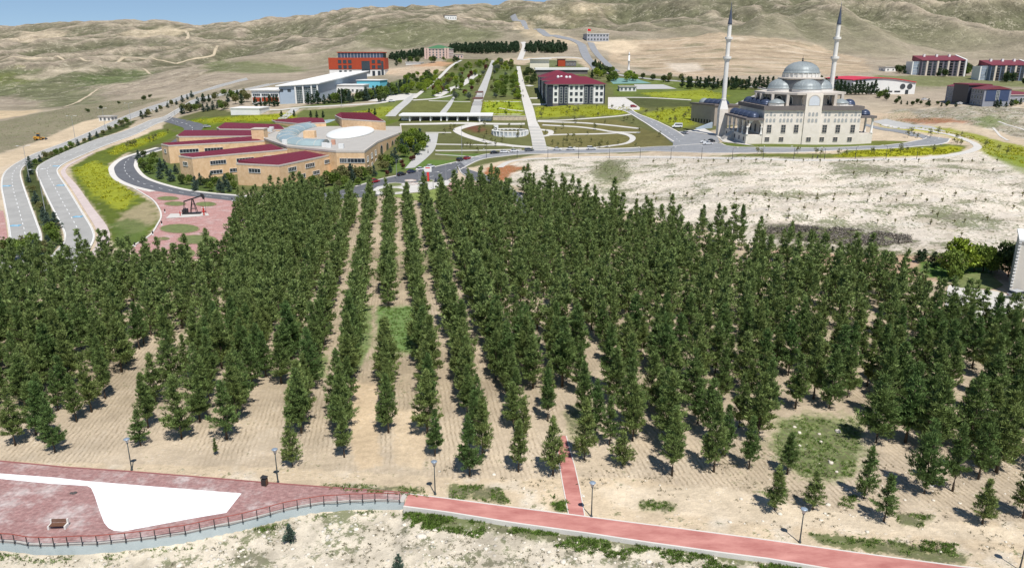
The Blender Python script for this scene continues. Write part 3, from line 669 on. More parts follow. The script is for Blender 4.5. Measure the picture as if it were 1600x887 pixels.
# ------------------------------------------------------------------ the pine plantation
ROWD = Vector((math.sin(R(-9)), math.cos(R(-9)))); ROWE = Vector((ROWD.y, -ROWD.x))
FRONT = [(24,696,606),(86,707,622),(120,659,585),(220,696,640),(284,686,585),(354,686,596),(457,728,655),(538,714,632),(607,676,585),(680,712,640),(734,744,648),(810,737,655),(864,742,650),(913,718,622),
    (952,696,620),(973,727,672),(1050,743,640),(1115,737,630),(1170,732,652),(1210,797,726),(1230,740,675),(1270,796,735),(1350,779,696),(1381,814,742),(1444,771,655),(1488,767,660),(1535,818,748),(1598,809,712)]
FLAB = ['pine at the far left of the plantation front, next to the frame edge','slim pine with bare trunk left of the leftmost lamp post','pine on the left edge of the wide bare furrowed strip','thin pine just above the leftmost lamp post','broad bushy pine behind the leftmost lamp post, first of a pair','bushy pine beside the broad one, behind the tiny sapling','low round pine behind the lamp post by the litter bin','pine at the front end of the row right of the litter bin lamp',
    'pine at the front end of the row between two sandy lanes','slim pine behind the lamp post at the railing end','lone slender pine standing furthest forward above the red path','slim pine left of the red branch path, second from it','pine on the left edge of the red branch path','loose pale pine on the right edge of the red branch path','pine with bare trunk behind the short wide pine','short wide pine right of the red branch path','dark pine above the lamp post right of the branch path','broad dark pine in the dense front edge right of centre','pine at the left rim of the right grass patch',
    'thin open pine left of the yellowish small pine','small round pine on the left side of the right grass patch','small yellowish pine above the right lamp post','upright pine at the lower right corner of the grass patch','small open pine standing furthest forward on the right','dense dark pine in the right front edge','pine with a clear trunk right of the dense dark one','isolated small pine near the lower right corner','pine cut by the right frame edge at the front']
front_xy = []
for i, (px, py, pt) in enumerate(FRONT):
    p = G(px, py); h = height_to(p, pt); front_xy.append(p[:2])
    pine_tree(p, h, i, FLAB[i], 'pines along the front edge of the plantation', wide=1.5 if i == 15 else (1.25 if h < 6 else (1.2 if i in (4, 5) else 1.0)))
p = G(338, 711); tag(pine_tree(p, 2.4, 7, 'tiny pine sapling on the sandy front strip above the plaza', None), 'tiny pine sapling on the sandy front strip above the plaza', 'pine tree', 'pines along the front edge of the plantation')
tree_zone = [(-500,690),(-100,690),(10,680),(90,700),(200,640),(225,684),(290,680),(360,680),(450,705),(540,700),(606,655),(680,695),(735,720),(810,720),(865,725),(915,700),(975,690),(1050,730),(1170,715),(1215,735),(1235,700),(1210,650),(1350,650),(1350,755),(1440,765),(1540,790),(1610,790),(1800,800),(2000,700),(1900,570),(1700,545),(1590,512),(1530,490),(1440,468),(1350,432),(1290,424),(1240,414),(1160,384),(1080,366),(1000,352),(945,336),(890,318),(830,304),(812,303),(825,335),(806,340),(776,300),(735,302),(700,314),(640,322),(560,324),(480,322),(430,318),(372,334),(366,402),(300,424),(200,420),(100,426),(0,442),(-300,450),(-500,470)]
TZ = [tuple(v) for v in W2(tree_zone)]
hole = [[tuple(v) for v in W2(q)] for q in ([(592,480),(662,480),(650,560),(596,560)], [(1212,645),(1352,645),(1352,755),(1205,760)], [(868,690),(876,668),(884,668),(915,805),(886,805)])]
offs = [-7.25, -6.35, -5.45, -5.0, -4.55, -4.05, -3.55, -2.8, -2.0, -1, 0, 1, 1.95, 2.95, 3.75]
offs = [-7.25 - .76 * k for k in range(48, 0, -1)] + offs + [3.75 + .86 * k for k in range(1, 50)]
o0 = Vector(G(607, 672)[:2]); cand = []; rr = random.Random(11)
for oi, of in enumerate(offs):
    a = -30.0 if of not in (-6.35, -2.8, -5.0, -4.05) else {-6.35: 30.0, -2.8: 14.0, -5.0: 26.0, -4.05: 22.0}[of]
    while a < 260:
        a += rr.gauss(3.75, .6)
        if rr.random() < (.07 if abs(of) < 3 else (.05 if of < 0 else .15)): continue
        c = o0 + ROWE * (of * 5.9 + rr.gauss(0, .35 if -3 < of < 4 else .75)) + ROWD * a
        if c.y < 62 or abs(c.x / c.y) > .86: continue
        cand.append((c.x, c.y, oi))
cx = np.array(cand); ok = in_poly(cx[:, 0], cx[:, 1], TZ)
for hq in hole: ok &= ~in_poly(cx[:, 0], cx[:, 1], hq)
for fx, fy in front_xy: ok &= (cx[:, 0] - fx) ** 2 + (cx[:, 1] - fy) ** 2 > 2.6 ** 2
cx = cx[ok]; cx = cx[np.argsort(cx[:, 1])]
inside = np.abs(cx[:, 0] / cx[:, 1]) < .80
near_i = [i for i in range(len(cx)) if inside[i]][:271]; near_s = set(near_i)
hn = fbm(cx[:, 0] / 25, cx[:, 1] / 25, 3)
rows_ = sorted({int(cx[i][2]) for i in near_i}); order = {r: [i for i in range(len(cx)) if int(cx[i][2]) == r and inside[i]] for r in rows_}
for k, i in enumerate(near_i):
    x, y, rw = cx[i]; px, py = proj(x, y, 0); z = float(T(x, y)); rw = int(rw)
    where = 'left' if px < 480 else ('middle' if px < 880 else 'right')
    kind = {'left': 'crowded left', 'middle': 'straight middle', 'right': 'dense right'}[where]
    lab = '%s pine from the front in the %s plantation row, %s part' % (nth(order[rw].index(i)), nth(rows_.index(rw)), kind)
    pine_tree((x, y, z), float(np.clip(8.7 + hn[i] * 3 + rr.gauss(0, 1.1), 5.5, 11.5)), rr.randrange(9), lab, 'plantation pines in rows, ' + where + ' part', wide=rr.uniform(.85, 1.2) * (1.0 if where == 'middle' else 1.08))
def scatter_mesh(name, items, protos, m):
    """join many small plants into one mesh: items (x, y, z, scale, wide, rot, variant)"""
    VV = []; QQ = []; o = 0
    for x, y, z, s, w, a, v in items:
        V, Q = protos[v % len(protos)]; ca, sa = math.cos(a), math.sin(a); P = np.empty_like(V)
        P[:, 0] = x + (V[:, 0] * ca - V[:, 1] * sa) * s * w; P[:, 1] = y + (V[:, 0] * sa + V[:, 1] * ca) * s * w; P[:, 2] = z + V[:, 2] * s
        VV.append(P); QQ.append(Q + o); o += len(V)
    return np_mesh(name, np.concatenate(VV), np.concatenate(QQ), m)
rest = [i for i in range(len(cx)) if i not in near_s and (abs(cx[i][0] / cx[i][1]) < .86)]
items = [(cx[i][0], cx[i][1], float(T(cx[i][0], cx[i][1])), float(np.clip(9.4 + hn[i] * 2.5 + rr.gauss(0, 1.1), 6, 12.5)) / 9, rr.uniform(1.0, 1.35), rr.uniform(0, 6.28), rr.randrange(5)) for i in rest]
far_pines = thing('pine_forest', 'mass of dark green pines filling the rear of the plantation', 'forest', (0, 0, 0)); stuff(far_pines); del far_pines['category']
stuff(put('crown', scatter_mesh('crown', items, LOWP, M_PINE2), far_pines)); stuff(put('trunk', scatter_mesh('trunk', items, [(TRV, TRQ)], M_BARK), far_pines))
print('pines', len(near_i), len(rest))
# ------------------------------------------------------------------ foreground: plaza, railing, red path
def paver_material(name, c1, c2, mortar, scale, white=.5):
    m = bpy.data.materials.new(name); m.use_nodes = True; nt = m.node_tree; L = nt.links.new; b = nt.nodes['Principled BSDF']; b.inputs['Roughness'].default_value = .85; b.inputs['Specular IOR Level'].default_value = .2
    geo = _nd(nt, 'ShaderNodeNewGeometry'); mp = _nd(nt, 'ShaderNodeMapping'); mp.inputs['Rotation'].default_value = (0, 0, R(-8)); L(geo.outputs['Position'], mp.inputs[0])
    br = _nd(nt, 'ShaderNodeTexBrick'); br.inputs['Scale'].default_value = scale; br.inputs['Color1'].default_value = (*c1, 1); br.inputs['Color2'].default_value = (*c2, 1); br.inputs['Mortar'].default_value = (*mortar, 1)
    br.inputs['Mortar Size'].default_value = .03; br.inputs['Bias'].default_value = 0; br.inputs['Brick Width'].default_value = .8; br.inputs['Row Height'].default_value = .38; L(mp.outputs[0], br.inputs[0])
    n1_ = _nd(nt, 'ShaderNodeTexNoise'); n1_.inputs['Scale'].default_value = .22; n1_.inputs['Detail'].default_value = 8; n1_.inputs['Roughness'].default_value = .68; L(geo.outputs['Position'], n1_.inputs[0])
    mr = _nd(nt, 'ShaderNodeMapRange'); mr.interpolation_type = 'SMOOTHSTEP'; mr.inputs[1].default_value = .46; mr.inputs[2].default_value = .68; mr.inputs[4].default_value = white; L(n1_.outputs[0], mr.inputs[0])
    mx = _nd(nt, 'ShaderNodeMix', data_type='RGBA'); mx.inputs[7].default_value = (*C(206,194,188), 1); L(mr.outputs[0], mx.inputs[0]); L(br.outputs[0], mx.inputs[6])
    n2_ = _nd(nt, 'ShaderNodeTexNoise'); n2_.inputs['Scale'].default_value = 2.2; n2_.inputs['Detail'].default_value = 5; L(geo.outputs['Position'], n2_.inputs[0])
    m3 = _nd(nt, 'ShaderNodeMapRange'); m3.inputs[1].default_value = .3; m3.inputs[2].default_value = .7; m3.inputs[3].default_value = .78; m3.inputs[4].default_value = 1.18; L(n2_.outputs[0], m3.inputs[0])
    sc = _nd(nt, 'ShaderNodeVectorMath', operation='SCALE'); L(mx.outputs[2], sc.inputs[0]); L(m3.outputs[0], sc.inputs['Scale']); L(sc.outputs[0], b.inputs['Base Color'])
    bp = _nd(nt, 'ShaderNodeBump'); bp.inputs['Strength'].default_value = .35; bp.inputs['Distance'].default_value = .02; L(br.outputs[1], bp.inputs['Height']); bp.invert = True; L(bp.outputs[0], b.inputs['Normal'])
    return m
M_PAVER = paver_material('red_pavers', C(160,120,115), C(178,141,135), C(150,122,118), 1.6, .85)
M_PAVER2 = paver_material('pink_pavers', C(182,136,128), C(196,152,144), C(170,136,130), .5, .45)
M_REDC = mat('red_concrete', C(182,112,104), var=.12, scale=.35, bump=.15, color2=C(206,148,136), streak=(.6, 1.6, 1))
M_KERB = mat('kerb_stone', C(222,216,206), var=.08, scale=.5)
M_WHITE = mat('white_surface', (.88, .88, .87), rough=.6, var=.012, scale=.15)
M_RWALL = mat('painted_concrete', C(186,196,196), var=.07, scale=.8, bump=.1)
M_RAILR = mat('rail_red', C(156,84,74), rough=.5, var=.15, scale=2)
M_STEEL = mat('dark_steel', (.05, .05, .052), rough=.5, metal=.3, var=.15)
M_CONC = mat('concrete', C(196,190,180), var=.1, scale=.8, bump=.1)
M_WOOD = mat('brown_wood', (.15, .075, .045), rough=.65, var=.3, scale=4, streak=(1, 8, 8))
Zf = T_flat
plaza_top = [(-60,716),(0,721),(100,730.5),(206,737.5),(323,747),(400,753.6),(520,762.6),(638,770.5)]
plaza = sheet('pavement', None, M_PAVER, .05, None, 3.0, world_pts=W2(plaza_top) + [p + Vector((0, .12)) for p in wall_line[::-1]], zf=Zf)
ed = W2(plaza_top)
def flat_edge(name, line, w, z0, z1, m, parent, side=1):
    n = max(8, int(sum((b - a).length for a, b in zip(line, line[1:])) / .8)); A = resample(line, n); B = offset_line(A, w * side); V = []; Fc = []
    for a, b in zip(A, B):
        z = Zf(a.x, a.y); V += [(a.x, a.y, z + z0), (a.x, a.y, z + z1), (b.x, b.y, z + z1), (b.x, b.y, z + z0)]
    for i in range(n - 1):
        for k in range(3): Fc.append((i*4+k, i*4+k+1, (i+1)*4+k+1, (i+1)*4+k))
    Fc += [(0, 1, 2, 3), (n*4-4, n*4-1, n*4-2, n*4-3)]
    return MB().add(V, Fc).build(name, m, parent)
flat_edge('kerb', ed, .18, -.1, .12, mat('paver_edge', C(158,104,98), var=.12, scale=1.5), plaza)
z1 = [(0,358),(300,380),(500,402),(850,430),(1355,470),(1270,578),(1080,610),(690,683),(640,679),(610,664),(585,635),(560,570),(530,480),(512,440),(490,428),(280,415),(0,388)]
wp = [(x / 3.59, 640 + y / 3.59) for x, y in z1]; wp = [(-50, wp[0][1] - 4)] + wp + [(-50, wp[-1][1] - 4)]
sheet('white_pavement', wp, M_WHITE, .062, None, 3.0, zf=Zf)
wr = thing('retaining_wall', 'long curved pale grey retaining wall under the red railing', 'wall', (0, 0, 0))
flat_edge('wall', spline(wall_line, 3), .38, -2.4, .10, M_RWALL, wr, 1)
flat_edge('coping', [p + Vector((0, -.03)) for p in spline(wall_line, 3)], .45, .102, .15, M_CONC, wr, 1)
rail = thing('railing', 'red metal railing with dark posts curving along the plaza edge', 'railing', (wall_line[9].x, wall_line[9].y, .15))
rl0 = Vector((wall_line[9].x, wall_line[9].y, .15))
posts_px = [(-20,846.5),(3,848),(22,849.5),(42,853),(62,854),(83.5,854),(105,853),(128,852),(151,851.7),(173,849.5),(196,847.5),(220,844.7),(242,842),(265.5,838),(289,835),(312,830),(335,825),(357,821),(379,816),(401.5,810.5),(422,805),(443,799),(464.6,794.6),(485,791),(506,788),(527,787),(547,785.4),(566.6,785),(586,784),(606,784),(624.5,785)]
pm = MB(); pm.box(-.035, .035, -.035, .035, 0, 1.08); pm.box(-.09, .09, -.09, .09, 0, .02); pme = pm.mesh('post', M_STEEL)
pw = []
for q in posts_px:
    x, y = Vector(G(*q)[:2]) if False else Vector((ray(*q)[0] / ray(*q)[2] * (.15 - CAM_H), ray(*q)[1] / ray(*q)[2] * (.15 - CAM_H)))
    y += .12; pw.append(Vector((x, y, .15)) - rl0); put('post', pme, rail, pw[-1])
sp_ = spline(pw, 3)
MB().tube([p + Vector((0, 0, 1.1)) for p in sp_], .055, 6).build('handrail', M_RAILR, rail, True)
MB().tube([p + Vector((0, 0, .14)) for p in sp_], .028, 5).build('bottom_rail', M_STEEL, rail)
MB().tube([p + Vector((0, 0, .62)) for p in sp_], .012, 4).build('middle_rail', M_STEEL, rail)
# red path and its branch
up = [(638,772),(700,779.5),(800,793),(922.6,808.5),(1060,826),(1200,844.5),(1367,868),(1506,886.5),(1700,915),(1950,955)]
pl = W2(up); path = sheet('path', None, M_REDC, .05, None, 3.0, world_pts=pl + [p for p in path_line[::-1]], zf=Zf)
flat_edge('kerb', pl, .16, -.1, .09, M_KERB, path); flat_edge('kerb', [p + Vector((0, -.02)) for p in path_line], .2, -1.2, .09, M_KERB, path, -1)
a_ = [(889,803.5),(879,751),(872,707),(875,680)]; b_ = [(913,807),(905,762.6),(897.5,729),(888,696),(884,681)]
A_, B_ = W2(a_), W2(b_)
br_ = strip_mesh(resample(A_, 12), resample(B_, 12), .046, 3, 1.5).build('path', M_REDC); struct(br_)
flat_edge('kerb', A_, .12, -.1, .085, M_KERB, br_, 1); flat_edge('kerb', B_, .12, -.1, .085, M_KERB, br_, -1)
sheet('concrete_landing', [(625,785),(629,771.5),(637,772),(631,789)], M_CONC, .066, None, 2, zf=Zf)
# bench
M_SLAB = mat('bench_concrete', C(226,222,214), var=.06, scale=2)
bp_ = G(92, 824); bench = thing('park_bench', 'park bench with white concrete ends and brown slats on the red plaza', 'bench', (bp_[0], bp_[1], .05), R(3))
for sx in (-.86, .86):
    m = MB(); m.prism([(sx-.09, -.42), (sx+.09, -.42), (sx+.09, .36), (sx-.09, .36)], 0, .42, [.42, .42, .40, .40]); m.box(sx-.088, sx+.088, .24, .40, .40, .86); m.build('end_panel', M_SLAB, bench)
for k in range(4): MB().box(-.77, .77, -.40 + k * .16, -.27 + k * .16, .42, .47).build('seat_slat', M_WOOD, bench)
for k in range(3): MB().box(-.77, .77, .20 + k * .03, .24 + k * .03, .52 + k * .13, .63 + k * .13).build('back_slat', M_WOOD, bench)
# litter bin
q = G(414, 758); bin_ = thing('litter_bin', 'dark litter bin with brown slatted side beside the plaza edge', 'litter bin', (q[0], q[1], .05), R(-12))
m = MB(); m.box(-.30, .30, -.27, .27, .06, .86); m.build('body', M_STEEL, bin_)
for k in range(4): MB().box(.302, .325, -.25 + k * .13, -.15 + k * .13, .10, .82).build('slat', M_WOOD, bin_)
for k in range(4): MB().box(-.27 + k * .145, -.16 + k * .145, -.295, -.272, .10, .82).build('slat', mat('dark_slat', (.045, .035, .03), var=.2), bin_)
m = MB(); m.prism([(-.34, -.31), (.36, -.31), (.36, .31), (-.34, .31)], 1.06, 1.1, [1.16, 1.10, 1.10, 1.16]); m.build('hood', M_STEEL, bin_)
m = MB()
for sx in (-.28, .28):
    for sy in (-.25, .25): m.box(sx-.02, sx+.02, sy-.02, sy+.02, 0, 1.08)
m.build('frame', M_STEEL, bin_)
# small dark clod on the paving
q = G(115, 770); m = MB(); rs = random.Random(2)
for k in range(5):
    a = rs.uniform(0, 6.28); r = rs.uniform(.14, .26); m.lathe([(r, 0), (r * .9, r * .35), (r * .45, r * .7), (0, r * .75)], 7, math.cos(a) * .22, math.sin(a) * .16)
o = m.build('soil_clod', mat('dark_soil', (.09, .08, .075), var=.3, scale=6, bump=.6)); o.location = (q[0], q[1], .055); tag(o, 'small dark clod of soil lying on the red paving by the white surface', 'soil clod')
# park lamps
M_LAMPP = mat('lamp_pole', (.06, .075, .075), rough=.5, metal=.2, var=.15)
M_LAMPG = mat('lamp_glass', (.62, .62, .58), rough=.25, var=.05)
M_LAMPC = mat('lamp_cap', (.30, .36, .42), rough=.35, metal=.3, var=.1)
def park_lamp(p, h, label, group):
    t = thing('lamp_post', label, 'lamp post', p, random.uniform(0, 6), group)
    MB().lathe([(.16, -.2), (.16, .12), (.10, .22), (.075, .5), (.06, h * .55), (.05, h - .62)], 8).build('pole', M_LAMPP, t, True)
    MB().lathe([(.05, h - .66), (.12, h - .64), (.12, h - .56), (.09, h - .54)], 8).build('collar', M_LAMPP, t, True)
    MB().lathe([(.10, h - .56), (.17, h - .36), (.27, h - .08), (.27, h - .06)], 10).build('lantern', M_LAMPG, t, True)
    MB().lathe([(.36, h - .06), (.37, h - .03), (.30, h + .02), (.12, h + .07), (0, h + .08)], 12).build('cap', M_LAMPC, t, True)
    for k in range(3):
        a = 2.1 * k; MB().tube([(math.cos(a) * .11, math.sin(a) * .11, h - .6), (math.cos(a) * .31, math.sin(a) * .31, h - .06)], .014, 4).build('bracket', M_LAMPP, t)
    return t
for (px, py, pt), lb in zip([(206,734,685),(434.5,753,701),(680,772,720),(924,807,753),(1249.5,847,794),(1593,890,837)],
    ['leftmost park lamp, standing in sand above the plaza','park lamp beside the litter bin','park lamp behind the end of the red railing','park lamp right of the red branch path junction','park lamp beside the red path near a yellowish small pine','park lamp cut by the lower right frame edge']):
    p = G(px, py); park_lamp((p[0], p[1], p[2]), height_to(p, pt), lb, 'park lamps along the red path')
# low blue spruces on the bare slope
SPRUCES = []
for i in range(4):
    V, Q = pine_crown(120 + i, 9.0, 2.6, 520, 7, .55, .12, start=.04, droop=.15, gaps=.02, power=1.0); SPRUCES.append((np_mesh('crown', V, Q, M_SPRUCE), trunk_mesh('trunk', 9.0, .16, 60 + i, 4)))
for (px, py, pt), lb in (((453, 847, 819), 'low blue green spruce growing on the bare bank below the railing'), ((623, 890, 865), 'small blue green spruce at the bottom frame edge')):
    p = G(px, py); pine_tree(p, height_to(p, pt), px, lb, None, parts=SPRUCES, name='spruce_tree', cat='spruce', wide=1.25)
# weeds, grass and stones underfoot
def tuft_proto(seed, n, ln, wd, up_=1.0):
    V = []; tuft(V, (0, 0, .02), (0, 0, up_), n, ln, wd, np.random.default_rng(seed), 1.1); return blades_out(V)
GP = [tuft_proto(i, 12, .22, .02) for i in range(4)]
M_GRASS = leafmat('grass_blades', C(84,112,42), C(108,132,58), .35); M_DRY = leafmat('dry_weed', C(120,112,90), C(104,108,72), .35); M_FLOWER = leafmat('yellow_flowers', C(182,180,44), C(160,166,50), .35)
def on_line(line, n, lo, hi, rs_):
    L = spline(line, 4); out = []
    for _ in range(n):
        k = rs_.randrange(len(L) - 1); t = rs_.random(); p = L[k].lerp(L[k + 1], t); out.append((p.x, p.y + rs_.uniform(lo, hi)))
    return out
rg = random.Random(5); pts = []
lowline = path_line[:8]
pts += [(x, y) for x, y in on_line(lowline, 5200, -2.6, -.2, rg) if perlin(np.array(x / 5 + 3), np.array(y / 2)) + .5 * perlin(np.array(x / 1.3), np.array(y / 1.1)) > .02 - .35 * (x < -3)]
pts += [(x, y) for x, y in on_line(wall_line, 500, -1.2, -.3, rg) if perlin(np.array(x / 3), np.array(y / 2)) > .1]
for poly, n in (([(705,755),(780,760),(800,788),(700,778)], 420), ([(500,755),(660,760),(670,778),(520,765)], 420), ([(1255,830),(1400,846),(1520,866),(1510,882),(1280,845)], 900), ([(865,775),(886,780),(886,800),(860,795)], 260), ([(1000,780),(1060,785),(1050,800),(1000,795)], 200),
    ([(1290,775),(1340,775),(1330,800),(1300,795)], 260), ([(1400,800),(1460,805),(1440,825),(1400,818)], 240), ([(1440,845),(1500,850),(1490,865),(1440,860)], 260), ([(592,480),(664,480),(640,550),(594,550)], 1500), ([(1222,655),(1345,655),(1335,745),(1250,745),(1210,705)], 1500)):
    P = [tuple(v) for v in W2(poly)]; xs = [p[0] for p in P]; ys = [p[1] for p in P]
    for _ in range(n):
        x, y = rg.uniform(min(xs), max(xs)), rg.uniform(min(ys), max(ys))
        if in_poly(np.array([x]), np.array([y]), P)[0] and perlin(np.array(x / 2.2), np.array(y / 2.2)) > -.15: pts.append((x, y))
stuff(put('grass', scatter_mesh('grass', [(x, y, float(T(x, y)), rg.uniform(.5, 1.4), rg.uniform(.9, 1.7), rg.uniform(0, 6.28), rg.randrange(4)) for x, y in pts], GP, M_GRASS)))
pts = []
for _ in range(9000):
    y = rg.uniform(50, 84); x = rg.uniform(-.8, .8) * y
    if perlin(np.array(x / 4.0 + 2), np.array(y / 3.0)) + .3 * perlin(np.array(x / 1.2), np.array(y / 1.2)) < (-.05 if y < np.interp(x, lx, ly) else .22): continue
    if np.interp(x, lx, ly) - .2 < y < np.interp(x, lx, ly) + 5.5: continue
    if x < -9 and y < 84 and y > np.interp(x, lx, ly): continue
    pts.append((x, y))
stuff(put('dry_weeds', scatter_mesh('dry_weeds', [(x, y, float(T(x, y)), rg.uniform(.35, 1.0), rg.uniform(1, 1.9), rg.uniform(0, 6.28), rg.randrange(4)) for x, y in pts], GP, M_DRY)))
M_STONE = mat('limestone', C(226,216,198), var=.14, scale=1.5, bump=.3, bscale=6)
def stone_proto(seed):
    rs = np.random.default_rng(seed); b = MB(); b.lathe([(.7, -.3), (1, .05), (.72, .48), (0, .62)], 6); V = np.array(b.v, np.float32) * (1 + rs.normal(0, .16, (len(b.v), 1))); b2 = [f for f in b.f if len(f) == 4]
    return V.astype(np.float32), np.array(b2, np.int32)
SP_ = [stone_proto(i) for i in range(5)]; pts = []
for _ in range(5200):
    y = rg.uniform(50, 83); x = rg.uniform(-.8, .8) * y; L_ = np.interp(x, lx, ly)
    if L_ - .3 < y < L_ + 5.5 or (x < -9 and y > L_): continue
    if y > L_ and rg.random() < .75: continue
    if perlin(np.array(x / 6.0 + 8), np.array(y / 4.0)) < -.1: continue
    pts.append((x, y, min(.42, .05 + rg.expovariate(16))))
stuff(put('stones', scatter_mesh('stones', [(x, y, float(T(x, y)), s, rg.uniform(.8, 1.4), rg.uniform(0, 6.28), rg.randrange(5)) for x, y, s in pts], SP_, M_STONE)))
for k, (px, py, w) in enumerate([(1241,667,.9),(1249,676,.95),(1280,678,.75),(1282.5,691,1.0),(1298,723,1.1),(1249,696,.8),(1309,674,1.4),(1307,737,.7)]):
    p = G(px, py); V, Q = SP_[k % 5]; o = put('boulder', np_mesh('boulder', V * np.array([.36 * w, .30 * w, .42 * w]), Q, M_STONE, True), None, (p[0], p[1], p[2]), k * 1.3)
    tag(o, ['pale boulder at the top left corner of the right grass patch','second pale boulder from the top left of the right grass patch','pale boulder at the top middle of the grass patch','largest pale boulder in the upper grass patch','lone pale boulder low in the grass patch','pale boulder beside the small round pine','flat pale boulder at the right rim of the grass patch','smallest pale boulder at the bottom of the grass patch'][k], 'boulder', 'boulders in the right grass patch')
# ------------------------------------------------------------------ roads, paths and paved areas
M_ASPH = mat('old_asphalt', C(170,168,162), var=.13, scale=.22, streak=(1, .5, 1))
M_ASPD = mat('dark_asphalt', C(104,105,108), var=.15, scale=.3)
M_ASPM = mat('grey_asphalt', C(146,147,148), var=.13, scale=.25)
M_PAINT = mat('road_paint', C(238,238,234), var=.06, scale=1)
M_PAVE = mat('light_paving', C(208,203,194), var=.08, scale=.35)
M_PAVE2 = mat('grey_paving', C(186,184,178), var=.09, scale=.4)
M_BLUEP = mat('blue_paint', C(92,170,204), var=.1, scale=.8)
M_LAWNM = mat('mown_lawn', C(116,124,76), var=.3, scale=.8, bump=.5, bscale=4)
M_SANDM = mat('sandy_strip', C(208,186,156), var=.12, scale=.5)
M_WHITEW = mat('white_render', C(238,236,230), var=.05, scale=.3)
def dashes(line, parent, off, w=.16, on=3.0, gap=4.5, m=None, name='lane_marking'):
    P = spline(line, 4); L = sum((b - a).length for a, b in zip(P, P[1:])); n = max(2, int(L / .75)); Q = resample(P, n); b = MB(); per = int(round((on + gap) / .75)); k = int(round(on / .75))
    A = offset_line(Q, w / 2); B = offset_line(Q, -w / 2)
    for i in range(n - 1):
        if gap == 0 or i % per < k: b.quad(lift(A[i], off), lift(B[i], off), lift(B[i + 1], off), lift(A[i + 1], off))
    return b.build(name, m or M_PAINT, parent)
def mid(A, B, t=.5):
    A = spline(W2(A)); B = spline(W2(B)); n = 40; return [a.lerp(b, t) for a, b in zip(resample(A, n), resample(B, n))]
def side_kerbs(ea, eb, parent, w=.35, h=.24, m=None):
    kerb(spline(W2(ea)), parent, m or M_KERB, w, h, 1); kerb(spline(W2(eb)), parent, m or M_KERB, w, h, -1)
LA = [(-14,425),(8,395),(14,380),(11,348),(4,310),(1,290),(5,272),(18,260),(35,250),(60,238),(120,215),(160,197),(185,186),(215,174),(240,165),(300,145),(345,132),(385,122)]
LB = [(48,425),(62,395),(66,370),(58,345),(45,310),(34,278),(34,266),(43,257),(70,243),(128,220),(165,204),(195,190),(225,179),(247,170),(305,148),(350,135),(388,125)]
r1 = strip('road', LA, LB, M_ASPH, .10); side_kerbs(LA[::-1], LB[::-1], r1)
dashes(mid(LA, LB), r1, .13, .2); dashes(mid(LA, LB, .06), r1, .13, .18, 3, 0); dashes(mid(LA, LB, .94), r1, .13, .18, 3, 0)
RA = [(50,425),(66,412),(97,382),(99,364),(89,342),(73,310),(58,275),(57,264),(65,256),(89,243.6),(130,226),(200,203),(235,188),(257,182),(282,168),(312,153),(390,137.5),(420,131)]
RB = [(118,425),(135,399),(148,375),(146,358.6),(130,331.6),(108,296),(92,272),(92,264),(105.5,254),(141,238),(168,227),(235,199),(262,188),(275,179.5),(295,168),(325,154.5),(392,140.5),(422,134)]
r2 = strip('road', RA, RB, M_ASPH, .10); side_kerbs(RA[::-1], RB[::-1], r2)
dashes(mid(RA, RB), r2, .13, .2); dashes(mid(RA, RB, .06), r2, .13, .18, 3, 0); dashes(mid(RA, RB, .94), r2, .13, .18, 3, 0)
for k, (px, py, par) in enumerate([(10,291,r1),(24,353,r1),(88,260,r2),(95,290,r2),(122,339,r2)]):
    p = GV(px, py); e = Vector(G(px + 3, py)); f = Vector(G(px, py - 3)); ux = (e - p).normalized(); uy = Vector((-ux.y, ux.x, 0)); b = MB()
    def at(s, t): w = p + ux * s + uy * t; return lift(w, .128)
    b.quad(at(-1.4, -1.1), at(1.4, -1.1), at(1.4, 1.1), at(-1.4, 1.1)); b.build('painted_panel', M_BLUEP, par)
    b = MB()
    def at(s, t): w = p + ux * s + uy * t; return lift(w, .134)
    b.quad(at(-1.0, -.25), at(.9, -.25), at(.9, .1), at(-1.0, .1)); b.quad(at(-.5, .35), at(.5, .35), at(.5, .6), at(-.5, .6)); b.build('painted_symbol', M_PAINT, par)
SW = [(138,402),(152,378),(150,358),(134,331),(112,296),(96,273),(97,265),(110,255),(145,239)]; SX = [(160,396),(172,372),(166,352),(146,326),(122,292),(104,272),(104,264),(114,256),(146,240)]
strip('sidewalk', SW, SX, mat('pale_pink_paving', C(206,190,182), var=.12, scale=.4), .16)
strip('sidewalk', [(-40,420),(-16,392),(-10,380),(-12,350),(-14,330)], [(-14,425),(6,396),(12,380),(9,350),(5,330)], M_PAVER2, .16)
# ring road round the brown building, on to the main road and the mosque
QA = [(255,190),(275,196),(287,205),(249,231),(200,246),(181,258.5),(179,268),(187,280),(211,291),(243.6,299),(298,307),(363,314),(430,318),(500,314),(560,309),(640,300),(690,286),(716,270)]
QB = [(266,183),(300,190),(318,200),(262,231),(218,244),(210,254.5),(211,264),(226,279),(260,291),(303,300),(371,306.6),(430,308),(500,303),(556,292),(600,279.5),(640,271),(675,262.5),(712,254)]
r3 = strip('road', QA, QB, M_ASPD, .11); dashes(mid(QA, QB), r3, .14, .2)
kerb(spline(W2(QA[3:10])), r3, M_KERB, 2.2, .2, -1, 'sidewalk'); kerb(spline(W2(QB[3:13])), r3, M_KERB, 1.6, .2, 1, 'sidewalk'); kerb(spline(W2(QB[13:])), r3, M_KERB, .8, .2, 1)
NA = [(712,254),(760,241.5),(815,236),(850,235),(1000,231.5),(1050,229),(1090,226),(1122,224),(1137,229),(1180,231),(1260,231.5),(1340,229.5),(1395,226.5),(1440,219),(1452,213)]
NB = [(717,266),(750,250),(785,244.5),(825,241),(900,239.5),(1000,237),(1050,237.5),(1120,239.5),(1203,239),(1260,238),(1312,235),(1370,233),(1420,230),(1472,225),(1484,217)]
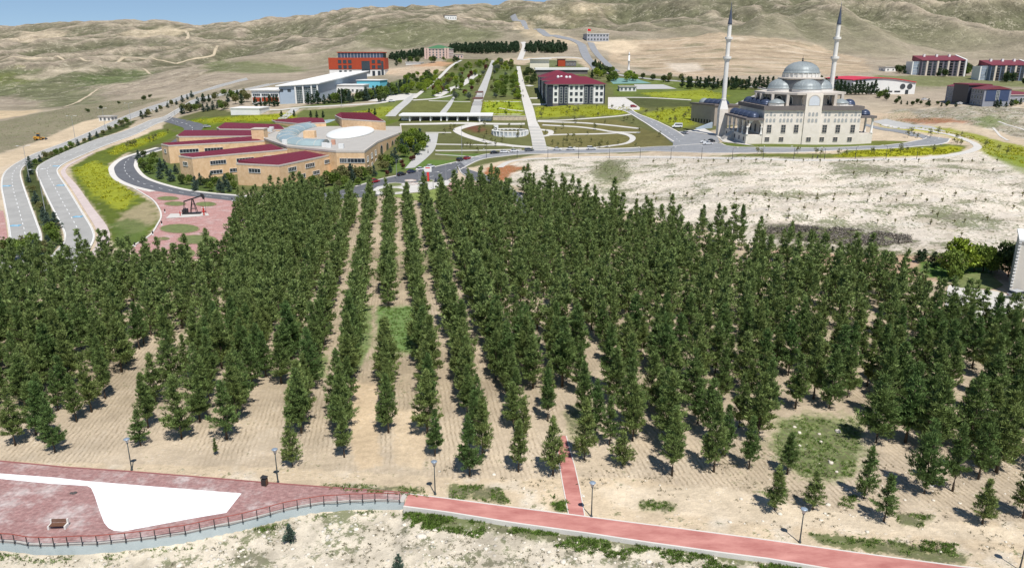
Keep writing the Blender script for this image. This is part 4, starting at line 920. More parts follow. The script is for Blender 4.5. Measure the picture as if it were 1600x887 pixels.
r4 = strip('road', NA, NB, M_ASPM, .12); dashes(mid(NA, NB), r4, .15, .18); kerb(spline(W2(NA)), r4, M_KERB, .5, .26, 1); kerb(spline(W2(NB)), r4, M_KERB, .5, .26, -1)
r5 = strip('road', [(1472,227),(1466,218),(1440,210),(1400,202),(1362,196),(1350,193)], [(1450,221),(1440,216),(1420,212),(1395,206),(1366,201),(1352,197)], M_ASPM, .13)
r6 = strip('road', [(968,172),(980,176),(1000,188),(1015,197.5),(1035,211),(1052,224)], [(985,170),(997,178),(1015,185),(1032,192),(1056,204),(1076,222)], M_ASPM, .14); dashes(mid([(968,172),(980,176),(1000,188),(1015,197.5),(1035,211),(1052,224)], [(985,170),(997,178),(1015,185),(1032,192),(1056,204),(1076,222)]), r6, .17, .16)
side_kerbs([(968,172),(980,176),(1000,188),(1015,197.5),(1035,211),(1052,222)], [(985,170),(997,178),(1015,185),(1032,192),(1056,204),(1070,213)], r6, .7)
sheet('parking_area', [(1050,232),(1056,206),(1072,205),(1120,213),(1125,222),(1100,231)], M_ASPM, .13)
sheet('forecourt', [(1072,205),(1100,201),(1128,214),(1170,226.5),(1180,229),(1130,222),(1118,212)], M_PAVE, .17)
ribbon('path', [(780,262),(800,252),(850,247.5),(950,245.5),(1050,246),(1200,249),(1320,250),(1420,249),(1480,243.5),(1520,235),(1527,228),(1510,219),(1475,209),(1430,201),(1380,195)], 3.2, M_PAVE, .12)
ribbon('path', [(1560,190),(1580,197),(1600,203),(1640,215)], 1.5, M_PAVE, .12); ribbon('path', [(1552,200),(1562,212),(1575,220)], 1.2, M_PAVE, .12)
sheet('pavement', [(1362,190),(1385,186),(1440,196),(1480,206),(1440,203),(1390,199)], M_PAVE2, .09)
r7 = strip('road', [(712,256),(722,272),(745,284),(778,294),(800,312),(812,332),(818,350)], [(720,254),(735,266),(765,276),(795,292),(818,310),(828,330),(832,350)], M_ASPD, .14); side_kerbs([(716,262),(722,272),(745,284),(778,294),(800,312),(812,332)], [(722,262),(735,266),(765,276),(795,292),(818,310),(828,330)], r7, .3)
# white plaza with round planters, by the red sign pylon
sheet('plaza', [(575,302),(590,292),(625,287),(690,283),(706,281),(700,290),(660,300),(600,306)], M_PAVE, .15)
sheet('pavement', [(604,306),(660,301),(706,288),(722,288),(722,312),(700,318),(640,312)], C and mat('weedy_verge', C(128,140,72), var=.3, scale=.4, bump=.3), .13)
sheet('pavement', [(690,300),(704,286),(722,290),(738,310),(720,330),(694,330)], M_PAVER2, .16)
for k, (a, b, c, d) in enumerate([(604,630,286,292.5),(590,632,294,302),(657,680,281,285.5),(632,651,281,284.5),(636,655,286,289.5)]):
    P = ellipse_px(a, b, c, d); o = sheet('planting_bed' if k < 3 else 'paving_ring', None, M_LAWNM if k < 3 else M_PAVE, .20, None, 4, world_pts=P); kerb(P + [P[0]], o, mat('ring_stone', C(200,170,152), var=.1) if k > 2 else M_KERB, .3, .3, 1)
# pump plaza
PP = [(770,415),(900,440),(1100,470),(1370,500),(1420,640),(1420,830),(1120,830),(800,830),(762,770),(830,725),(880,690),(920,630),(938,590),(930,545),(890,490),(800,435)]
pz = sheet('pavement', [(x / 3.695, 180 + y / 3.695) for x, y in PP], M_PAVER2, .13)
kl = [(x / 3.695, 180 + y / 3.695) for x, y in [(770,420),(830,455),(890,495),(925,545),(936,590),(915,635),(880,690),(830,725),(770,762)]]
kerb(spline(W2(kl)), pz, M_KERB, .5, .35, -1)
for a, b, c, d in [(905,1035,470,495),(945,1075,500,527),(1125,1252,502,530),(920,1155,630,685),(1020,1258,693,748),(913,980,706,724),(985,1135,770,830)]:
    P = ellipse_px(a / 3.695, b / 3.695, 180 + c / 3.695, 180 + d / 3.695); o = sheet('lawn', None, M_LAWNM, .19, None, 3, world_pts=P); kerb(P + [P[0]], o, mat('lawn_edge', C(170,140,120), var=.1), .25, .24, 1)
sheet('concrete_pad', [(x / 3.695, 180 + y / 3.695) for x, y in [(958,598),(985,572),(1200,568),(1208,582),(1080,592)]], M_PAVE, .20)
# ------------------------------------------------------------------ park: promenade, stairs, terraces
def pline(zs, ox, oy, sc): return [(ox + x / sc, oy + y / sc) for x, y in zs]
strip('promenade', [(815,240),(833,236)] and [(833,236),(830,216),(826,200),(824,190),(819,170),(812,140),(809,118),(807,104)], [(856,236),(850,214),(843,198),(838,188),(833,168),(822,140),(816,118),(813,104)], M_PAVE, .12)
st = thing('stairway', 'broad pale stone stairway at the foot of the long promenade', 'stairway', G(845, 228))
so = Vector(st.location); A_ = resample(W2([(833.5,235.5),(830,216),(825.5,197)]), 25); B_ = resample(W2([(855.5,235.5),(850,214),(841.5,197)]), 25)
for k in range(24):
    z = max(float(T(*A_[k])), float(T(*B_[k]))) + .28; V = [(*A_[k], z - .9), (*B_[k], z - .9), (*B_[k + 1], z - .9), (*A_[k + 1], z - .9), (*A_[k], z), (*B_[k], z), (*B_[k + 1], z), (*A_[k + 1], z)]
    m = MB().add([Vector(v) - so for v in V], [(0,3,2,1),(4,5,6,7),(0,1,5,4),(1,2,6,5),(2,3,7,6),(3,0,4,7)]); m.build('step', M_PAVE2 if k % 3 else M_PAVE, st)
ZB = lambda pts: pline(pts, 600, 70, 6.154)
strip('promenade', ZB([(825,665),(845,590),(870,520),(905,440),(940,370),(975,290),(1010,210),(1035,150)]), ZB([(925,665),(940,590),(955,520),(985,440),(1005,370),(1030,290),(1048,210),(1062,150)]), M_PAVE2, .13)
strip('path', ZB([(10,690),(60,640),(160,560),(240,500),(285,470)]), ZB([(110,690),(170,625),(245,560),(290,510),(330,470)]), M_PAVE2, .12)
strip('path', ZB([(525,668),(600,580),(680,485)]), ZB([(590,668),(650,580),(692,485)]), M_PAVE2, .12)
for q, w in ((ZB([(285,515),(420,410),(540,310),(640,210),(740,150)]), 3.0), (ZB([(275,535),(480,520),(680,480)]), 2.5), (ZB([(430,540),(620,545),(830,550)]), 1.6), (ZB([(330,660),(700,665),(1040,668),(1330,670)]), 1.2), (ZB([(960,545),(1100,545),(1320,550)]), 1.4), (ZB([(1110,610),(1200,625),(1340,640)]), 1.6),
    (ZB([(500,500),(640,430),(760,380),(850,310),(900,285)]), 6.0), (ZB([(640,410),(720,420)]), 3), (ZB([(1400,515),(1480,515)]), 5), (ZB([(1420,575),(1560,575)]), 5), (ZB([(1370,390),(1420,400)]), 5)):
    ribbon('path', q, w, M_PAVE, .13)
for k, (y0, y1) in enumerate([(490,525),(550,590)]):
    a, b = W2(ZB([(875 - k * 28, y1), (948, y1)])); c, d = W2(ZB([(890 - k * 28, y0), (955, y0)])); t = thing('pergola', ['upper', 'lower'][k] + ' dark brown slatted pergola roof over the stepped promenade', 'pergola', lift(a, 0)); o_ = Vector(t.location)
    zt = max(float(T(*p)) for p in (a, b, c, d)) + 2.8
    for p in (a, b, c, d): MB().box(p.x-.12-o_.x, p.x+.12-o_.x, p.y-.12-o_.y, p.y+.12-o_.y, float(T(*p))-.3-o_.z, zt-o_.z).build('post', M_WOOD, t)
    for q in range(9):
        f = q / 8; u = a.lerp(c, f); v = b.lerp(d, f); MB().tube([(u.x-o_.x, u.y-o_.y, zt+.1-o_.z), (v.x-o_.x, v.y-o_.y, zt+.1-o_.z)], .28, 4).build('slat', mat('pergola_brown', (.11, .055, .045), var=.2), t)
ZC = lambda pts: pline(pts, 600, 160, 4.0)
strip('path', ZC([(130,415),(200,330),(235,270),(262,195)]), ZC([(190,410),(270,345),(318,290),(340,195)]), M_PAVE2, .12)
for q, w in ((ZC([(640,128),(560,140),(480,160),(455,175),(480,195),(560,225),(680,255),(800,272),(930,282)]), 4.5), (ZC([(318,262),(500,265),(760,270)]), 2.2), (ZC([(320,302),(480,302),(640,300),(860,295)]), 2.2), (ZC([(320,325),(480,335),(620,345)]), 1.0), (ZC([(260,190),(420,190)]), 1.6), (ZC([(100,138),(300,135),(560,132),(880,135)]), 4.0),
    (ZC([(960,115),(1120,112),(1300,100),(1480,85),(1540,75)]), 2.2), (ZC([(960,120),(1100,125),(1250,130),(1420,145),(1600,165)]), 2.2), (ZC([(990,142),(1100,148),(1220,155),(1340,170),(1440,186),(1600,190)]), 2.2), (ZC([(1020,205),(1200,200),(1460,192)]), 2.2), (ZC([(1460,190),(1530,205),(1555,228),(1520,255),(1420,272),(1280,285),(1020,290)]), 3.0), (ZC([(1010,280),(1100,290),(1280,292),(1600,282)]), 2.0), (ZC([(960,170),(1040,180),(1030,205),(960,215)]), 3.0)):
    ribbon('path', q, w, M_PAVE, .13)
for e in (((940,195),(1000,200)), ): pass
ZM = lambda pts: pline(pts, 820, 60, 6.154)
sheet('parking_area', ZM([(800,570),(960,570),(1110,670),(1100,690),(900,690),(800,680)]), M_PAVE, .12)
sheet('sports_court', ZM([(1050,445),(1330,445),(1460,488),(1080,492)]), M_PAVE2, .12); sheet('sports_court', ZM([(820,410),(870,380),(1080,395),(1220,435),(850,440)]), mat('green_court', C(120,156,148), var=.08), .12)
ribbon('path', ZM([(800,572),(1000,570),(1250,575),(1600,595)]), 3.0, M_PAVE, .12)
rd = ribbon('road', [(1180,178),(1150,176)] and [(1155,166),(1175,156),(1190,149),(1205,143),(1190,138),(1160,134),(1120,130),(1060,127),(1000,122),(960,116),(935,110)], 9.0, M_ASPH, .14)
ribbon('road', [(936,112),(928,102),(918,92),(912,80),(908,70),(895,63),(870,57),(845,48),(820,40),(806,32),(801,24)], 10.0, M_ASPM, .35, skirt=2.0)
ribbon('road', [(962,112),(948,100),(934,86),(926,74),(923,67)], 8.0, M_ASPM, .3, skirt=1.5)
ribbon('road', [(815,94),(850,91),(890,90),(910,92)], 6.0, M_PAVE, .2, skirt=.8); ribbon('path', [(812,94),(816,84),(820,72),(817,66)], 6.0, M_PAVE, .2, skirt=.8)
ribbon('road', [(390,139),(430,131),(480,125),(505,122)], 8.0, M_ASPH, .12); ribbon('path', ZB([(130,140)]) and [(380,168),(430,172),(470,168),(530,165),(600,160),(640,150),(655,147)], 3.5, M_PAVE, .12)
ribbon('path', [(440,186),(452,178),(462,170)], 5, M_PAVE2, .13); sheet('parking_area', [(575,158),(600,150),(640,146),(652,148),(640,156),(600,160)], M_PAVE, .11)
# dirt tracks on the hills
M_TRACK = mat('dirt_track', C(196,180,152), var=.1, scale=.1)
for q, w in (([(290,48),(294,55),(292,62)], 9), ([(340,72),(336,80),(330,88),(300,93),(275,100)], 6), ([(0,96),(40,92),(90,88),(130,94),(160,98)], 6), ([(160,96),(200,90),(240,92),(275,100)], 5), ([(100,168),(130,155),(150,142),(158,138)], 5), ([(205,105),(225,108),(235,116)], 5), ([(700,26),(730,28),(760,32),(790,36)], 6)):
    ribbon('dirt_track', q, w * .6, M_TRACK, .4, skirt=1.5, step=8)
# ------------------------------------------------------------------ buildings
M_GLASS = glassmat('window_glass', (.035, .045, .055)); M_FRAME = mat('window_frame', C(228,228,224), var=.04); M_DFRAME = mat('dark_frame', (.06, .065, .07), var=.1)
M_MAROON = mat('maroon_roof', C(118,44,58), rough=.6, var=.1, scale=.5, streak=(1, 6, 1)); M_RED = mat('red_roof', C(126,62,70), rough=.6, var=.1, scale=.5)
M_TAN = mat('tan_brick', C(228,188,142), var=.09, scale=.6, color2=C(236,202,162)); M_CREAM = mat('cream_stone', C(220,206,188), var=.05, scale=.4)
M_GREYR = mat('grey_roof', C(184,179,170), var=.07, scale=.2); M_TRIM = mat('pale_trim', C(206,196,184), var=.06)
M_LEAD = mat('lead_dome', C(150,157,157), rough=.45, metal=.1, var=.16, scale=.8, streak=(3, 3, .4)); M_NAVY = mat('navy_dome', C(66,76,98), rough=.35, metal=.2, var=.15, scale=.6)
M_DARK = mat('dark_cladding', (.035, .04, .055), rough=.5, var=.15); M_SLATE = mat('slate_trim', C(120,112,108), var=.1)
def atz(px, py, z):
    dx, dy, dz = ray(px, py); t = (z - CAM_H) / dz; return Vector((dx * t, dy * t))
WIN = {}
def window_mesh(w, h, nx, nz, frame, glass, arch=False):
    key = (round(w, 2), round(h, 2), nx, nz, frame.name, glass.name, arch)
    if key in WIN: return WIN[key]
    b = MB(); t = min(.12, w * .09); b.mi = 1
    if arch:
        n = 8; r = w / 2; pts_ = [(-r, 0), (r, 0), (r, h - r)] + [(r * math.cos(math.pi * k / n), h - r + r * math.sin(math.pi * k / n)) for k in range(1, n)] + [(-r, h - r)]
        b.add([(x, -.03, z) for x, z in pts_], [tuple(range(len(pts_)))]); b.mi = 0; q = [(x * 1.16, -.09, z + (.0 if z < .01 else .08 * w)) for x, z in pts_]; m_ = len(pts_)
        b.add(q + [(x, -.09, z) for x, z in pts_] + [(x, .05, z) for x, z in pts_], [(i, (i + 1) % m_, m_ + (i + 1) % m_, m_ + i) for i in range(m_)] + [(m_ + i, m_ + (i + 1) % m_, 2 * m_ + (i + 1) % m_, 2 * m_ + i) for i in range(m_)])
    else:
        b.quad((-w/2, -.03, 0), (w/2, -.03, 0), (w/2, -.03, h), (-w/2, -.03, h)); b.mi = 0
        b.box(-w/2 - t, -w/2, -.14, .02, -t, h + t); b.box(w/2, w/2 + t, -.14, .02, -t, h + t); b.box(-w/2, w/2, -.20, .02, -t, 0); b.box(-w/2, w/2, -.14, .02, h, h + t)
        for k in range(1, nx): x = -w/2 + w * k / nx; b.box(x - t/3, x + t/3, -.09, 0, 0, h)
        for k in range(1, nz): z = h * k / nz; b.box(-w/2, w/2, -.088, 0, z - t/3, z + t/3)
    WIN[key] = b.mesh('window', [frame, glass]); return WIN[key]
class Bld:
    def __init__(s, name, label, cat, p, group=None):
        s.o = Vector(p); s.t = thing(name, label, cat, s.o, 0, group)
    def loc(s, p, z): return (p[0] - s.o.x, p[1] - s.o.y, z - s.o.z)
    def prism(s, foot, z0, z1, m, name='wall', zt=None):
        return MB().prism([(p[0] - s.o.x, p[1] - s.o.y) for p in foot], z0 - s.o.z, z1 - s.o.z, [z - s.o.z for z in zt] if zt else None).build(name, m, s.t)
    def hip(s, foot, z, hgt, m, over=.6, rid=.5, name='roof'):
        a, b, c, d = grow(foot, over); f = [Vector(p) for p in (a, b, c, d)]; W = (f[1] - f[0]).length; D = (f[3] - f[0]).length
        if W >= D: l = f[0].lerp(f[3], .5); r = f[1].lerp(f[2], .5); i = min(.48, D * rid / W); e0, e1 = l.lerp(r, i), l.lerp(r, 1 - i); fs = [(0,1,5,4),(2,3,4,5),(1,2,5),(3,0,4)]
        else: l = f[0].lerp(f[1], .5); r = f[3].lerp(f[2], .5); i = min(.48, W * rid / D); e0, e1 = l.lerp(r, i), l.lerp(r, 1 - i); fs = [(0,1,4),(1,2,5,4),(2,3,5),(3,0,4,5)]
        V = [s.loc(p, z) for p in f] + [s.loc(e0, z + hgt), s.loc(e1, z + hgt)]
        return MB().add(V, fs + [(3, 2, 1, 0)]).build(name, m, s.t)
    def win(s, a, b, f, z, w, h, nx=2, nz=1, frame=None, glass=None, arch=False, parent=None, name='window'):
        a, b = Vector(a), Vector(b); p = a.lerp(b, f); o = put(name, window_mesh(w, h, nx, nz, frame or M_FRAME, glass or M_GLASS, arch), parent or s.t, s.loc(p, z)); o.rotation_euler = (0, 0, math.atan2(b.y - a.y, b.x - a.x)); return o
    def box(s, name, p, sx, sy, z0, z1, m, rz=0):
        return MB().box(p[0]-s.o.x-sx/2, p[0]-s.o.x+sx/2, p[1]-s.o.y-sy/2, p[1]-s.o.y+sy/2, z0-s.o.z, z1-s.o.z, rz).build(name, m, s.t)
def grow(foot, d):
    """move every edge of a counter-clockwise footprint outward"""
    n = len(foot); P = [Vector(p[:2]) for p in foot]; out = []
    for i in range(n):
        a, b, c = P[i - 1], P[i], P[(i + 1) % n]; e1 = (b - a).normalized(); e2 = (c - b).normalized(); n1_ = Vector((e1.y, -e1.x)); n2_ = Vector((e2.y, -e2.x)); k = 1 + n1_.dot(n2_)
        out.append(b + (n1_ + n2_) * (d / max(.35, k)))
    return out
def ccw(P):
    A = sum(P[i].x * P[(i + 1) % len(P)].y - P[(i + 1) % len(P)].x * P[i].y for i in range(len(P))); return P if A > 0 else P[::-1]
def rect(a, b, depth):
    a, b = Vector(a[:2]), Vector(b[:2]); d = (b - a).normalized(); n = Vector((-d.y, d.x)); return [a, b, b + n * depth, a + n * depth]
def parapet(B, foot, z0, z1, m, w=.45, name='parapet'):
    O = grow(foot, .08); I = grow(foot, -w); n = len(O); V = [B.loc(p, z0) for p in O] + [B.loc(p, z1) for p in O] + [B.loc(p, z1) for p in I] + [B.loc(p, z0) for p in I]
    return MB().add(V, [(k * n + i, k * n + (i + 1) % n, (k + 1) * n + (i + 1) % n, (k + 1) * n + i) for k in range(3) for i in range(n)]).build(name, m, B.t)
def base_of(foot): return min(float(T(p[0], p[1])) for p in foot)
# ---- brown faculty building: fan of wings round an oval hall
ZF = lambda x, y: (220 + x / 3.636, 160 + y / 3.636)
fb = Bld('faculty_building', 'low tan brick building with maroon roofed wings fanning round an oval hall', 'building', G(480, 285))
def wing(pts, zr, wins=()):
    P = [atz(*ZF(*q), zr) for q in pts]
    if zr is None: pass
    P2 = ccw(P); rev = P2 is not P; zb = base_of(P2) - 1.5
    w = fb.prism(P2, zb, zr - .55, M_TAN, 'wing_wall'); parapet(fb, P2, zr - .545, zr, M_TRIM); I = grow(P2, -.5); nP = len(P2); E = [i for i in range(nP) if (P2[i] - P2[i - 1]).length > .55 * max((P2[j] - P2[j - 1]).length for j in range(nP))]; ei = min(E, key=lambda i: P2[i].y + P2[i - 1].y); ea, eb_ = I[ei - 1], I[ei]; un = (eb_ - ea).normalized(); dd_ = [abs((p - ea).x * un.y - (p - ea).y * un.x) for p in I]; md_ = max(dd_)
    roof = fb.prism(I, zr - .545, 0, M_MAROON, 'roof', [zr - .25 + 1.3 * d / md_ for d in dd_])
    c = sum(P2, Vector((0, 0))) / len(P2); a, b = P2[0], P2[1]
    L = max(((P2[i] - P2[i - 1]).length, i) for i in range(len(P2)))[1]; e0, e1 = P2[L - 1], P2[L]; I = grow(P2, -.5)
    # roof seams across the wing
    q0, q1 = I[L - 1], I[L]; opp0, opp1 = I[(L + 1) % len(I)], I[L - 2]
    k = int((q1 - q0).length / 2.2)
    for i in range(1, k):
        f = i / k; u = q0.lerp(q1, f); v = opp1.lerp(opp0, f); zz = lambda p: zr - .22 + 1.3 * min(1, abs((p - ea).x * un.y - (p - ea).y * un.x) / md_); MB().tube([fb.loc(u, zz(u)), fb.loc(v, zz(v))], .06, 3, False).build('seam', M_MAROON, roof).location = fb.loc(Vector((fb.o.x, fb.o.y)), fb.o.z)
    return P
def wwin(P, i, f, z, w, h, nx): fb.win(P[i], P[i + 1], f, z, w, h, nx)
P = wing([(542,345),(785,357),(1112,290),(1042,266)], 9.3)
wwin(P, 0, .42, 6.0, 5.2, 1.5, 4); 
for f, w in ((.2, 5.0), (.5, 6.0), (.82, 4.6)): wwin(P, 1, f, 6.0, w, 1.5, 5)
for f in (.35, .6): wwin(P, 1, f, 2.6, 4.4, 1.4, 4)
P = wing([(215,302),(290,313),(832,266),(742,248)], 10.0)
wwin(P, 0, .45, 6.2, 3.4, 1.5, 3)
for f, w in ((.25, 6.5), (.53, 7.5), (.8, 6)): wwin(P, 1, f, 6.4, w, 1.5, 6)
for f in (.22, .42): wwin(P, 1, f, 2.6, 5, 1.4, 4)
P = wing([(115,236),(155,244),(706,217),(632,204)], 10.3)
wwin(P, 0, .5, 6.6, 2.2, 1.5, 2); wwin(P, 1, .2, 6.6, 8, 1.5, 6); wwin(P, 1, .45, 6.6, 8, 1.5, 6)
for pts, zr in (([(200,188),(216,193),(656,190),(652,168),(246,169)], 11.0), ([(430,143),(446,150),(832,154),(790,132),(476,124)], 12.0), ([(742,101),(762,108),(900,120),(1052,114),(1040,100),(804,86)], 13.2), ([(1102,74),(1140,92),(1390,108),(1310,68),(1132,64)], 15.8)): wing(pts, zr)
tp = atz(*ZF(678, 205), 10.6); fb.box('tower', tp, 6, 6, 2, 15.2, M_TAN); fb.box('tower_cap', tp, 6.4, 6.4, 15.202, 15.6, M_TRIM)
zr = 11.0
HO = [(1270,281),(1345,226),(1420,196),(1482,172),(1478,128),(1492,100),(1400,93),(1230,96),(1050,112),(870,138),(760,165),(705,190),(700,208),(830,252),(1110,280)]
HP = ccw([atz(*ZF(*q), zr) for q in HO]); fb.prism(HP, 1.0, zr - .4, M_TAN, 'hall_wall'); parapet(fb, HP, zr - .396, zr + .45, M_TRIM, .5); fb.prism(grow(HP, -.5), zr - .396, zr, M_GREYR, 'hall_roof')
cN = atz(*ZF(1270,281), zr); cM = atz(*ZF(1345,226), zr); cE = atz(*ZF(1482,172), zr); cW = atz(*ZF(1110,280), zr); cQ = atz(*ZF(1420,196), zr)
for f, w in ((.25, 3.2), (.68, 7.5)): fb.win(cW, cN, f, 6.5, w, 1.7, 5)
for f in (.2, .5, .8): fb.win(cN, cM, f, 6.0, 3.6, 2.2, 2); fb.win(cN, cM, f, 2.0, 3.4, 2.0, 2)
for f in (.25, .7): fb.win(cM, cQ, f, 4.6, 4.4, 4.2, 1, 1, M_TRIM, None, True)
for f in (.12, .37, .62, .87): fb.win(cQ, cE, f, 4.4, 4.2, 4.4, 1, 1, M_TRIM, None, True)
# curved glazed vault and white oval dome on the hall roof
arc = [atz(*ZF(*q), zr) for q in [(1262,112),(1160,116),(1050,124),(950,138),(880,158),(838,182),(835,206),(880,228),(960,240),(1052,242)]]
AR = spline(arc, 4); V = []; Fc = []; nk = 7; vw = 5.2
for i, p in enumerate(AR):
    t = (AR[min(i + 1, len(AR) - 1)] - AR[max(i - 1, 0)]).normalized(); n_ = Vector((-t.y, t.x))
    for k in range(nk): a = math.pi * k / (nk - 1); q = p + n_ * (vw * math.cos(a)); V.append(fb.loc(q, zr + .1 + 2.4 * math.sin(a)))
for i in range(len(AR) - 1):
    for k in range(nk - 1): Fc.append((i*nk+k, i*nk+k+1, (i+1)*nk+k+1, (i+1)*nk+k))
Fc += [tuple(range(nk)), tuple(range(len(V) - 1, len(V) - 1 - nk, -1))]
va = MB().add(V, Fc).build('glass_vault', mat('vault_glass', C(160,178,178), rough=.25, var=.08, scale=.3, spec=.5), fb.t, True)
for i in range(1, len(AR) - 1, 3): MB().tube([(V[i*nk+k][0], V[i*nk+k][1], V[i*nk+k][2] + .05) for k in range(nk)], .09, 4, False).build('rib', M_TRIM, va)
dc = atz(*ZF(1195, 176), zr); dr = (atz(*ZF(1328, 172), zr) - atz(*ZF(1060, 180), zr)).length / 2; dy_ = (atz(*ZF(1195, 140), zr) - atz(*ZF(1195, 212), zr)).length / 2
MB().lathe([(1.0, zr + .02 - fb.o.z), (1.0, zr + .5 - fb.o.z)] + [(math.cos(a * math.pi / 20), zr + .5 + 1.9 * math.sin(a * math.pi / 20) - fb.o.z) for a in range(1, 11)], 36, dc.x - fb.o.x, dc.y - fb.o.y, sx=dr * .9, sy=dy_ * .85).build('dome', mat('dome_white', C(236,236,230), rough=.5, var=.03), fb.t, True)
for q in [(735,168),(800,200),(745,160),(868,135),(915,130),(885,228),(820,236),(1045,255),(1070,258),(1140,262),(1240,98),(1296,96),(1312,94),(1327,92),(1422,90),(1437,90),(1450,90)]:
    p = atz(*ZF(*q), zr); o = fb.box('air_conditioner', p, 2.2, 1.5, zr + .01, zr + 2.0, M_FRAME)
p = atz(*ZF(962, 200), zr); fb.box('roof_kiosk', p, 5.5, 4, zr + .01, zr + 3.2, M_TAN); p = atz(*ZF(1095, 240), zr); fb.box('vent_stack', p, 1.6, 1.6, zr + .01, zr + 2.2, mat('pink_brick', C(206,158,134)))
# ---- dormitory with maroon hip roofs
dm = Bld('dormitory', 'white and navy four level dormitory block with maroon hip roofs', 'building', G(900, 168))
a0, b0 = Vector(G(855, 167)[:2]), Vector(G(950, 170)[:2]); b0.y = a0.y + .5; dv = (b0 - a0).normalized(); nv = Vector((-dv.y, dv.x)); Wd = (b0 - a0).length; z0 = base_of([a0, b0]) - .3; H0 = top_z(a0, 132.5) - z0
for k, (x0, x1, d0, d1, dz) in enumerate([(0, 1, 0, 26, 0), (-.03, .82, 26.02, 54, 1.5), (-.05, .66, 54.04, 84, 3.2)]):
    fp = [a0 + dv * Wd * x0 + nv * d0, a0 + dv * Wd * x1 + nv * d0, a0 + dv * Wd * x1 + nv * d1, a0 + dv * Wd * x0 + nv * d1]
    dm.prism(fp, z0 - 2, z0 + H0 + dz, M_WHITEW); dm.prism(grow(fp, 1.0), z0 + H0 + dz + .01, z0 + H0 + dz + .35, M_SLATE, 'eaves'); dm.hip([Vector(p) for p in grow(fp, .4)], z0 + H0 + dz + .36, 4.4, M_MAROON, .5, .42)
    for q in range(3):
        e0, e1 = fp[3], fp[0]
        for fl in range(3): dm.win(e0, e1, .18 + .32 * q, z0 + 4.2 + dz + fl * 3.6, 1.6, 1.7, 2)
        p = e0.lerp(e1, .02 + .48 * q); dm.box('corner_panel', p, .5, 3.2, z0 - 1, z0 + H0 + dz - .05, M_DARK, math.atan2(dv.y, dv.x))
    e0, e1 = fp[1], fp[2]
    for q in range(3):
        for fl in range(3): dm.win(e0, e1, .2 + .3 * q, z0 + 4.2 + dz + fl * 3.6, 1.6, 1.7, 2)
S = lambda x: (x - 215) / 585.0
def panel(s0, s1, zA, zB, m, name, y=-.12):
    p0, p1 = a0 + dv * Wd * s0, a0 + dv * Wd * s1; return dm.prism([p0 + nv * y, p1 + nv * y, p1 - nv * .001, p0 - nv * .001], zA, zB, m, name)
panel(0, S(272), z0 - 1, z0 + H0 - .1, M_DARK, 'navy_panel'); panel(S(328), S(428), z0 - 1, z0 + H0 - .1, M_DARK, 'navy_panel'); panel(S(585), S(682), z0 - 1, z0 + H0 - .1, M_DARK, 'navy_panel'); panel(S(788), 1.0, z0 - 1, z0 + H0 - .1, M_DARK, 'navy_panel')
panel(S(428), S(585), z0 - 1, z0 + 2.4, M_SLATE, 'plinth'); panel(S(682), S(788), z0 - 1, z0 + 2.4, M_SLATE, 'plinth'); panel(S(272), S(328), z0 - 1, z0 + 2.4, M_SLATE, 'plinth')
fa, fb_ = a0 - nv * .13, b0 - nv * .13
for x in (355, 405, 608, 662): dm.win(fa, fb_, S(x), z0 + 2.6, 1.5, H0 - 4.2, 1, 6, M_FRAME)
for x in (300, 458, 510, 560, 718, 765, 245):
    for fl in range(3): dm.win(a0 if x != 245 else fa, b0 if x != 245 else fb_, S(x), z0 + 3.7 + fl * 3.75, 1.5, 1.8, 2, 1, M_DFRAME)
for x in (505, 555, 710, 762): dm.win(fa, fb_, S(x), z0 + .5, 1.5, 1.2, 2)
for q in (0, 1):
    p = a0 + dv * Wd * (.22 + .13 * q) + nv * (20 - 9 * q)
    for k in (0, 1):
        b = MB(); b.lathe([(.9, 0), (.9, 1.6), (.5, 2.1), (0, 2.2)], 12); o = b.build('water_tank', M_FRAME, dm.t, True); o.location = dm.loc(p + dv * (2.2 * k), z0 + H0 + 3.0)
# ---- library: red upper floors over white
lb = Bld('library', 'tall red and white block with dark glass penthouse behind the sloping white roof', 'building', G(550, 124))
n_, r_ = Vector(G(515.7, 124)[:2]), Vector(G(591, 124.5)[:2]); r_.y = n_.y + 3; fp = rect(n_, r_, 34); z0 = base_of(fp[:2]) - .5; zt = top_z(n_, 90.5); zm = top_z(n_, 108.7); zp = top_z(n_ + Vector((0, 4)), 82.7)
M_BRICKR = mat('red_cladding', C(176,74,46), var=.08, scale=.2)
lb.prism(fp, z0 - 6, zm, M_WHITEW); lb.prism(grow(fp, .35), zm + .005, zt, M_BRICKR, 'red_storey'); fi = rect(fp[0].lerp(fp[1], .16) + Vector((0, 2)), fp[1] + Vector((-1, 2)), 26); lb.prism(fi, zt + .005, zp, glassmat('blue_glass', (.05, .075, .12)), 'penthouse'); lb.prism(grow(fi, .8), zp + .005, zp + .7, M_BRICKR, 'penthouse_roof')
e0, e1 = grow(fp, .36)[:2]
for k in range(1, 14): p = fi[0].lerp(fi[1], k / 14); lb.box('mullion', p, .25, .2, zt + .02, zp, M_FRAME)
for x in (.2, .29, .38, .8, .9):
    for k in (0, 1): lb.win(e0, e1, x, zt - 4.6 - k * 4.5, 2.8, 2.6, 2, 2, M_DFRAME)
for x in (.2, .29, .38): lb.win(fp[0], fp[1], x, zm - 3.6, 2.0, 2.6, 1, 1, M_DFRAME)
for x in (.8, .9): lb.win(fp[0], fp[1], x, zm - 8.6, 2.2, 7.2, 1, 3, M_DFRAME)
lb.win(grow(fp, .5)[0], grow(fp, .5)[1], .66, zm - 2.5, 7.0, zt - zm - .4, 5, 6, M_DFRAME); lb.win(grow(fp, .5)[0], grow(fp, .5)[1], .955, z0 + 2, 1.8, zt - z0 - 5, 2, 9, M_DFRAME)
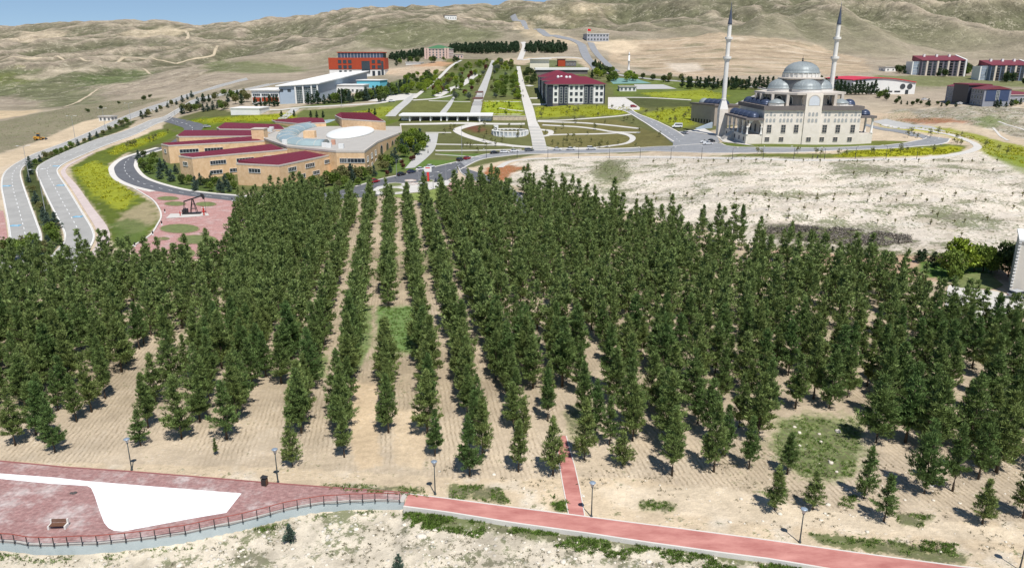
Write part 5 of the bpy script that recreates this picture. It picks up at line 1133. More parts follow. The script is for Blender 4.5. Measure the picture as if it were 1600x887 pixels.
for k in range(5): lb.win(fp[3] if False else grow(fp, .36)[3], grow(fp, .36)[0], .12 + .19 * k, z0 + 1, 2.2, zt - z0 - 4, 1, 6, M_DFRAME)
# ---- hall with the long sloping white roof
M_PALEB = mat('pale_blue_panel', C(170,184,196), rough=.5, var=.05, scale=.2)
sh = Bld('sports_hall', 'hall with long sloping white roof, glass front and pale blue side', 'building', G(490, 160))
A, B, Cc = [Vector(G(*q)[:2]) for q in ((438,163),(498,160.5),(574,127))]; D = A + (Cc - B); zA, zB, zC = top_z(A, 135.5), top_z(B, 131.5), top_z(Cc, 112); zb = base_of([A, B]) - 3
sh.prism([A, B, Cc, D], [zb - sh.o.z] * 4 if False else zb, 0, M_PALEB, 'wall', [zA, zB, zC, zC + zA - zB])
g4 = grow([A, B, Cc, D], 1.6); sh.prism(g4, 0, 0, M_WHITEW, 'roof', [zA + .7, zB + .7, zC + .7, zC + zA - zB + .7]).data.vertices.foreach_get('co', np.zeros(24, np.float32))
rf = [c for c in sh.t.children if c.name.startswith('roof')][0]
for i in range(4): rf.data.vertices[i].co.z = rf.data.vertices[i + 4].co.z - .65
dAB = (B - A).normalized(); q0, q1 = A.lerp(B, .38) , B
sh.win(A, B, .69, zb + 3.3, (B - A).length * .58, zB - zb - 5.2, 14, 9, M_FRAME, glassmat('curtain_glass', (.03, .055, .06)))
for f in (.42, .62, .84, .995): p = A.lerp(B, f) - Vector((-dAB.y, dAB.x)) * .6; sh.box('column', p, .9, .9, zb, zA + (zB - zA) * f - .05, M_WHITEW)
for f in (.06, .26): sh.win(A, B, f, zA - 3.2, 2, 1.4, 1, 1, M_DFRAME)
lw = Bld('low_wing', 'low white wing with orange panels left of the glass front', 'building', G(416, 164)); a, b = Vector(G(395, 164.5)[:2]), A - dAB * .3; fp = rect(a, b, 34); zt = top_z(a, 141.5); zb = base_of(fp) - 2
lw.prism(fp, zb, zt, M_WHITEW); lw.prism(grow(fp, 1.0), zt + .005, zt + .6, M_WHITEW, 'roof')
for k in range(3): lw.win(a, b, .17 + .33 * k, zt - 3.6, 5.0, 1.5, 4, 1); f = .17 + .33 * k; p = a.lerp(b, f); lw.win(a, b, f, zt - 7.2, 5.6, 2.8, 1, 1, M_FRAME, M_BRICKR, name='orange_panel')
def simple(name, label, apx, bpx, depth, ptop, wm, roofm, rows=0, cols=0, hip=None, cat='building', over=.5, ww=1.4, wh=1.5, sides=True, level=True, group=None, par=.5, frame=None, extra=2.0, nx=2):
    a, b = Vector(G(*apx)[:2]), Vector(G(*bpx)[:2])
    if level: b.y = a.y + (b.y - a.y) * .35
    fp = rect(a, b, depth); zlow = base_of([a, b]); B = Bld(name, label, cat, (a.x, a.y, zlow), group); zt = top_z(a, ptop); B.prism(fp, zlow - extra, zt, wm)
    if hip: B.prism(grow(fp, over), zt + .005, zt + .3, M_TRIM, 'eaves'); B.hip(fp, zt + .305, hip, roofm, over - .05)
    else: B.prism(grow(fp, over), zt + .005, zt + par, roofm, 'roof')
    if rows:
        fh = (zt - zlow) / rows
        for r in range(rows):
            for c in range(cols): B.win(a, b, (c + .5) / cols, zlow + fh * r + fh * .3, ww, min(wh, fh * .55), nx, 1, frame)
            if sides:
                cs = max(1, int(cols * depth / max(1, (b - a).length)))
                for c in range(cs):
                    if a.x < 0: B.win(fp[1], fp[2], (c + .5) / cs, zlow + fh * r + fh * .3, ww, min(wh, fh * .55), nx, 1, frame)
                    else: B.win(fp[3], fp[0], (c + .5) / cs, zlow + fh * r + fh * .3, ww, min(wh, fh * .55), nx, 1, frame)
    return B, fp, zlow, zt
M_PINK = mat('pink_render', C(220,190,176), var=.06, scale=.3); M_GREENR = mat('green_roof', C(76,122,84), var=.1); M_TURQ = mat('turquoise_panel', C(120,206,224), var=.05)
simple('turquoise_pavilion', 'low turquoise walled pavilion in front of the red block', (558,138.5), (592,138), 18, 126, M_TURQ, M_WHITEW, 0, 0)
simple('annex', 'low white annex among trees beside the sloping hall', (520,147), (568,145), 16, 133.5, M_WHITEW, M_WHITEW, 1, 7)
B, fp, zl, zt = simple('institute_building', 'pink building with green hip roof at the top of the park', (664,92.5), (700.5,92.5), 22, 76.5, M_PINK, M_GREENR, 4, 7, hip=3.5, sides=True)
for f in (.03, .14, .86, .97): p = fp[0].lerp(fp[1], f); B.box('pier', p - Vector((0, .6)), 2.2, 1.2, zl - 2, zt + .8, M_PINK)
simple('outbuilding', 'small pink outbuilding right of the green roofed building', (709,91.5), (724,91.5), 10, 85.5, M_PINK, M_TRIM, 1, 3)
simple('shed', 'long low pale shed on the dirt plot below the pink building', (634,102), (656,101.5), 10, 98, M_WHITEW, M_WHITEW, 0, 0)
# colonnade pavilion in the park
cb = Bld('colonnade_pavilion', 'long low white pavilion with dark shopfronts between piers across the park', 'building', G(696, 189)); a, b = Vector(G(626, 190)[:2]), Vector(G(768, 189.5)[:2]); b.y = a.y; zb = base_of([a, b]) - 1; zt = top_z(a, 181.5); fp = rect(a, b, 14)
cb.prism(rect(a + Vector((0, 3)), b + Vector((0, 3)), 11), zb, zt - .1, M_WHITEW); cb.prism(grow(fp, .8), zt, zt + .9, M_WHITEW, 'roof')
for k, f in enumerate((.1, .215, .33, .445, .51, .625, .74, .87)): cb.box('pier', a.lerp(b, f) + Vector((0, .5)), .8, .8, zb, zt - .005, M_WHITEW)
for f, w in ((.16, 9), (.275, 9), (.39, 9), (.478, 5), (.57, 9), (.685, 9), (.8, 9.5)): cb.win(a + Vector((0, 2.98)), b + Vector((0, 2.98)), f, zb + 1.3, w * .55 * (b - a).length / 60, zt - zb - 2.2, 5, 2, M_DFRAME)
wl = Bld('terrace_wall', 'rough pale stone terrace wall between pavilion and stairway', 'wall', G(795, 188)); a, b = Vector(G(770, 188)[:2]), Vector(G(822, 188)[:2]); zb = base_of([a, b]); wl.prism(rect(a, b, 1.2), zb - 1, top_z(a, 181.8), mat('rubble_stone', C(206,190,164), var=.25, scale=.9, bump=.6)); wl.prism(grow(rect(a, b, 1.2), .15), top_z(a, 181.8) + .004, top_z(a, 181.8) + .25, M_TRIM, 'coping')
# fountain house: white ring of arched bays
fo = Bld('fountain', 'white fountain basin ringed by upright white panels left of the stairway', 'fountain', G(797, 213)); P = ellipse_px(768, 826, 203, 215, 26); zb = min(float(T(*p)) for p in P)
zt = zb + 3.0; fo.prism(P, zb - 1, zb + .5, M_WHITEW, 'basin'); cc = sum(P, Vector((0, 0))) / len(P)
fo.prism([cc.lerp(p, .82) for p in P], zb + .505, zb + .9, glassmat('water', (.25, .34, .36), .08), 'water')
for i in range(26):
    p, q = cc.lerp(P[i], .97), cc.lerp(P[(i + 1) % 26], .97); fo.box('pier', p, .55, .55, zb + .505, zt, M_WHITEW); fo.win(p, q, .5, zb + .7, (q - p).length * .62, 1.8, 1, 1, M_WHITEW, mat('pale_panel', C(190,196,200)), name='panel')
    MB().tube([fo.loc(p, zt), fo.loc(q, zt)], .3, 4).build('beam', M_WHITEW, fo.t)
p = Vector(G(775, 205)[:2]); fo.box('pylon', p, 2.6, 1.6, zb, zb + 5.2, M_WHITEW); fo.box('pylon_opening', p - Vector((0, .81)), .9, .05, zb + 2.6, zb + 4.0, M_DARK)
# buildings behind the dormitory
simple('lecture_building', 'pale cream building with flat white eaves behind the dormitory', (828,110), (858,110), 22, 92.5, mat('cream_render', C(232,224,200), var=.04), M_WHITEW, 0, 0, over=2.0)
p = G(842, 110)
B = Bld('canteen', 'long white flat roofed canteen just behind the dormitory', 'building', G(878, 114)); a, b = Vector(G(838, 117)[:2]), Vector(G(919, 117)[:2]); b.y = a.y; zt = top_z(a, 106.5); B.prism(rect(a, b, 26), base_of([a, b]) - 2, zt - 1.6, M_SLATE); B.prism(grow(rect(a, b, 26), 1), zt - 1.595, zt, M_WHITEW, 'roof')
simple('brick_annex', 'small red brown annex behind the canteen', (872,104), (883,104), 8, 93, M_BRICKR, M_SLATE, 0, 0); simple('grey_annex', 'low grey annex right of the red brown one', (883.5,104), (900,104), 10, 96, M_SLATE, M_GREYR, 1, 4)
B, fp, zl, zt = simple('gate_building', 'small grey and white building below the hill road with a red flag', (917,64.5), (950,63.5), 22, 53, mat('grey_render', C(176,178,184), var=.06), M_WHITEW, 2, 7, ww=2.2, wh=2.2)
B.prism(rect(fp[0], fp[0].lerp(fp[1], .16), 22.5), zl - 2, zt + .6, M_WHITEW, 'stair_tower') if False else None
fg = Bld('flagpole', 'tall flagpole with a red flag beside the small grey building', 'flagpole', G(917.5, 62)); z = fg.o.z; fh = top_z(fg.o, 45) - z
MB().tube([(0, 0, -1), (0, 0, fh)], [.25, .12], 6).build('pole', M_FRAME, fg.t); V = []; Fc = []
for i in range(9):
    for j in range(2): V.append((.2 + i * .5, math.sin(i * .9) * .25, fh - .2 - j * 2.6 - i * .06))
for i in range(8): Fc.append((i*2, i*2+1, i*2+3, i*2+2))
b = MB().add(V, Fc); b.add([(x, y + .06, z) for x, y, z in V], [f[::-1] for f in Fc]); b.build('flag', mat('flag_red', C(206,30,36), var=.1), fg.t)
t2 = Bld('small_minaret', 'slender white minaret standing alone beyond the sports courts', 'minaret', G(982, 113)); h = height_to(t2.o, 86)
MB().lathe([(1.1, -1), (1.1, 3), (.8, 4), (.8, h * .62), (1.2, h * .64), (1.2, h * .68), (.72, h * .69), (.72, h)], 10).build('shaft', M_WHITEW, t2.t, True); MB().lathe([(.9, h), (.5, h + 1.2), (0, h + 3)], 10).build('cone', M_WHITEW, t2.t, True)
simple('changing_room', 'small flat roofed white changing room beside the court', (968,143), (994,143), 9, 136, M_WHITEW, M_GREYR, 1, 4)
simple('kiosk', 'white flat roofed utility building with dark side beside flower verge', (361,180), (404,180.5), 16, 170, M_WHITEW, M_WHITEW, 0, 0, over=.3)
B, fp, zl, zt = simple('site_cabin', 'small grey and white site cabin beside the sandy shoulder', (155,190), (170,190), 6, 182.5, M_WHITEW, M_GREYR, 1, 3)
simple('hilltop_building', 'small white building on the far hilltop skyline', (695,29), (714,29), 14, 24.5, M_WHITEW, M_SLATE, 1, 5)
# ---- apartments and buildings on the right
M_GREYF = mat('grey_facade', C(122,116,124), var=.08); M_BLUEF = mat('blue_facade', C(112,126,146), var=.08)
def apartment(label, x0, x1, x2, yb, yt, ye, facm):
    a, b = Vector(G(x0, yb)[:2]), Vector(G(x1, yb)[:2]); b.y = a.y; fp = rect(a, b, 18); zl = base_of([a, b]); B = Bld('apartment_block', label, 'building', (a.x, a.y, zl), 'apartment blocks below the right hills'); zt = top_z(a, yt)
    B.prism(fp, zl - 2, zt, facm); rise = top_z(a, ye) - zt; g_ = grow(fp, .6); B.prism(g_, zt + .005, 0, M_RED, 'roof', [zt + .5, zt + .5, zt + rise + 1.5, zt + rise + 1.5])
    e = [b + Vector((.02, -.8)), b + Vector((1.6, -.8)), b + Vector((1.6, 18.6)), b + Vector((.02, 18.6))]; B.prism(e, zl - 2, 0, M_WHITEW, 'end_wall', [zt + 1.0, zt + 1.0, zt + rise + 2.2, zt + rise + 2.2])
    lt = rect(a + Vector((-7, 4)), a + Vector((-.05, 4)), 12); B.prism(lt, zl - 2, zt - .8, M_WHITEW, 'stair_wing')
    for r in range(5): B.win(lt[0], lt[1], .5, zl + 1 + r * (zt - zl) / 5.6, 4.6, 2.2, 3, 1, M_FRAME, glassmat('balcony_blue', (.25, .3, .36)))
    W = (b - a).length
    for c in range(4):
        f = .12 + .25 * c; p = a.lerp(b, f); B.box('pilaster', p - Vector((0, .25)), 1.6, .5, zl - 1, zt - .3, M_CREAM)
        for r in range(6): B.win(a, b, f + .075, zl + .9 + r * (zt - zl) / 6.1, 2.6, 1.6, 2, 1, M_DFRAME); B.win(a, b, f - .07, zl + .9 + r * (zt - zl) / 6.1, 2.2, 1.6, 2, 1, M_DFRAME); B.box('balcony', a.lerp(b, f + .075) - Vector((0, .5)), 3.0, 1.0, zl + .3 + r * (zt - zl) / 6.1, zl + .7 + r * (zt - zl) / 6.1, M_SLATE)
    for r in range(5): B.win(e[1], e[2], .5, zl + 2 + r * 3, 1.2, 1.2, 1, 1, M_DFRAME)
    for k in range(3): B.box('chimney', a.lerp(b, .2 + .3 * k) + Vector((0, 14)), 1.8, 1.8, zt + rise * .6, zt + rise + 2.6, M_WHITEW)
apartment('mauve grey apartment block with red roof and white end wall, left of two', 1438, 1495, 1509, 118, 95, 89.5, M_GREYF); apartment('blue grey apartment block with red roof cut by the right frame edge', 1545, 1604, 1618, 126.5, 102.5, 97, M_BLUEF)
sc_ = Bld('school_building', 'blue grey three storey school with red roofs and navy gable end', 'building', G(1534, 166)); M_SCH = mat('school_grey', C(150,152,160), var=.06)
N, Rr, Lf = [Vector(G(*q)[:2]) for q in ((1534,167),(1569,164.5),(1476,158.5))]; Rr.y = N.y + 2.0; dn = (Rr - N).normalized(); bk = (Lf - N); D = Rr + bk; zb = base_of([N, Rr]) - .5; zt = top_z(N, 140); fp = [N, Rr, D, Lf]
sc_.prism(fp, zb - 3, zt, M_SCH); pk = top_z(N.lerp(Rr, .5), 134.5) - zt; m0 = N.lerp(Rr, .5); m1 = Lf.lerp(D, .5); ga = grow(fp, .5)
V = [sc_.loc(ga[0], zt + .01), sc_.loc(ga[1], zt + .01), sc_.loc(ga[2], zt + .01), sc_.loc(ga[3], zt + .01), sc_.loc(ga[0].lerp(ga[1], .5), zt + pk), sc_.loc(ga[3].lerp(ga[2], .5), zt + pk)]; MB().add(V, [(0,4,5,3),(1,2,5,4),(0,1,4),(3,5,2),(0,3,2,1)]).build('roof', M_RED, sc_.t)
gw = (Rr - N).length; e = [N.lerp(Rr, .07) - Vector((-dn.y, dn.x)) * .15, N.lerp(Rr, .93) - Vector((-dn.y, dn.x)) * .15]
V = [sc_.loc(e[0], zb + (zt - zb) * .36), sc_.loc(e[1], zb + (zt - zb) * .36), sc_.loc(e[1], zt - .4), sc_.loc(e[0].lerp(e[1], .5), zt + pk - 1.2), sc_.loc(e[0], zt - .4)]; MB().add(V, [(0,1,2,3,4)]).build('navy_gable', mat('navy_panel', C(64,78,108), var=.08), sc_.t)
sc_.win(e[0], e[1], .5, zb + (zt - zb) * .42, 1.8, (zt - zb) * .5, 2, 6, M_FRAME); sc_.win(N, Rr, .48, zb + .6, 2.0, 2.6, 2, 1, M_DFRAME)
fp2 = [N.lerp(Lf, .62) , N.lerp(Lf, .27)]; dd = (Lf - N).normalized(); nn = Vector((dd.y, -dd.x)); nn = nn if nn.x < 0 else -nn
q0, q1 = N.lerp(Lf, .72), N.lerp(Lf, .32); cb_ = ccw([q0 + nn * 1.6, q1 + nn * 1.6, q1 - nn * 10, q0 - nn * 10]); sc_.prism(cb_, zb - 2, zt + 1.6, M_DARK, 'entrance_bay'); sc_.prism(grow(cb_, .5), zt + 1.605, zt + 2.3, M_RED, 'entrance_roof')
for f in (.06, .13, .2, .27, .78, .85, .92):
    for r in range(3): sc_.win(Lf, N, 1 - f, zb + 1.2 + r * (zt - zb) / 3.1, 2.0, 1.9, 2, 1, M_FRAME)
gy = Bld('gymnasium', 'white gymnasium with bright red curved roof and two round windows', 'building', G(1420, 146)); a, b = Vector(G(1372, 147)[:2]), Vector(G(1423, 146.5)[:2]); b.y = a.y; zb = base_of([a, b]); zl_, zr_ = top_z(a, 126), top_z(b, 129.5); n_ = 10; Lg = 46
a_w = a - Vector((20, 0)); prof = []
for k in range(n_ + 1): f = k / n_; prof.append((a_w.lerp(b, f), zr_ + (zl_ + 1.0 - zr_) * (1 - f) ** 1.0 * .6 + 2.2 * math.sin(math.pi * f)))
V = [gy.loc(p, z) for p, z in prof] + [gy.loc(p, zb - 2) for p, z in prof[::-1]]; W = [(x, y + Lg, z) for x, y, z in V]; m_ = len(V); MB().add(V + W, [tuple(range(m_ - 1, -1, -1)), tuple(range(m_, 2 * m_)), (0, m_, 2 * m_ - 1, m_ - 1), (n_, n_ + 1, m_ + n_ + 1, m_ + n_)]).build('wall', M_WHITEW, gy.t)
V = [gy.loc(p, z + .1) for p, z in prof]; b_ = MB(); W2_ = [(x, y - .8, z) for x, y, z in V]; W3_ = [(x - 1, y + Lg + 1, z + .2) for x, y, z in V]; U = [(x, y, z + .5) for x, y, z in W2_]; U2 = [(x, y, z + .5) for x, y, z in W3_]; k_ = len(V)
b_.add(W2_ + W3_ + U + U2, [(i, i + 1, k_ + i + 1, k_ + i) for i in range(k_ - 1)] + [(2*k_ + i, 3*k_ + i, 3*k_ + i + 1, 2*k_ + i + 1) for i in range(k_ - 1)] + [(i, 2*k_ + i, 2*k_ + i + 1, i + 1) for i in range(k_ - 1)] + [(0, k_, 3*k_, 2*k_), (k_-1, 3*k_-1, 4*k_-1, 2*k_-1)]); b_.build('roof', mat('bright_red_roof', C(214,62,80), rough=.5, var=.06), gy.t)
for px in (1405, 1415):
    p = a_w.lerp(b, ((px - 1372) / 51 * (b - a).length + 20) / (b - a_w).length); o = MB(); o.lathe([(0, 0), (1.7, 0), (1.9, .12), (1.9, .2)], 16); w = o.build('round_window', M_DFRAME, gy.t); w.rotation_euler = (R(90), 0, 0); w.location = gy.loc(p - Vector((0, .02)), zb + (zr_ - zb) * .68)
gy.win(a, b, .78, zb + .2, 2.0, 2.8, 2, 1, M_DFRAME); gy.win(a, b, .3, zb + 1.6, 4, .7, 2, 1, M_DFRAME); gy.win(a, b, .52, zb + 1.6, 4, .7, 2, 1, M_DFRAME)
simple('workshop', 'long grey workshop with low red roof right of the school', (1570,160), (1612,158), 24, 149, M_SCH, M_RED, 1, 5, hip=2.0)
simple('small_house', 'small white house left of the apartment blocks', (1383,112), (1396,111.5), 10, 105.5, M_WHITEW, M_GREYR, 1, 2)
# ---- tall cream building cut by the right edge
rb = Bld('plain_building', 'tall plain white building cut by the right frame edge beside a car', 'building', G(1580, 460)); a = Vector(G(1578, 459)[:2]); b = a + Vector((26, -16)); fp = rect(a, b, 12); zt = top_z(a, 377)
rb.prism(fp, -1, zt, mat('white_tiles', C(226,218,204), var=.05, scale=.5)); rb.prism(grow(fp, .3), zt + .004, zt + .4, M_WHITEW, 'coping')
for k in range(16): rb.box('corner_block', fp[0], .5, .5, .3 + k * (zt / 16), .3 + k * (zt / 16) + zt / 32, M_WHITEW, math.atan2(-16, 26))
# ------------------------------------------------------------------ mosque
mp = G(1190, 224.8); MQ = thing('mosque', 'large cream stone mosque with grey lead domes and arcaded porches', 'mosque', (mp[0], mp[1], mp[2]), 0)
M_ASH = mat('ashlar', C(236,225,208), var=.06, scale=.35, color2=C(242,232,218)); M_WST = mat('white_stone', C(232,228,220), var=.05, scale=.4)
def mq(name, mb, m, smooth=False, parent=None): return mb.build(name, m, parent or MQ, smooth)
Wm, Dm, Zc = 43.5, 38.0, 16.3
mq('wall', MB().box(0, Wm, 0, Dm, -2, Zc), M_ASH)
c = MB(); c.box(-.7, 17.8, -.8, 1.2, 14.9, 16.7); mq('cornice', c, M_SLATE); c = MB(); c.box(25.4, Wm + .7, -.8, 1.2, 14.9, 16.7); mq('cornice', c, M_SLATE)
mq('cornice', MB().box(-.7, 1.2, 1.21, Dm + .7, 14.9, 16.7), M_SLATE); mq('cornice', MB().box(Wm - 1.2, Wm + .7, 1.21, Dm + .7, 14.9, 16.7), M_SLATE)
bay = mq('front_bay', MB().box(17.9, 25.3, -.5, 9, -2, 22.0), M_ASH)
def mwin(x, z, w, h, nx=2, nz=2, y=0.0, frame=None, arch=False, glass=None):
    return put('window', window_mesh(w, h, nx, nz, frame or M_TRIM, glass or M_GLASS, arch), MQ, (x, y - .01, z))
for x in (2.2, 8.6, 27, 33.1, 39.6): mwin(x, 1.2, 1.9, 1.7)
mwin(20.8, 1.2, 1.9, 1.7, y=-.5)
for x in (2.7, 9.1, 14.9, 27.7, 33.7, 40.4): mwin(x, 5.0, 1.9, 3.4, 2, 3)
M_PALEW = mat('pale_lattice', C(176,176,172), var=.15, scale=3)
for x0, n in ((1.3, 3), (7.4, 4), (15.0, 2), (20.0, 3), (27.5, 2), (32.0, 4), (39.3, 3)):
    for k in range(n):
        x = x0 + 1.65 * k; yy = -.5 if 18 < x < 25 else 0
        mwin(x, 9.6, .95, 1.6, 1, 1, yy, M_WST, True, M_PALEW)
        if n == 4 and k in (0, 3) or n == 3 and x0 in (1.3, 39.3) and k != 1: mwin(x, 12.3, .9, .8, 1, 1, yy, M_WST, True, M_PALEW)
        else: mwin(x, 12.3, .95, 1.6, 1, 1, yy, M_WST, True, M_PALEW)
mwin(21.6, 16.9, 4.6, 4.3, 4, 1, -.5, M_TRIM, True, mat('white_lattice', C(214,218,222), var=.1, scale=3))
for k in range(5): mwin(0, 0, .1, .1) if False else None
# tier, slab and piers
cx_, cy_ = 21.7, 19.0
def octa(r, rot=math.pi / 8): return [(cx_ + r * math.cos(rot + k * math.pi / 4), cy_ + r * math.sin(rot + k * math.pi / 4)) for k in range(8)]
mq('tier', MB().prism(octa(16.2), 16.31, 21.4), mat('grey_stone', C(150,146,142), var=.08, scale=.5)); mq('slab', MB().prism(octa(20.2), 21.41, 22.3), M_TRIM)
for k in range(8):
    for d in (-.2, .2):
        a = math.pi / 8 + k * math.pi / 4 + d; x, y = cx_ + 19.2 * math.cos(a), cy_ + 18.6 * math.sin(a)
        if 17.5 < x < 25.8 and y < 9.5: continue
        mq('pier', MB().box(x - .6, x + .6, y - .6, y + .6, 16.31, 21.405), M_TRIM)
O8 = octa(16.25)
for k in range(8):
    a, b = Vector(O8[k]), Vector(O8[(k + 1) % 8])
    for f in (.3, .7):
        p = a.lerp(b, f); o = put('tier_window', window_mesh(3.0, 3.4, 2, 1, M_WST, M_GLASS, True), MQ, (p.x, p.y, 17.2)); o.rotation_euler = (0, 0, math.atan2(b.y - a.y, b.x - a.x))
def dome(name, x, y, z, r, h, m, n=24, a0=0, a1=2 * math.pi, drum=0, drm=None, ribs=0):
    if drum: mq('drum', MB().lathe([(r * 1.02, z), (r * 1.02, z + drum)], n, x, y, a0, a1), drm or M_WST)
    z += drum + .005
    o = mq(name, MB().lathe([(r * 1.05, z), (r * 1.05, z + .3)] + [(r * math.cos(a * math.pi / 18), z + .3 + h * math.sin(a * math.pi / 18)) for a in range(10)], n, x, y, a0, a1), m, True)
    for k in range(ribs):
        t = a0 + (a1 - a0) * (k + .5) / ribs; mq('rib', MB().tube([(x + r * 1.004 * math.cos(a * math.pi / 18) * math.cos(t), y + r * 1.004 * math.cos(a * math.pi / 18) * math.sin(t), z + .3 + h * 1.004 * math.sin(a * math.pi / 18)) for a in range(0, 9, 2)], .07, 3, False), m, parent=o)
    return o
mq('tower_base', MB().prism(octa(10.4), 22.31, 27.4), mat('lead_flat', C(116,118,120), rough=.5, metal=.2, var=.15, scale=.7, streak=(2, 2, .5)))
for k, (dx, dy) in enumerate(((0, -1), (1, 0), (0, 1), (-1, 0))):
    a = math.atan2(dy, dx); dome('half_dome', cx_ + dx * 8.4, cy_ + dy * 8.4, 22.31, 6.3, 4.2, M_LEAD, 20, a - math.pi * .62, a + math.pi * .62, 1.3, M_WST, 14)
mq('ring_slab', MB().lathe([(9.0, 27.41), (10.2, 28.0), (10.2, 28.5), (8.4, 28.7)], 32, cx_, cy_), M_TRIM)
dome('main_dome', cx_, cy_, 28.71, 7.9, 4.9, M_LEAD, 40, drum=1.8, drm=M_WST, ribs=28)
dr_ = MB()
for k in range(24):
    a = 2 * math.pi * k / 24; dr_.box(cx_ + 8.15 * math.cos(a) - .25, cx_ + 8.15 * math.cos(a) + .25, cy_ + 8.15 * math.sin(a) - .25, cy_ + 8.15 * math.sin(a) + .25, 28.75, 30.4, a)
mq('drum_buttresses', dr_, M_WST)
fin = MB().lathe([(.25, 35.6), (.5, 36.1), (.2, 36.5), (.4, 36.9), (.1, 37.3), (.05, 38.4)], 8, cx_, cy_); mq('finial', fin, M_STEEL)
for x, y in ((7, 6), (36, 6), (7, 32), (36, 32)): mq('drum', MB().lathe([(3.5, 16.31), (3.5, 17.6)], 16, x, y), M_WST); mq('corner_dome', MB().lathe([(3.8, 17.61), (3.7, 17.9), (2.7, 18.7), (1.3, 19.3), (0, 19.6)], 16, x, y), M_LEAD, True)
dome('side_dome', 41.2, 9, 16.31, 2.7, 2.2, M_NAVY, 16, drum=.5); 
for k in range(5): dome('side_dome', 3.4, 10 + 6.2 * k, 16.31, 2.6, 2.1, M_NAVY, 16, drum=.5, drm=M_NAVY)
# arcaded porches
def arcade(mb, n, L, zs, zt, pw, th, f):
    """row of n round arches between piers; f maps (along, across, up)"""
    bay_ = L / n; r = (bay_ - pw) / 2; K = 8
    for i in range(n):
        c0 = (i + .5) * bay_; pts_ = [(c0 - r * math.cos(math.pi * k / K), zs + r * math.sin(math.pi * k / K)) for k in range(K + 1)]
        for k in range(K):
            (s0, z0), (s1, z1) = pts_[k], pts_[k + 1]
            for t in (0, th): mb.quad(f(s0, t, z0), f(s1, t, z1), f(s1, t, zt), f(s0, t, zt))
            mb.quad(f(s0, 0, z0), f(s1, 0, z1), f(s1, th, z1), f(s0, th, z0))
    for i in range(n + 1):
        s0, s1 = i * bay_ - (pw / 2 if i else 0), i * bay_ + (pw / 2 if i < n else 0)
        for t in (0, th): mb.quad(f(s0, t, zs), f(s1, t, zs), f(s1, t, zt), f(s0, t, zt))
def column(x, y, z0, z1, r=.42): mq('column', MB().lathe([(r * 1.5, z0), (r * 1.5, z0 + .4), (r, z0 + .6), (r * .9, z1 - .8), (r * 1.5, z1 - .2), (r * 1.5, z1)], 10, x, y), M_WST, True)
PX = -7.3
mq('porch_base', MB().box(PX, -.01, 0.3, 36, -2, 3.9), M_ASH); mq('porch_roof', MB().box(PX - .8, -.02, -.5, 36.6, 10.4, 11.3), M_SLATE)
ac = MB(); arcade(ac, 5, 35.4, 7.6, 10.39, 1.0, .7, lambda s, t, z: (PX + t, .3 + s, z)); mq('side_arcade', ac, M_ASH)
ac = MB(); arcade(ac, 1, 7.2, 7.4, 10.38, 1.2, .7, lambda s, t, z: (PX + .72 + s * .89, .31 + t, z)); mq('end_arcade', ac, M_ASH)
for k in range(6): column(PX + .38, .65 + 35.4 / 5 * k * .985, 3.9, 7.6)
column(-.6, .7, 3.9, 7.4)
for k in range(5): dome('porch_dome', PX / 2, 4 + 7 * k, 11.31, 2.7, 2.0, M_NAVY, 16, drum=.35, drm=M_NAVY); mq('porch_window', MB().box(-.06, -.012, 3 + 7 * k, 5 + 7 * k, 4.4, 8.0), M_DARK); mq('base_window', MB().box(PX - .04, PX - .005, 2.8 + 7 * k, 4.4 + 7 * k, 1.0, 2.8), M_DARK)
stp = MB()
for k in range(10): stp.box(PX - 5.0 + k * .5, PX - .01 - 0 * k, 19, 25, -1 if k == 0 else k * .39 - .39 + .001, k * .39)
mq('steps', stp, M_PAVE)
mq('porch_base', MB().box(Wm + .01, Wm + 6.3, .2, 15, -2, 4.6), M_ASH); mq('porch_roof', MB().box(Wm + .02, Wm + 7.0, -.5, 15.5, 11.4, 12.4), M_SLATE)
for y in (.8, 7.5, 14.3): column(Wm + 5.8, y, 4.6, 11.39, .5)
dome('porch_dome', Wm + 3.3, 5, 12.41, 2.7, 2.0, M_NAVY, 16, drum=.35, drm=M_NAVY); mq('door', MB().box(Wm + .011, Wm + .1, 5, 9, 4.6, 10), M_DARK)
def minaret(x, y, label):
    p = (mp[0] + x, mp[1] + y); t = thing('minaret', label, 'minaret', (p[0], p[1], float(T(*p))), 0, 'minarets of the mosque'); t.location.z = mp[2]
    MB().box(-2.1, 2.1, -2.1, 2.1, -2, 13).build('pedestal', M_ASH, t); sq = [(-2.1, -2.1), (2.1, -2.1), (2.1, 2.1), (-2.1, 2.1)]; MB().frustum(sq, [(q * .52, w * .52) for q, w in sq], 13.005, 17).build('transition', M_WST, t)
    s = MB().lathe([(1.16, 17.0), (1.22, 17.8), (1.1, 18.2), (1.06, 35.4), (1.12, 35.6), (1.7, 36.9)], 14).build('shaft', M_WST, t, False); MB().lathe([(1.95, 36.91), (1.95, 38.0), (1.85, 38.0), (1.0, 37.95)], 14).build('balcony', M_WST, t)
    MB().lathe([(1.0, 37.96), (.98, 44.6), (1.5, 45.9)], 14).build('shaft', M_WST, t); MB().lathe([(1.8, 45.91), (1.8, 46.95), (1.7, 46.95), (.92, 46.9)], 14).build('balcony', M_WST, t)
    MB().lathe([(.95, 46.92), (.92, 52.3), (1.12, 52.6)], 14).build('shaft', M_WST, t); MB().lathe([(1.15, 52.61), (1.0, 53.2), (.5, 57.5), (.12, 61.0), (.05, 63)], 14).build('cone', mat('cone_lead', C(92,98,112), rough=.4, metal=.3, var=.1), t, True)
minaret(-8.6, 36.5, 'white minaret with grey cone at the left of the mosque'); minaret(44.2, 37.5, 'white minaret with grey cone at the right rear of the mosque')
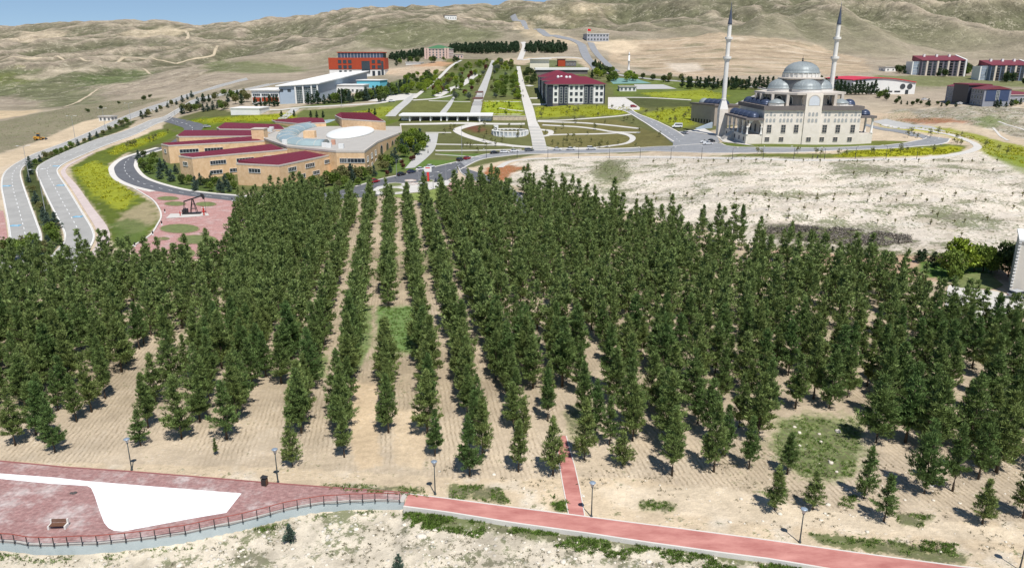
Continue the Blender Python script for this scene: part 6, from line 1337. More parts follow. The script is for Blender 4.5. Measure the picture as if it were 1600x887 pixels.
# annex left of the mosque
an_ = Bld('mosque_annex', 'long grey brown annex hall with small domes left of the mosque', 'building', G(1114, 197)); n0, f0 = Vector(G(1115, 197)[:2]), Vector(G(1079, 188.5)[:2]); nx_ = Vector((13, 0)); fp = [n0, n0 + nx_, f0 + nx_, f0]; zb = base_of(fp); zt = top_z(n0, 165.5)
an_.prism(fp, zb - 3, zt, mat('annex_stone', C(178,166,152), var=.08, scale=.4)); an_.prism(grow(fp, .6), zt + .005, zt + .8, M_SLATE, 'cornice')
for k in range(7): an_.win(f0, n0, .12 + .12 * k, zb + 1.2, .9, 1.8, 1, 1, M_DFRAME)
for k in range(5):
    p = n0.lerp(f0, .1 + .2 * k) + nx_ * .45; o = MB(); o.lathe([(3.1, 0), (3.1, .4), (2.6, 1.4), (1.4, 2.3), (0, 2.6)], 14); d = o.build('dome', M_LEAD if k == 4 else M_NAVY, an_.t, True); d.location = an_.loc(p, zt + .81)
rm = Bld('ramp_wall', 'pale sloping ramp wall with a yellow strip before the annex', 'wall', G(1108, 203)); a, b = Vector(G(1088, 203)[:2]), Vector(G(1113, 200)[:2]); rm.prism(rect(a, b, 1.0), rm.o.z - 1, 0, M_PALEB, 'wall', [rm.o.z + .6, rm.o.z + 3.4, rm.o.z + 3.4, rm.o.z + .6])
# ------------------------------------------------------------------ vehicles
M_TYRE = mat('tyre', (.02, .02, .02), var=.1); M_RIM = mat('rim', (.35, .35, .36), rough=.35, metal=.6, var=.1); M_CGL = glassmat('car_glass', (.02, .025, .03), .06)
M_HEADL = mat('headlight', (.75, .75, .72), rough=.15, var=.02); M_TAILL = mat('taillight', (.4, .02, .02), rough=.2, var=.05)
CAR_M = {}
def car_meshes(kind, paint):
    key = (kind, paint.name)
    if key in CAR_M: return CAR_M[key]
    L, W, H = {'sedan': (4.5, 1.78, 1.45), 'hatch': (4.1, 1.76, 1.5), 'suv': (4.6, 1.88, 1.7), 'van': (5.6, 2.0, 2.5)}[kind]; w = W / 2
    side = {'sedan': [(-2.25,.35),(-2.2,.75),(-1.9,.92),(-1.45,.97),(.75,.97),(1.45,.88),(2.1,.76),(2.25,.55),(2.22,.32)], 'hatch': [(-2.05,.35),(-2.05,.95),(-1.9,1.0),(.7,1.0),(1.35,.9),(1.95,.76),(2.05,.55),(2.02,.32)],
            'suv': [(-2.3,.42),(-2.3,1.05),(-2.1,1.1),(.8,1.1),(1.5,1.02),(2.2,.9),(2.3,.65),(2.28,.4)], 'van': [(-2.8,.4),(-2.8,1.3),(1.6,1.3),(2.3,1.1),(2.75,.95),(2.8,.4)]}[kind]
    top = {'sedan': [(-1.75,.95),(-1.05,1.40),(.15,1.45),(.95,.97)], 'hatch': [(-2.0,.98),(-1.7,1.42),(.05,1.5),(.9,.99)], 'suv': [(-2.2,1.08),(-1.95,1.62),(.2,1.7),(1.05,1.09)], 'van': [(-2.78,1.29),(-2.72,2.42),(1.3,2.5),(2.2,1.12)]}[kind]
    def ext(pr, w0, w1=None, zm_=None):
        b = MB(); n = len(pr); w1 = w1 or w0; ww = lambda z: w0 if zm_ is None or z < zm_ else w1
        b.add([(x, -ww(z), z) for x, z in pr] + [(x, ww(z), z) for x, z in pr], [tuple(range(n)), tuple(range(2*n - 1, n - 1, -1))] + [(i, n + i, n + (i+1) % n, (i+1) % n) for i in range(n)]); return b
    body = ext(side, w).mesh('body', paint); zr_ = min(top[1][1], top[2][1]) - .12
    cab = ext(top, w * .95, w * .78, zr_ - .05).mesh('cabin', M_CGL if kind != 'van' else paint)
    x0, x1 = top[1][0] + .02, top[2][0] + .02; rf = MB().box(x0, x1, -w * .8, w * .8, min(top[1][1], top[2][1]) - .03, max(top[1][1], top[2][1]) + .02).mesh('roof_panel', paint)
    r = .31 if kind != 'van' else .36; wb = L * .30; wh = MB(); wh.tube([(0, -.11, 0), (0, .11, 0)], r, 14); wh_m = wh.mesh('wheel', M_TYRE); rm_ = MB().tube([(0, -.125, 0), (0, .125, 0)], r * .62, 10).mesh('rim', M_RIM)
    hl = MB().box(L/2 - .12, L/2 + .005, -.2, .2, .58, .72).mesh('headlight', M_HEADL); tl = MB().box(-L/2 - .01, -L/2 + .08, -.16, .16, .68, .86).mesh('taillight', M_TAILL)
    CAR_M[key] = (body, cab, rf, wh_m, rm_, hl, tl, r, wb, w); return CAR_M[key]
def car(px, py, kind, paint, label, ang, group='parked cars'):
    body, cab, rf, wh_m, rm_, hl, tl, r, wb, w = car_meshes(kind, paint); p = G(px, py); t = thing('parked_car' if kind != 'van' else 'minibus', label, 'car' if kind != 'van' else 'minibus', (p[0], p[1], p[2] + .14), ang, group)
    put('body', body, t); c = put('cabin', cab, t); put('roof_panel', rf, c)
    for sx in (-1, 1):
        for sy in (-1, 1): q = put('wheel', wh_m, t, (sx * wb, sy * (w - .1), r)); put('rim', rm_, q)
        put('headlight', hl, t, (0, sx * (w - .3), 0)); put('taillight', tl, t, (0, sx * (w - .25), 0))
    if kind == 'van':
        for sy in (-1, 1): MB().box(-2.5, 1.2, sy * w * .9 - .06, sy * w * .9 + .06, 1.45, 2.1).build('side_window', M_CGL, t)
        MB().add([(1.42, -w * .7, 2.3), (1.42, w * .7, 2.3), (2.16, w * .75, 1.2), (2.16, -w * .75, 1.2)], [(0, 3, 2, 1)]).build('windscreen', M_CGL, t)
    else:
        z0 = .99
    return t
def paint(n, c): return mat('paint_' + n, c, rough=.25, var=.03, spec=.6)
PW, PK, PR, PS, PB, PG = paint('white', (.75, .75, .74)), paint('black', (.02, .022, .026)), paint('red', (.32, .02, .03)), paint('silver', (.42, .43, .44)), paint('blue', (.03, .045, .09)), paint('grey', (.10, .11, .12))
def heading(a, b): p, q = Vector(G(*a)[:2]), Vector(G(*b)[:2]); d = q - p; return math.atan2(d.y, d.x)
hd = heading((600,279.5), (675,263)); h2 = heading((760,243), (850,237)); h3 = heading((860,237), (1000,234))
for px, py, k, c, lb, h in [(627,274.5,'sedan',PK,'black car parked first from the left at the kerb before the brown building',hd),(643,270.5,'sedan',PB,'dark blue car parked second from the left at the kerb',hd),(657,266.5,'sedan',PW,'white car parked third from the left near the red sign pylon',hd),(673,262.5,'hatch',PW,'white hatchback parked at the kerb just right of the red sign pylon',hd),
    (585,286,'suv',PR,'dark red car parked below the corner of the brown building',hd),(719,252,'suv',PK,'black car pulled up beside the red car',hd + .15),(730,249.5,'hatch',PR,'bright red car beside the black one on the bend',hd + .1),
    (773,240.5,'sedan',PK,'black car leading the parked line below the fountain',h2),(788,239.3,'sedan',PW,'white car second in the line below the fountain',h2),(804,238.2,'sedan',PW,'white car third in the line below the fountain',h2),(827,236.8,'suv',PG,'dark grey car at the foot of the stairway',h2),
    (871,235.3,'sedan',PW,'white car just right of the stairway foot',h3),(892,234.9,'sedan',PW,'second white car right of the stairway foot',h3),(924,234.2,'suv',PW,'white car standing alone on the road below the park',h3),
    (1070,209.5,'sedan',PS,'silver car on the mosque approach road',R(120)),(1102,223.5,'sedan',PW,'white car in the mosque parking, rear one of the pair',R(170)),(1106,226.3,'sedan',PW,'white car in the mosque parking, nearest the road',R(175)),(1109.5,222.4,'sedan',PK,'dark car between the white ones by the mosque',R(170)),
    (324,199.5,'hatch',PS,'silver car parked beside the rear wing of the brown building',R(10)),(990,168,'hatch',PR,'dark red car parked in the dormitory yard',R(5)),(1591,466,'suv',PS,'silver car beside the tall white building',R(18)),(1445,157,'sedan',PW,'white car in the school yard beneath the gymnasium',R(5)),(1500,163.5,'sedan',PW,'white car near the school entrance',R(10)),(612,159.5,'sedan',PW,'white car in the lot beside the dark trees',R(20))]:
    car(px, py, k, c, lb, h)
car(1058, 200, 'van', PW, 'white minibus parked beside the mosque approach road', R(172), None)
# wheel loader on the sandy shoulder
lp = G(62, 219); M_YEL = mat('loader_yellow', (.55, .27, .03), rough=.5, var=.12); ld = thing('wheel_loader', 'orange yellow wheel loader on the sandy road shoulder', 'loader', (lp[0], lp[1], lp[2]), R(15))
MB().box(-2.6, .3, -1.1, 1.1, .8, 2.0).build('body', M_YEL, ld); MB().frustum([(-1.0, -.9), (.5, -.9), (.5, .9), (-1.0, .9)], [(-.9, -.75), (.3, -.75), (.3, .75), (-.9, .75)], 2.005, 3.5).build('cab', M_CGL, ld); MB().box(-1.05, .5, -.9, .9, 3.51, 3.65).build('cab_roof', M_YEL, ld)
MB().box(.31, 1.9, -.7, .7, .8, 1.5).build('front_frame', M_YEL, ld)
for sy in (-.6, .6): MB().tube([(1.2, sy, 1.5), (2.4, sy, 1.3), (3.1, sy, .6)], .14, 6).build('lift_arm', M_YEL, ld)
MB().prism([(2.9, -1.3), (3.9, -1.3), (3.9, 1.3), (2.9, 1.3)], .1, 1.2, [1.2, .3, .3, 1.2]).build('bucket', M_STEEL, ld)
for x in (-1.7, 1.2):
    for sy in (-1, 1): w = MB().tube([(x, sy * 1.1 - .3, .75), (x, sy * 1.1 + .3, .75)], .75, 14).build('wheel', M_TYRE, ld); MB().tube([(x, sy * 1.1 - .32, .75), (x, sy * 1.1 + .32, .75)], .35, 10).build('rim', M_YEL, w)
# ------------------------------------------------------------------ pumpjack
jp = G(299, 335); pj = thing('pumpjack', 'black oil pumpjack monument on the pink paved plaza', 'pumpjack', (jp[0], jp[1], jp[2] + .22), R(8)); M_PJ = mat('pump_black', (.03, .028, .03), rough=.5, var=.2); M_PJR = mat('pump_red', C(196,50,40), var=.1)
MB().box(-2.6, 3.0, -.8, .8, 0, .35).build('skid', M_PJ, pj)
for sx in (-1, 1):
    for sy in (-1, 1): MB().tube([(.9 + sx * 1.0, sy * .75, .35), (.9 + sx * .15, sy * .22, 4.6)], .11, 6).build('leg', M_PJ, pj)
for z in (1.6, 3.0):
    f = 1 - z / 5.2; MB().box(.9 - f, .9 + f, -.72 * f - .03, -.72 * f + .05, z, z + .12).build('cross_brace', M_PJ, pj); MB().box(.9 - f, .9 + f, .72 * f - .05, .72 * f + .03, z, z + .12).build('cross_brace', M_PJ, pj)
th = R(17); ca, sa = math.cos(th), math.sin(th); bt = lambda x, z: (.9 + x * ca - z * sa, 4.85 + x * sa + z * ca)
def beam(x0, x1, z0, z1, hw, name):
    q = [bt(x0, z0), bt(x1, z0), bt(x1, z1), bt(x0, z1)]; MB().add([(x, -hw, z) for x, z in q] + [(x, hw, z) for x, z in q], [(0,3,2,1),(4,5,6,7),(0,1,5,4),(1,2,6,5),(2,3,7,6),(3,0,4,7)]).build(name, M_PJ, pj)
beam(-2.9, 3.0, -.2, .2, .16, 'walking_beam')
hh = [(2.9, .75), (3.4, .62), (3.75, .1), (3.75, -.7), (3.35, -1.25), (3.05, -1.2), (2.9, -.3)]; q = [bt(*p) for p in hh]; n = len(q); MB().add([(x, -.22, z) for x, z in q] + [(x, .22, z) for x, z in q], [tuple(range(n - 1, -1, -1)), tuple(range(n, 2*n))] + [(i, (i+1) % n, n + (i+1) % n, n + i) for i in range(n)]).build('horse_head', M_PJ, pj)
MB().box(-2.2, -.9, -.6, .6, .36, 1.7).build('gearbox', M_PJ, pj)
for sy in (-.75, .75): e = bt(-2.7, 0); MB().tube([(-1.5, sy, 1.2), (-2.0, sy, 2.0)], .13, 6).build('crank', M_PJ, pj); MB().box(-2.5, -1.6, sy - .12, sy + .12, .5, 1.5).build('counterweight', M_PJ, pj); MB().tube([(-2.0, sy, 2.0), (e[0], sy * .5, e[1])], .07, 6).build('pitman_arm', M_PJ, pj)
MB().tube([(bt(3.6, -.9)[0], 0, bt(3.6, -.9)[1]), (bt(3.6, -.9)[0], 0, 0)], .04, 5).build('polished_rod', M_STEEL, pj)
for px, py, lb in ((319, 337, 'red wellhead valve stack right of the pumpjack'), (282, 338, 'red wellhead valve left of the pumpjack')):
    p = G(px, py); t = thing('wellhead', lb, 'wellhead', (p[0], p[1], p[2] + .22), 0, 'red wellheads by the pumpjack'); s = 1.0 if px > 300 else .6
    MB().lathe([(.3, 0), (.3, .3), (.18, .3), (.18, .9), (.34, .9), (.34, 1.1), (.18, 1.1), (.18, 1.9), (.32, 1.9), (.32, 2.1), (.15, 2.1), (.15, 2.7)], 10).build('stack', M_PJR, t)
    for z in (1.3, 2.3): MB().tube([(-.6, 0, z), (.6, 0, z)], .1, 8).build('valve', M_FRAME if z > 2 else M_PJR, t)
    t.scale = (s, s, s)
for k, (px, py) in enumerate([(258,333),(253,352),(239,368),(211,386),(363,315)]):
    p = G(px, py); t = thing('bollard_lamp', nth(k) + ' low dark bollard lamp with white base from the back of the pump plaza edge', 'bollard lamp', (p[0], p[1], p[2] + .1), 0, 'bollard lamps round the pump plaza')
    MB().lathe([(.28, 0), (.28, .35), (.2, .4)], 10).build('base', M_FRAME, t); MB().lathe([(.17, .4), (.17, 1.0), (.24, 1.02), (.24, 1.15), (.1, 1.25)], 10).build('head', M_PJ, t)
# ------------------------------------------------------------------ red and white sign pylon, benches and planters on the white plaza
sp0 = G(669, 283.5); sg = thing('sign_pylon', 'white topped red sign pylon standing in a round lawn bed', 'sign', (sp0[0], sp0[1], sp0[2] + .2), R(4))
MB().box(-.45, .45, -.3, .3, 0, 3.6).build('shaft', mat('sign_red', C(216,60,62), var=.05), sg); MB().box(-1.5, 1.5, -.35, .35, 3.61, 5.6).build('sign_box', M_FRAME, sg); MB().box(-.9, .9, -.36, -.351, 5.0, 5.4).build('red_band', mat('sign_red', C(216,60,62)), sg)
for k, px in enumerate((681, 685.5, 689.5)):
    p = G(px, 285.5 - k * .9); t = thing('planter', ['leftmost', 'middle', 'rightmost'][k] + ' of three dark triangular planters beside the sign pylon', 'planter', (p[0], p[1], p[2] + .15), R(20), 'dark planters by the sign pylon')
    MB().frustum([(-.7, -.5), (.7, -.5), (.7, .5), (-.7, .5)], [(-.12, -.1), (.12, -.1), (.12, .1), (-.12, .1)], 0, 1.7).build('body', M_DARK, t); MB().box(-.8, .8, -.6, .6, -.1, .12).build('base', M_CONC, t)
p = G(659, 298.5); t = thing('litter_bin', 'dark litter bin at the front edge of the white plaza', 'litter bin', (p[0], p[1], p[2] + .15)); MB().box(-.5, .5, -.4, .4, 0, 1.5).build('body', M_DARK, t); MB().box(-.55, .55, -.45, .45, 1.51, 1.62).build('lid', M_STEEL, t)
# ------------------------------------------------------------------ lamp columns
def street_lamp(p, h, label, group, arms=1, m=None, rz=0):
    t = thing('street_lamp', label, 'street lamp', p, rz, group); MB().tube([(0, 0, -.3), (0, 0, h)], [.13, .06], 6).build('pole', m or M_GALV, t)
    for s in ((1, -1) if arms == 2 else (1,)):
        a = MB().tube([(0, 0, h - .1), (s * .8, 0, h + .25), (s * 1.8, 0, h + .35)], .045, 5).build('arm', m or M_GALV, t); MB().box(s * 2.0 - .4, s * 2.0 + .4, -.16, .16, h + .28, h + .42).build('lamp_head', M_FRAME, a)
    return t
M_GALV = mat('galvanised', (.40, .41, .42), rough=.45, metal=.5, var=.1)
for k, (px, py, pt) in enumerate([(47,285,229),(71,332,266),(119,226,182),(165,205,170),(205,192,162)]): p = G(px, py); street_lamp(p, height_to(p, pt), nth(k) + ' double armed street lamp from the left in the road median', 'street lamps in the road median', 2, rz=R(30))
for k, (px, py, pt) in enumerate([(722,252,196),(620,280,250),(655,291,266),(677,296,270),(697,282,257),(275,195,167),(534,167,140)]): p = G(px, py); street_lamp(p, height_to(p, pt), ['tall thin mast beside the lawn left of the parked cars','lamp mast at the kerb by the black car','thin lamp mast at the near edge of the white plaza, left one','thin lamp mast at the near edge of the white plaza, right one','lamp mast beside the planters at the road','lamp mast at the junction behind the brown building','lamp mast in the flower verge before the annex'][k], 'lamp masts on campus')
rl_ = random.Random(21)
for k, px in enumerate(range(760, 1480, 48)):
    p = G(px, 247.5 + (1.5 if px > 1000 else 0)); street_lamp(p, rl_.uniform(4.2, 5.0), nth(k) + ' thin lamp mast from the left along the path above the bare slope', 'lamp masts above the bare slope', 1, M_STEEL, rl_.uniform(0, 6))
# ------------------------------------------------------------------ people
M_SKIN = mat('skin', (.36, .22, .16), var=.05)
def person(px, py, shirt, trousers, label, rz, stride=.22):
    p = G(px, py); t = thing('person', label, 'person', (p[0], p[1], p[2] + .14), rz, None); b = MB()
    J = [(0, 0, .92), (0, 0, 1.15), (0, .01, 1.42), (0, .01, 1.52), (0, .02, 1.66)]; me = bpy.data.meshes.new('body')
    V = J + [(.1, 0, .88), (.12, stride, .48), (.12, stride * 1.1, .06), (.12, stride * 1.1 + .14, .03), (-.1, 0, .88), (-.12, -stride * .4, .48), (-.12, -stride * 1.2, .08), (-.12, -stride * 1.2 + .14, .03), (.2, 0, 1.40), (.25, -.06, 1.12), (.25, .06, .88), (-.2, 0, 1.40), (-.25, .06, 1.12), (-.25, .16, .90)]
    E = [(0,1),(1,2),(2,3),(3,4),(0,5),(5,6),(6,7),(7,8),(0,9),(9,10),(10,11),(11,12),(2,13),(13,14),(14,15),(2,16),(16,17),(17,18)]
    rad = [.15,.13,.15,.06,.105,.1,.07,.05,.04,.1,.07,.05,.04,.075,.05,.035,.075,.05,.035]
    me.from_pydata(V, E, []); o = put('body', me, t); o.modifiers.new('skin', 'SKIN'); o.modifiers.new('sub', 'SUBSURF').levels = 1
    for i, r in enumerate(rad): me.skin_vertices[0].data[i].radius = (r, r)
    me.skin_vertices[0].data[0].use_root = True; me.materials.append(shirt)
    c = MB()
    for s, y0, y1 in ((1, stride, stride * 1.1), (-1, -stride * .4, -stride * 1.2)): c.tube([(s * .1, 0, .94), (s * .12, y0, .48), (s * .12, y1, .1)], [.13, .095, .075], 8)
    c.build('trousers', trousers, t, True); MB().lathe([(0, 1.55), (.09, 1.58), (.115, 1.68), (.1, 1.76), (0, 1.79)], 10, 0, .0).build('hair', M_DARK, t, True); MB().lathe([(.0, 1.52), (.075, 1.56), (.09, 1.64), (.07, 1.72), (0, 1.74)], 10, 0, .045).build('face', M_SKIN, t, True)
c1, c2, c3 = mat('cloth_black', (.02, .02, .024)), mat('cloth_navy', (.03, .04, .08)), mat('cloth_pale', (.4, .38, .36))
for px, py, s_, tr_, lb, rz in [(672,222.5,c1,c2,'person in black walking up the grey path left of two',0.2),(669.5,222.8,c2,c1,'person in navy walking just behind the one in black',.2),(669,240,c3,c1,'person in pale top near the foot of the grey path',2.8),(1269.5,249,c1,c1,'person in black on the path above the bare slope, left of two',1.2),(1277,249.3,c1,c2,'person in black on the path above the bare slope, right of two',1.2),(817,144,c1,c2,'person in black on the upper promenade',0),(816,128,c3,c2,'person in pale top far up the promenade',0),(818,152.5,c1,c1,'person in dark clothes halfway up the promenade',3)]: person(px, py, s_, tr_, lb, rz)
# ------------------------------------------------------------------ campus trees and shrubs
def broad_crown(seed, n, blades, ln, wd, rx=1.0, rz=1.0, lo=.28):
    """leaf clumps through an uneven rounded crown about 1 unit in radius, 2.6 tall overall"""
    rs = np.random.default_rng(seed); V = []; L = [(rs.normal(0, .33, 3) * np.array([1, 1, .8]), rs.uniform(.45, .72)) for _ in range(9)]
    for _ in range(n):
        c, r = L[rs.integers(9)]; d = rs.normal(0, 1, 3); d /= np.linalg.norm(d); p = c + d * r * rs.uniform(.55, 1.0) ** .5
        q = np.array([p[0] * rx, p[1] * rx, p[2] * rz + 1.55])
        if q[2] > lo: tuft(V, q, d * .8 + np.array([0, 0, .35]), blades, ln, wd, rs, 1.3)
    return blades_out(V)
BK = {}
def broad(kind):
    if kind not in BK:
        m, n, rx, rz, lo = {'green': (M_LEAF, 230, 1, 1, .5), 'bright': (M_LEAFB, 230, 1, 1, .5), 'dark': (M_LEAFD, 230, 1, 1, .5), 'olive': (M_LEAFO, 200, 1, .95, .5), 'red': (M_LEAFR, 200, .9, 1, .5), 'silver': (M_LEAFS, 200, 1, .95, .5), 'bush': (M_LEAF, 200, 1.15, .95, .0), 'brightbush': (M_LEAFB, 200, 1.15, .95, .0)}[kind]
        BK[kind] = [(np_mesh('crown', *broad_crown(300 + i + 7 * len(BK), n, 9, .26, .075, rx, rz, lo), m), trunk_mesh('trunk', 2.6, .06, 90 + i, 5, .6, .2, .3)) for i in range(3)]
    return BK[kind]
DARKC = [(np_mesh('crown', *pine_crown(150 + i, 9.0, 2.3, 330, 6, .7, .17, start=.05, gaps=.03, power=.9), M_DARKP), trunk_mesh('trunk', 9.0, .15, 80 + i, 3)) for i in range(3)]
def leafy(px, py, h, kind, label, group, wide=1.0, name='broadleaf_tree', cat='tree'):
    p = G(px, py); cr, tk = broad(kind)[int(px * 7 + py) % 3]; t = thing(name, label, cat, p, px * 1.7, group); s = h / 2.6; t.scale = (s * wide, s * wide, s); put('crown', cr, t); put('trunk', tk, t); return t
def conif(px, py, h, label, group, blue=False, wide=1.0, name=None):
    p = G(px, py); S_ = SPRUCES if blue else DARKC
    return pine_tree(p, h, int(px + py), label, group, parts=S_, name=name or ('spruce_tree' if blue else 'conifer_tree'), cat='spruce' if blue else 'conifer', wide=wide)
rv = random.Random(77)
def row(items, text, group, maker):
    """plants of one row, told apart by their order from the left"""
    items = sorted(items, key=lambda q: q[0])
    for i, it in enumerate(items): maker(it, text % nth(i), group)
# median of the dual carriageway
md = [(47,262),(55,258),(63,253),(72,249),(80,246),(88,243),(96,239),(104,236),(112,232),(122,228),(132,224),(142,220),(152,215),(162,211),(172,206),(182,201),(190,198),(198,195),(45,285),(52,300),(57,318),(64,330),(70,345),(76,358),(82,370),(84,384),(78,392),(66,398),(58,404),(88,358),(48,273)]
row([(x, y, rv.uniform(2.6, 4.6), rv.random()) for x, y in md], '%s tree from the left in the planted road median', 'trees in the road median', lambda q, l, g: conif(q[0], q[1], q[2] * 1.15, l, g, True, 1.3) if q[3] < .55 else leafy(q[0], q[1], q[2], 'olive' if q[3] < .8 else 'green', l, g, .95))
row([(x, 409 - .35 * (x - 10) + rv.uniform(-2, 3), rv.uniform(4, 6), rv.random()) for x in (8, 20, 31, 42, 52)], '%s tall tree from the left at the road bend beside the plantation', 'trees at the road bend', lambda q, l, g: leafy(q[0], q[1], q[2], 'olive' if q[3] < .5 else 'green', l, g, .9))
up_ = [(222,186),(228,184),(233,183),(245,176),(252,173),(262,169),(268,166),(276,164),(285,160),(293,156),(300,153)]
row([(x, y, rv.uniform(3.5, 5.5), rv.random()) for x, y in up_], '%s tree from the left between the two carriageways further up', 'trees between the upper carriageways', lambda q, l, g: conif(q[0], q[1], q[2], l, g, q[3] < .4, 1.3) if q[3] < .6 else leafy(q[0], q[1], q[2], 'olive', l, g))
rd_ = [(285,179),(292,177),(298,175.5),(305,174),(312,172),(318,175),(325,174),(333,172),(340,170),(346,173),(352,171),(310,166),(318,162),(327,160),(336,158),(345,168),(356,160),(364,158),(372,156),(380,154),(386,160),(378,164),(368,163),(360,152),(350,150)]
row([(x, y, rv.uniform(4, 7), rv.random()) for x, y in rd_], '%s tree from the left in the grove beside the upper road', 'grove beside the upper road', lambda q, l, g: conif(q[0], q[1], q[2], l, g, q[3] < .3, 1.25) if q[3] < .6 else leafy(q[0], q[1], q[2], 'olive' if q[3] < .8 else 'green', l, g))
row([(400 + 7 * k + rv.uniform(-2, 2), 166.5 + rv.uniform(-.5, 1), rv.uniform(5, 7.5)) for k in range(6)] + [(482,163.5,7.5),(489,163.5,6.5),(497,163,8.5),(507,163,6)], '%s dark conifer from the left before the low wing and glass front', 'conifers before the glass hall', lambda q, l, g: conif(q[0], q[1], q[2], l, g, False, 1.2))
gr = [(515,162,6),(520,159,7),(524,161,8),(530,160,8.5),(536,161,9),(541,158,9),(546,161,8),(552,160,5),(560,158,7),(566,158,8),(572,158,9),(578,156,8),(584,155,8.5),(590,153,8),(596,153,9),(602,152,8.5),(608,150,9),(614,149,10),(620,148,8),(626,146,9),(600,158,6),(593,160,5),(545,134,6),(640,140,7),(632,143,8)]
row([(x, y, h, rv.random()) for x, y, h in gr], '%s tree from the left in the grove right of the sloping hall', 'grove right of the sloping hall', lambda q, l, g: conif(q[0], q[1], q[2], l, g, q[3] < .15, 1.2) if q[3] < .6 else leafy(q[0], q[1], q[2] * .9, 'green' if q[3] < .85 else 'dark', l, g))
row([(x, y, 4) for x, y in ((460,182.5),(486,183.5),(495,184),(505,184),(577,180),(586,180),(440,183))], '%s small dark conifer from the left in the flower verge behind the building', 'conifers in the flower verge', lambda q, l, g: conif(q[0], q[1], q[2], l, g, False, 1.1))
# garden of the brown building
gb = [(217,252),(222,262),(228,270),(236,262),(240,252),(246,258),(252,268),(250,280),(262,275),(268,284),(275,272),(285,288),(296,289),(305,293),(314,290),(322,294),(328,299),(336,291),(342,296),(352,292),(358,300),(366,296),(345,302),(305,299),(225,246),(235,272),(258,262),(300,284),(330,286),(360,288)]
row([(x, y, rv.uniform(2.6, 5.2), rv.random()) for x, y in gb], '%s garden tree from the left before the brown building', 'garden before the brown building', lambda q, l, g: conif(q[0], q[1], q[2] * 1.1, l, g, True, 1.25) if q[3] < .55 else leafy(q[0], q[1], q[2], 'green' if q[3] < .85 else 'dark', l, g))
gc = [(470,300,4),(480,298,6),(490,296,7),(505,292,7),(515,290,9),(524,290,8),(532,288,9),(540,287,10),(548,286,10),(556,284,9),(566,282,8),(575,279,7),(585,276,6),(540,294,6),(528,297,5),(560,290,5),(600,268,7),(607,262,8),(613,258,8),(610,270,5),(618,255,9),(597,258,7)]
row([(x, y, h, rv.random()) for x, y, h in gc], '%s tree from the left along the brown building wall', 'trees along the brown building wall', lambda q, l, g: conif(q[0], q[1], q[2] * .75, l, g, True, 1.15) if q[3] < .4 else leafy(q[0], q[1], q[2] * .7, 'green' if q[3] < .75 else 'olive', l, g))
gd = [(632,232,9),(638,230,10),(645,226,10),(650,228,9),(656,226,10),(660,230,9),(642,236,8),(650,238,8),(655,242,6),(635,240,7),(630,246,7),(628,238,8),(662,236,6)]
row([(x, y, h, rv.random()) for x, y, h in gd], '%s tree from the left in the clump right of the brown building', 'clump at the right end of the brown building', lambda q, l, g: conif(q[0], q[1], q[2] * .8, l, g, True, 1.2) if q[3] < .35 else leafy(q[0], q[1], q[2] * .8, 'green' if q[3] < .85 else 'bright', l, g))
row([(x, y, 2.6) for x, y in ((628,258),(643,252),(647,250.5),(630,264),(605,275))], '%s round dark red bush from the left beside the path to the brown building', 'round red bushes', lambda q, l, g: leafy(q[0], q[1], q[2], 'red', l, g, .9, 'bush', 'bush'))
# park: hedges and mixed trees either side of the promenade
def park(n, poly, kinds, hs, text, group, maxn=None):
    P = [tuple(v) for v in W2(poly)]; xs = [p[0] for p in P]; ys = [p[1] for p in P]; got = []
    for _ in range(n * 40):
        if len(got) >= n: break
        x, y = rv.uniform(min(xs), max(xs)), rv.uniform(min(ys), max(ys))
        if in_poly(np.array([x]), np.array([y]), P)[0] and all((x - q[0]) ** 2 + (y - q[1]) ** 2 > 5 for q in got): got.append((x, y))
    got.sort(key=lambda q: proj(q[0], q[1], float(T(*q)))[0])
    for i, (x, y) in enumerate(got):
        px, py = proj(x, y, float(T(x, y))); k = rv.choice(kinds); h = rv.uniform(*hs); l = text % nth(i)
        if k in ('blue', 'conifer'): conif(px, py, h * 1.15, l, group, k == 'blue', 1.2)
        else: leafy(px, py, h, k, l, group, rv.uniform(.85, 1.15), *(('bush', 'bush') if 'bush' in k else ()))
for (q, hs, k, tx, gp) in (([(650,140),(668,130),(684,122),(664,146)], (3, 5), ['brightbush'], '%s bright green shrub from the left in the hedge of the left terrace', 'bright hedge of the left terrace'),
        ([(684,132),(700,120),(710,122),(695,142),(672,150)], (3, 4.5), ['brightbush', 'brightbush', 'red'], '%s shrub from the left in the second bright hedge row', 'second bright hedge row')): park(30, q, k, hs, tx, gp)
park(34, [(620,148),(640,120),(684,118),(660,140),(650,150)], ['green', 'bright', 'dark'], (4, 6), '%s tree from the left in the green plot below the dirt field', 'trees in the green plot below the dirt field')
park(64, [(672,152),(700,128),(712,108),(760,96),(768,100),(756,120),(745,145),(735,158)], ['green', 'bright', 'bright', 'silver', 'red', 'green', 'olive'], (2.5, 5.5), '%s tree from the left in the park left of the stepped promenade', 'park trees left of the stepped promenade')
park(64, [(770,156),(766,130),(770,108),(778,98),(806,100),(812,156)], ['green', 'bright', 'bright', 'silver', 'green', 'olive'], (2.5, 6), '%s tree from the left in the park between the two promenades', 'park trees between the two promenades')
park(26, [(803,156),(802,118),(806,116),(814,156)], ['brightbush', 'bush'], (3, 5), '%s hedge shrub from the left along the long promenade', 'hedge along the long promenade')
park(8, [(815,112),(824,108),(836,128),(834,136),(822,130)], ['green', 'olive', 'dark'], (4, 6.5), '%s tree from the left between promenade and pale cream building', 'trees between promenade and cream building')
park(8, [(757,182),(754,160),(800,160),(806,182)], ['brightbush'], (1.2, 2.2), '%s low yellow green shrub from the left on the terrace above the stone wall', 'low shrubs above the stone wall')
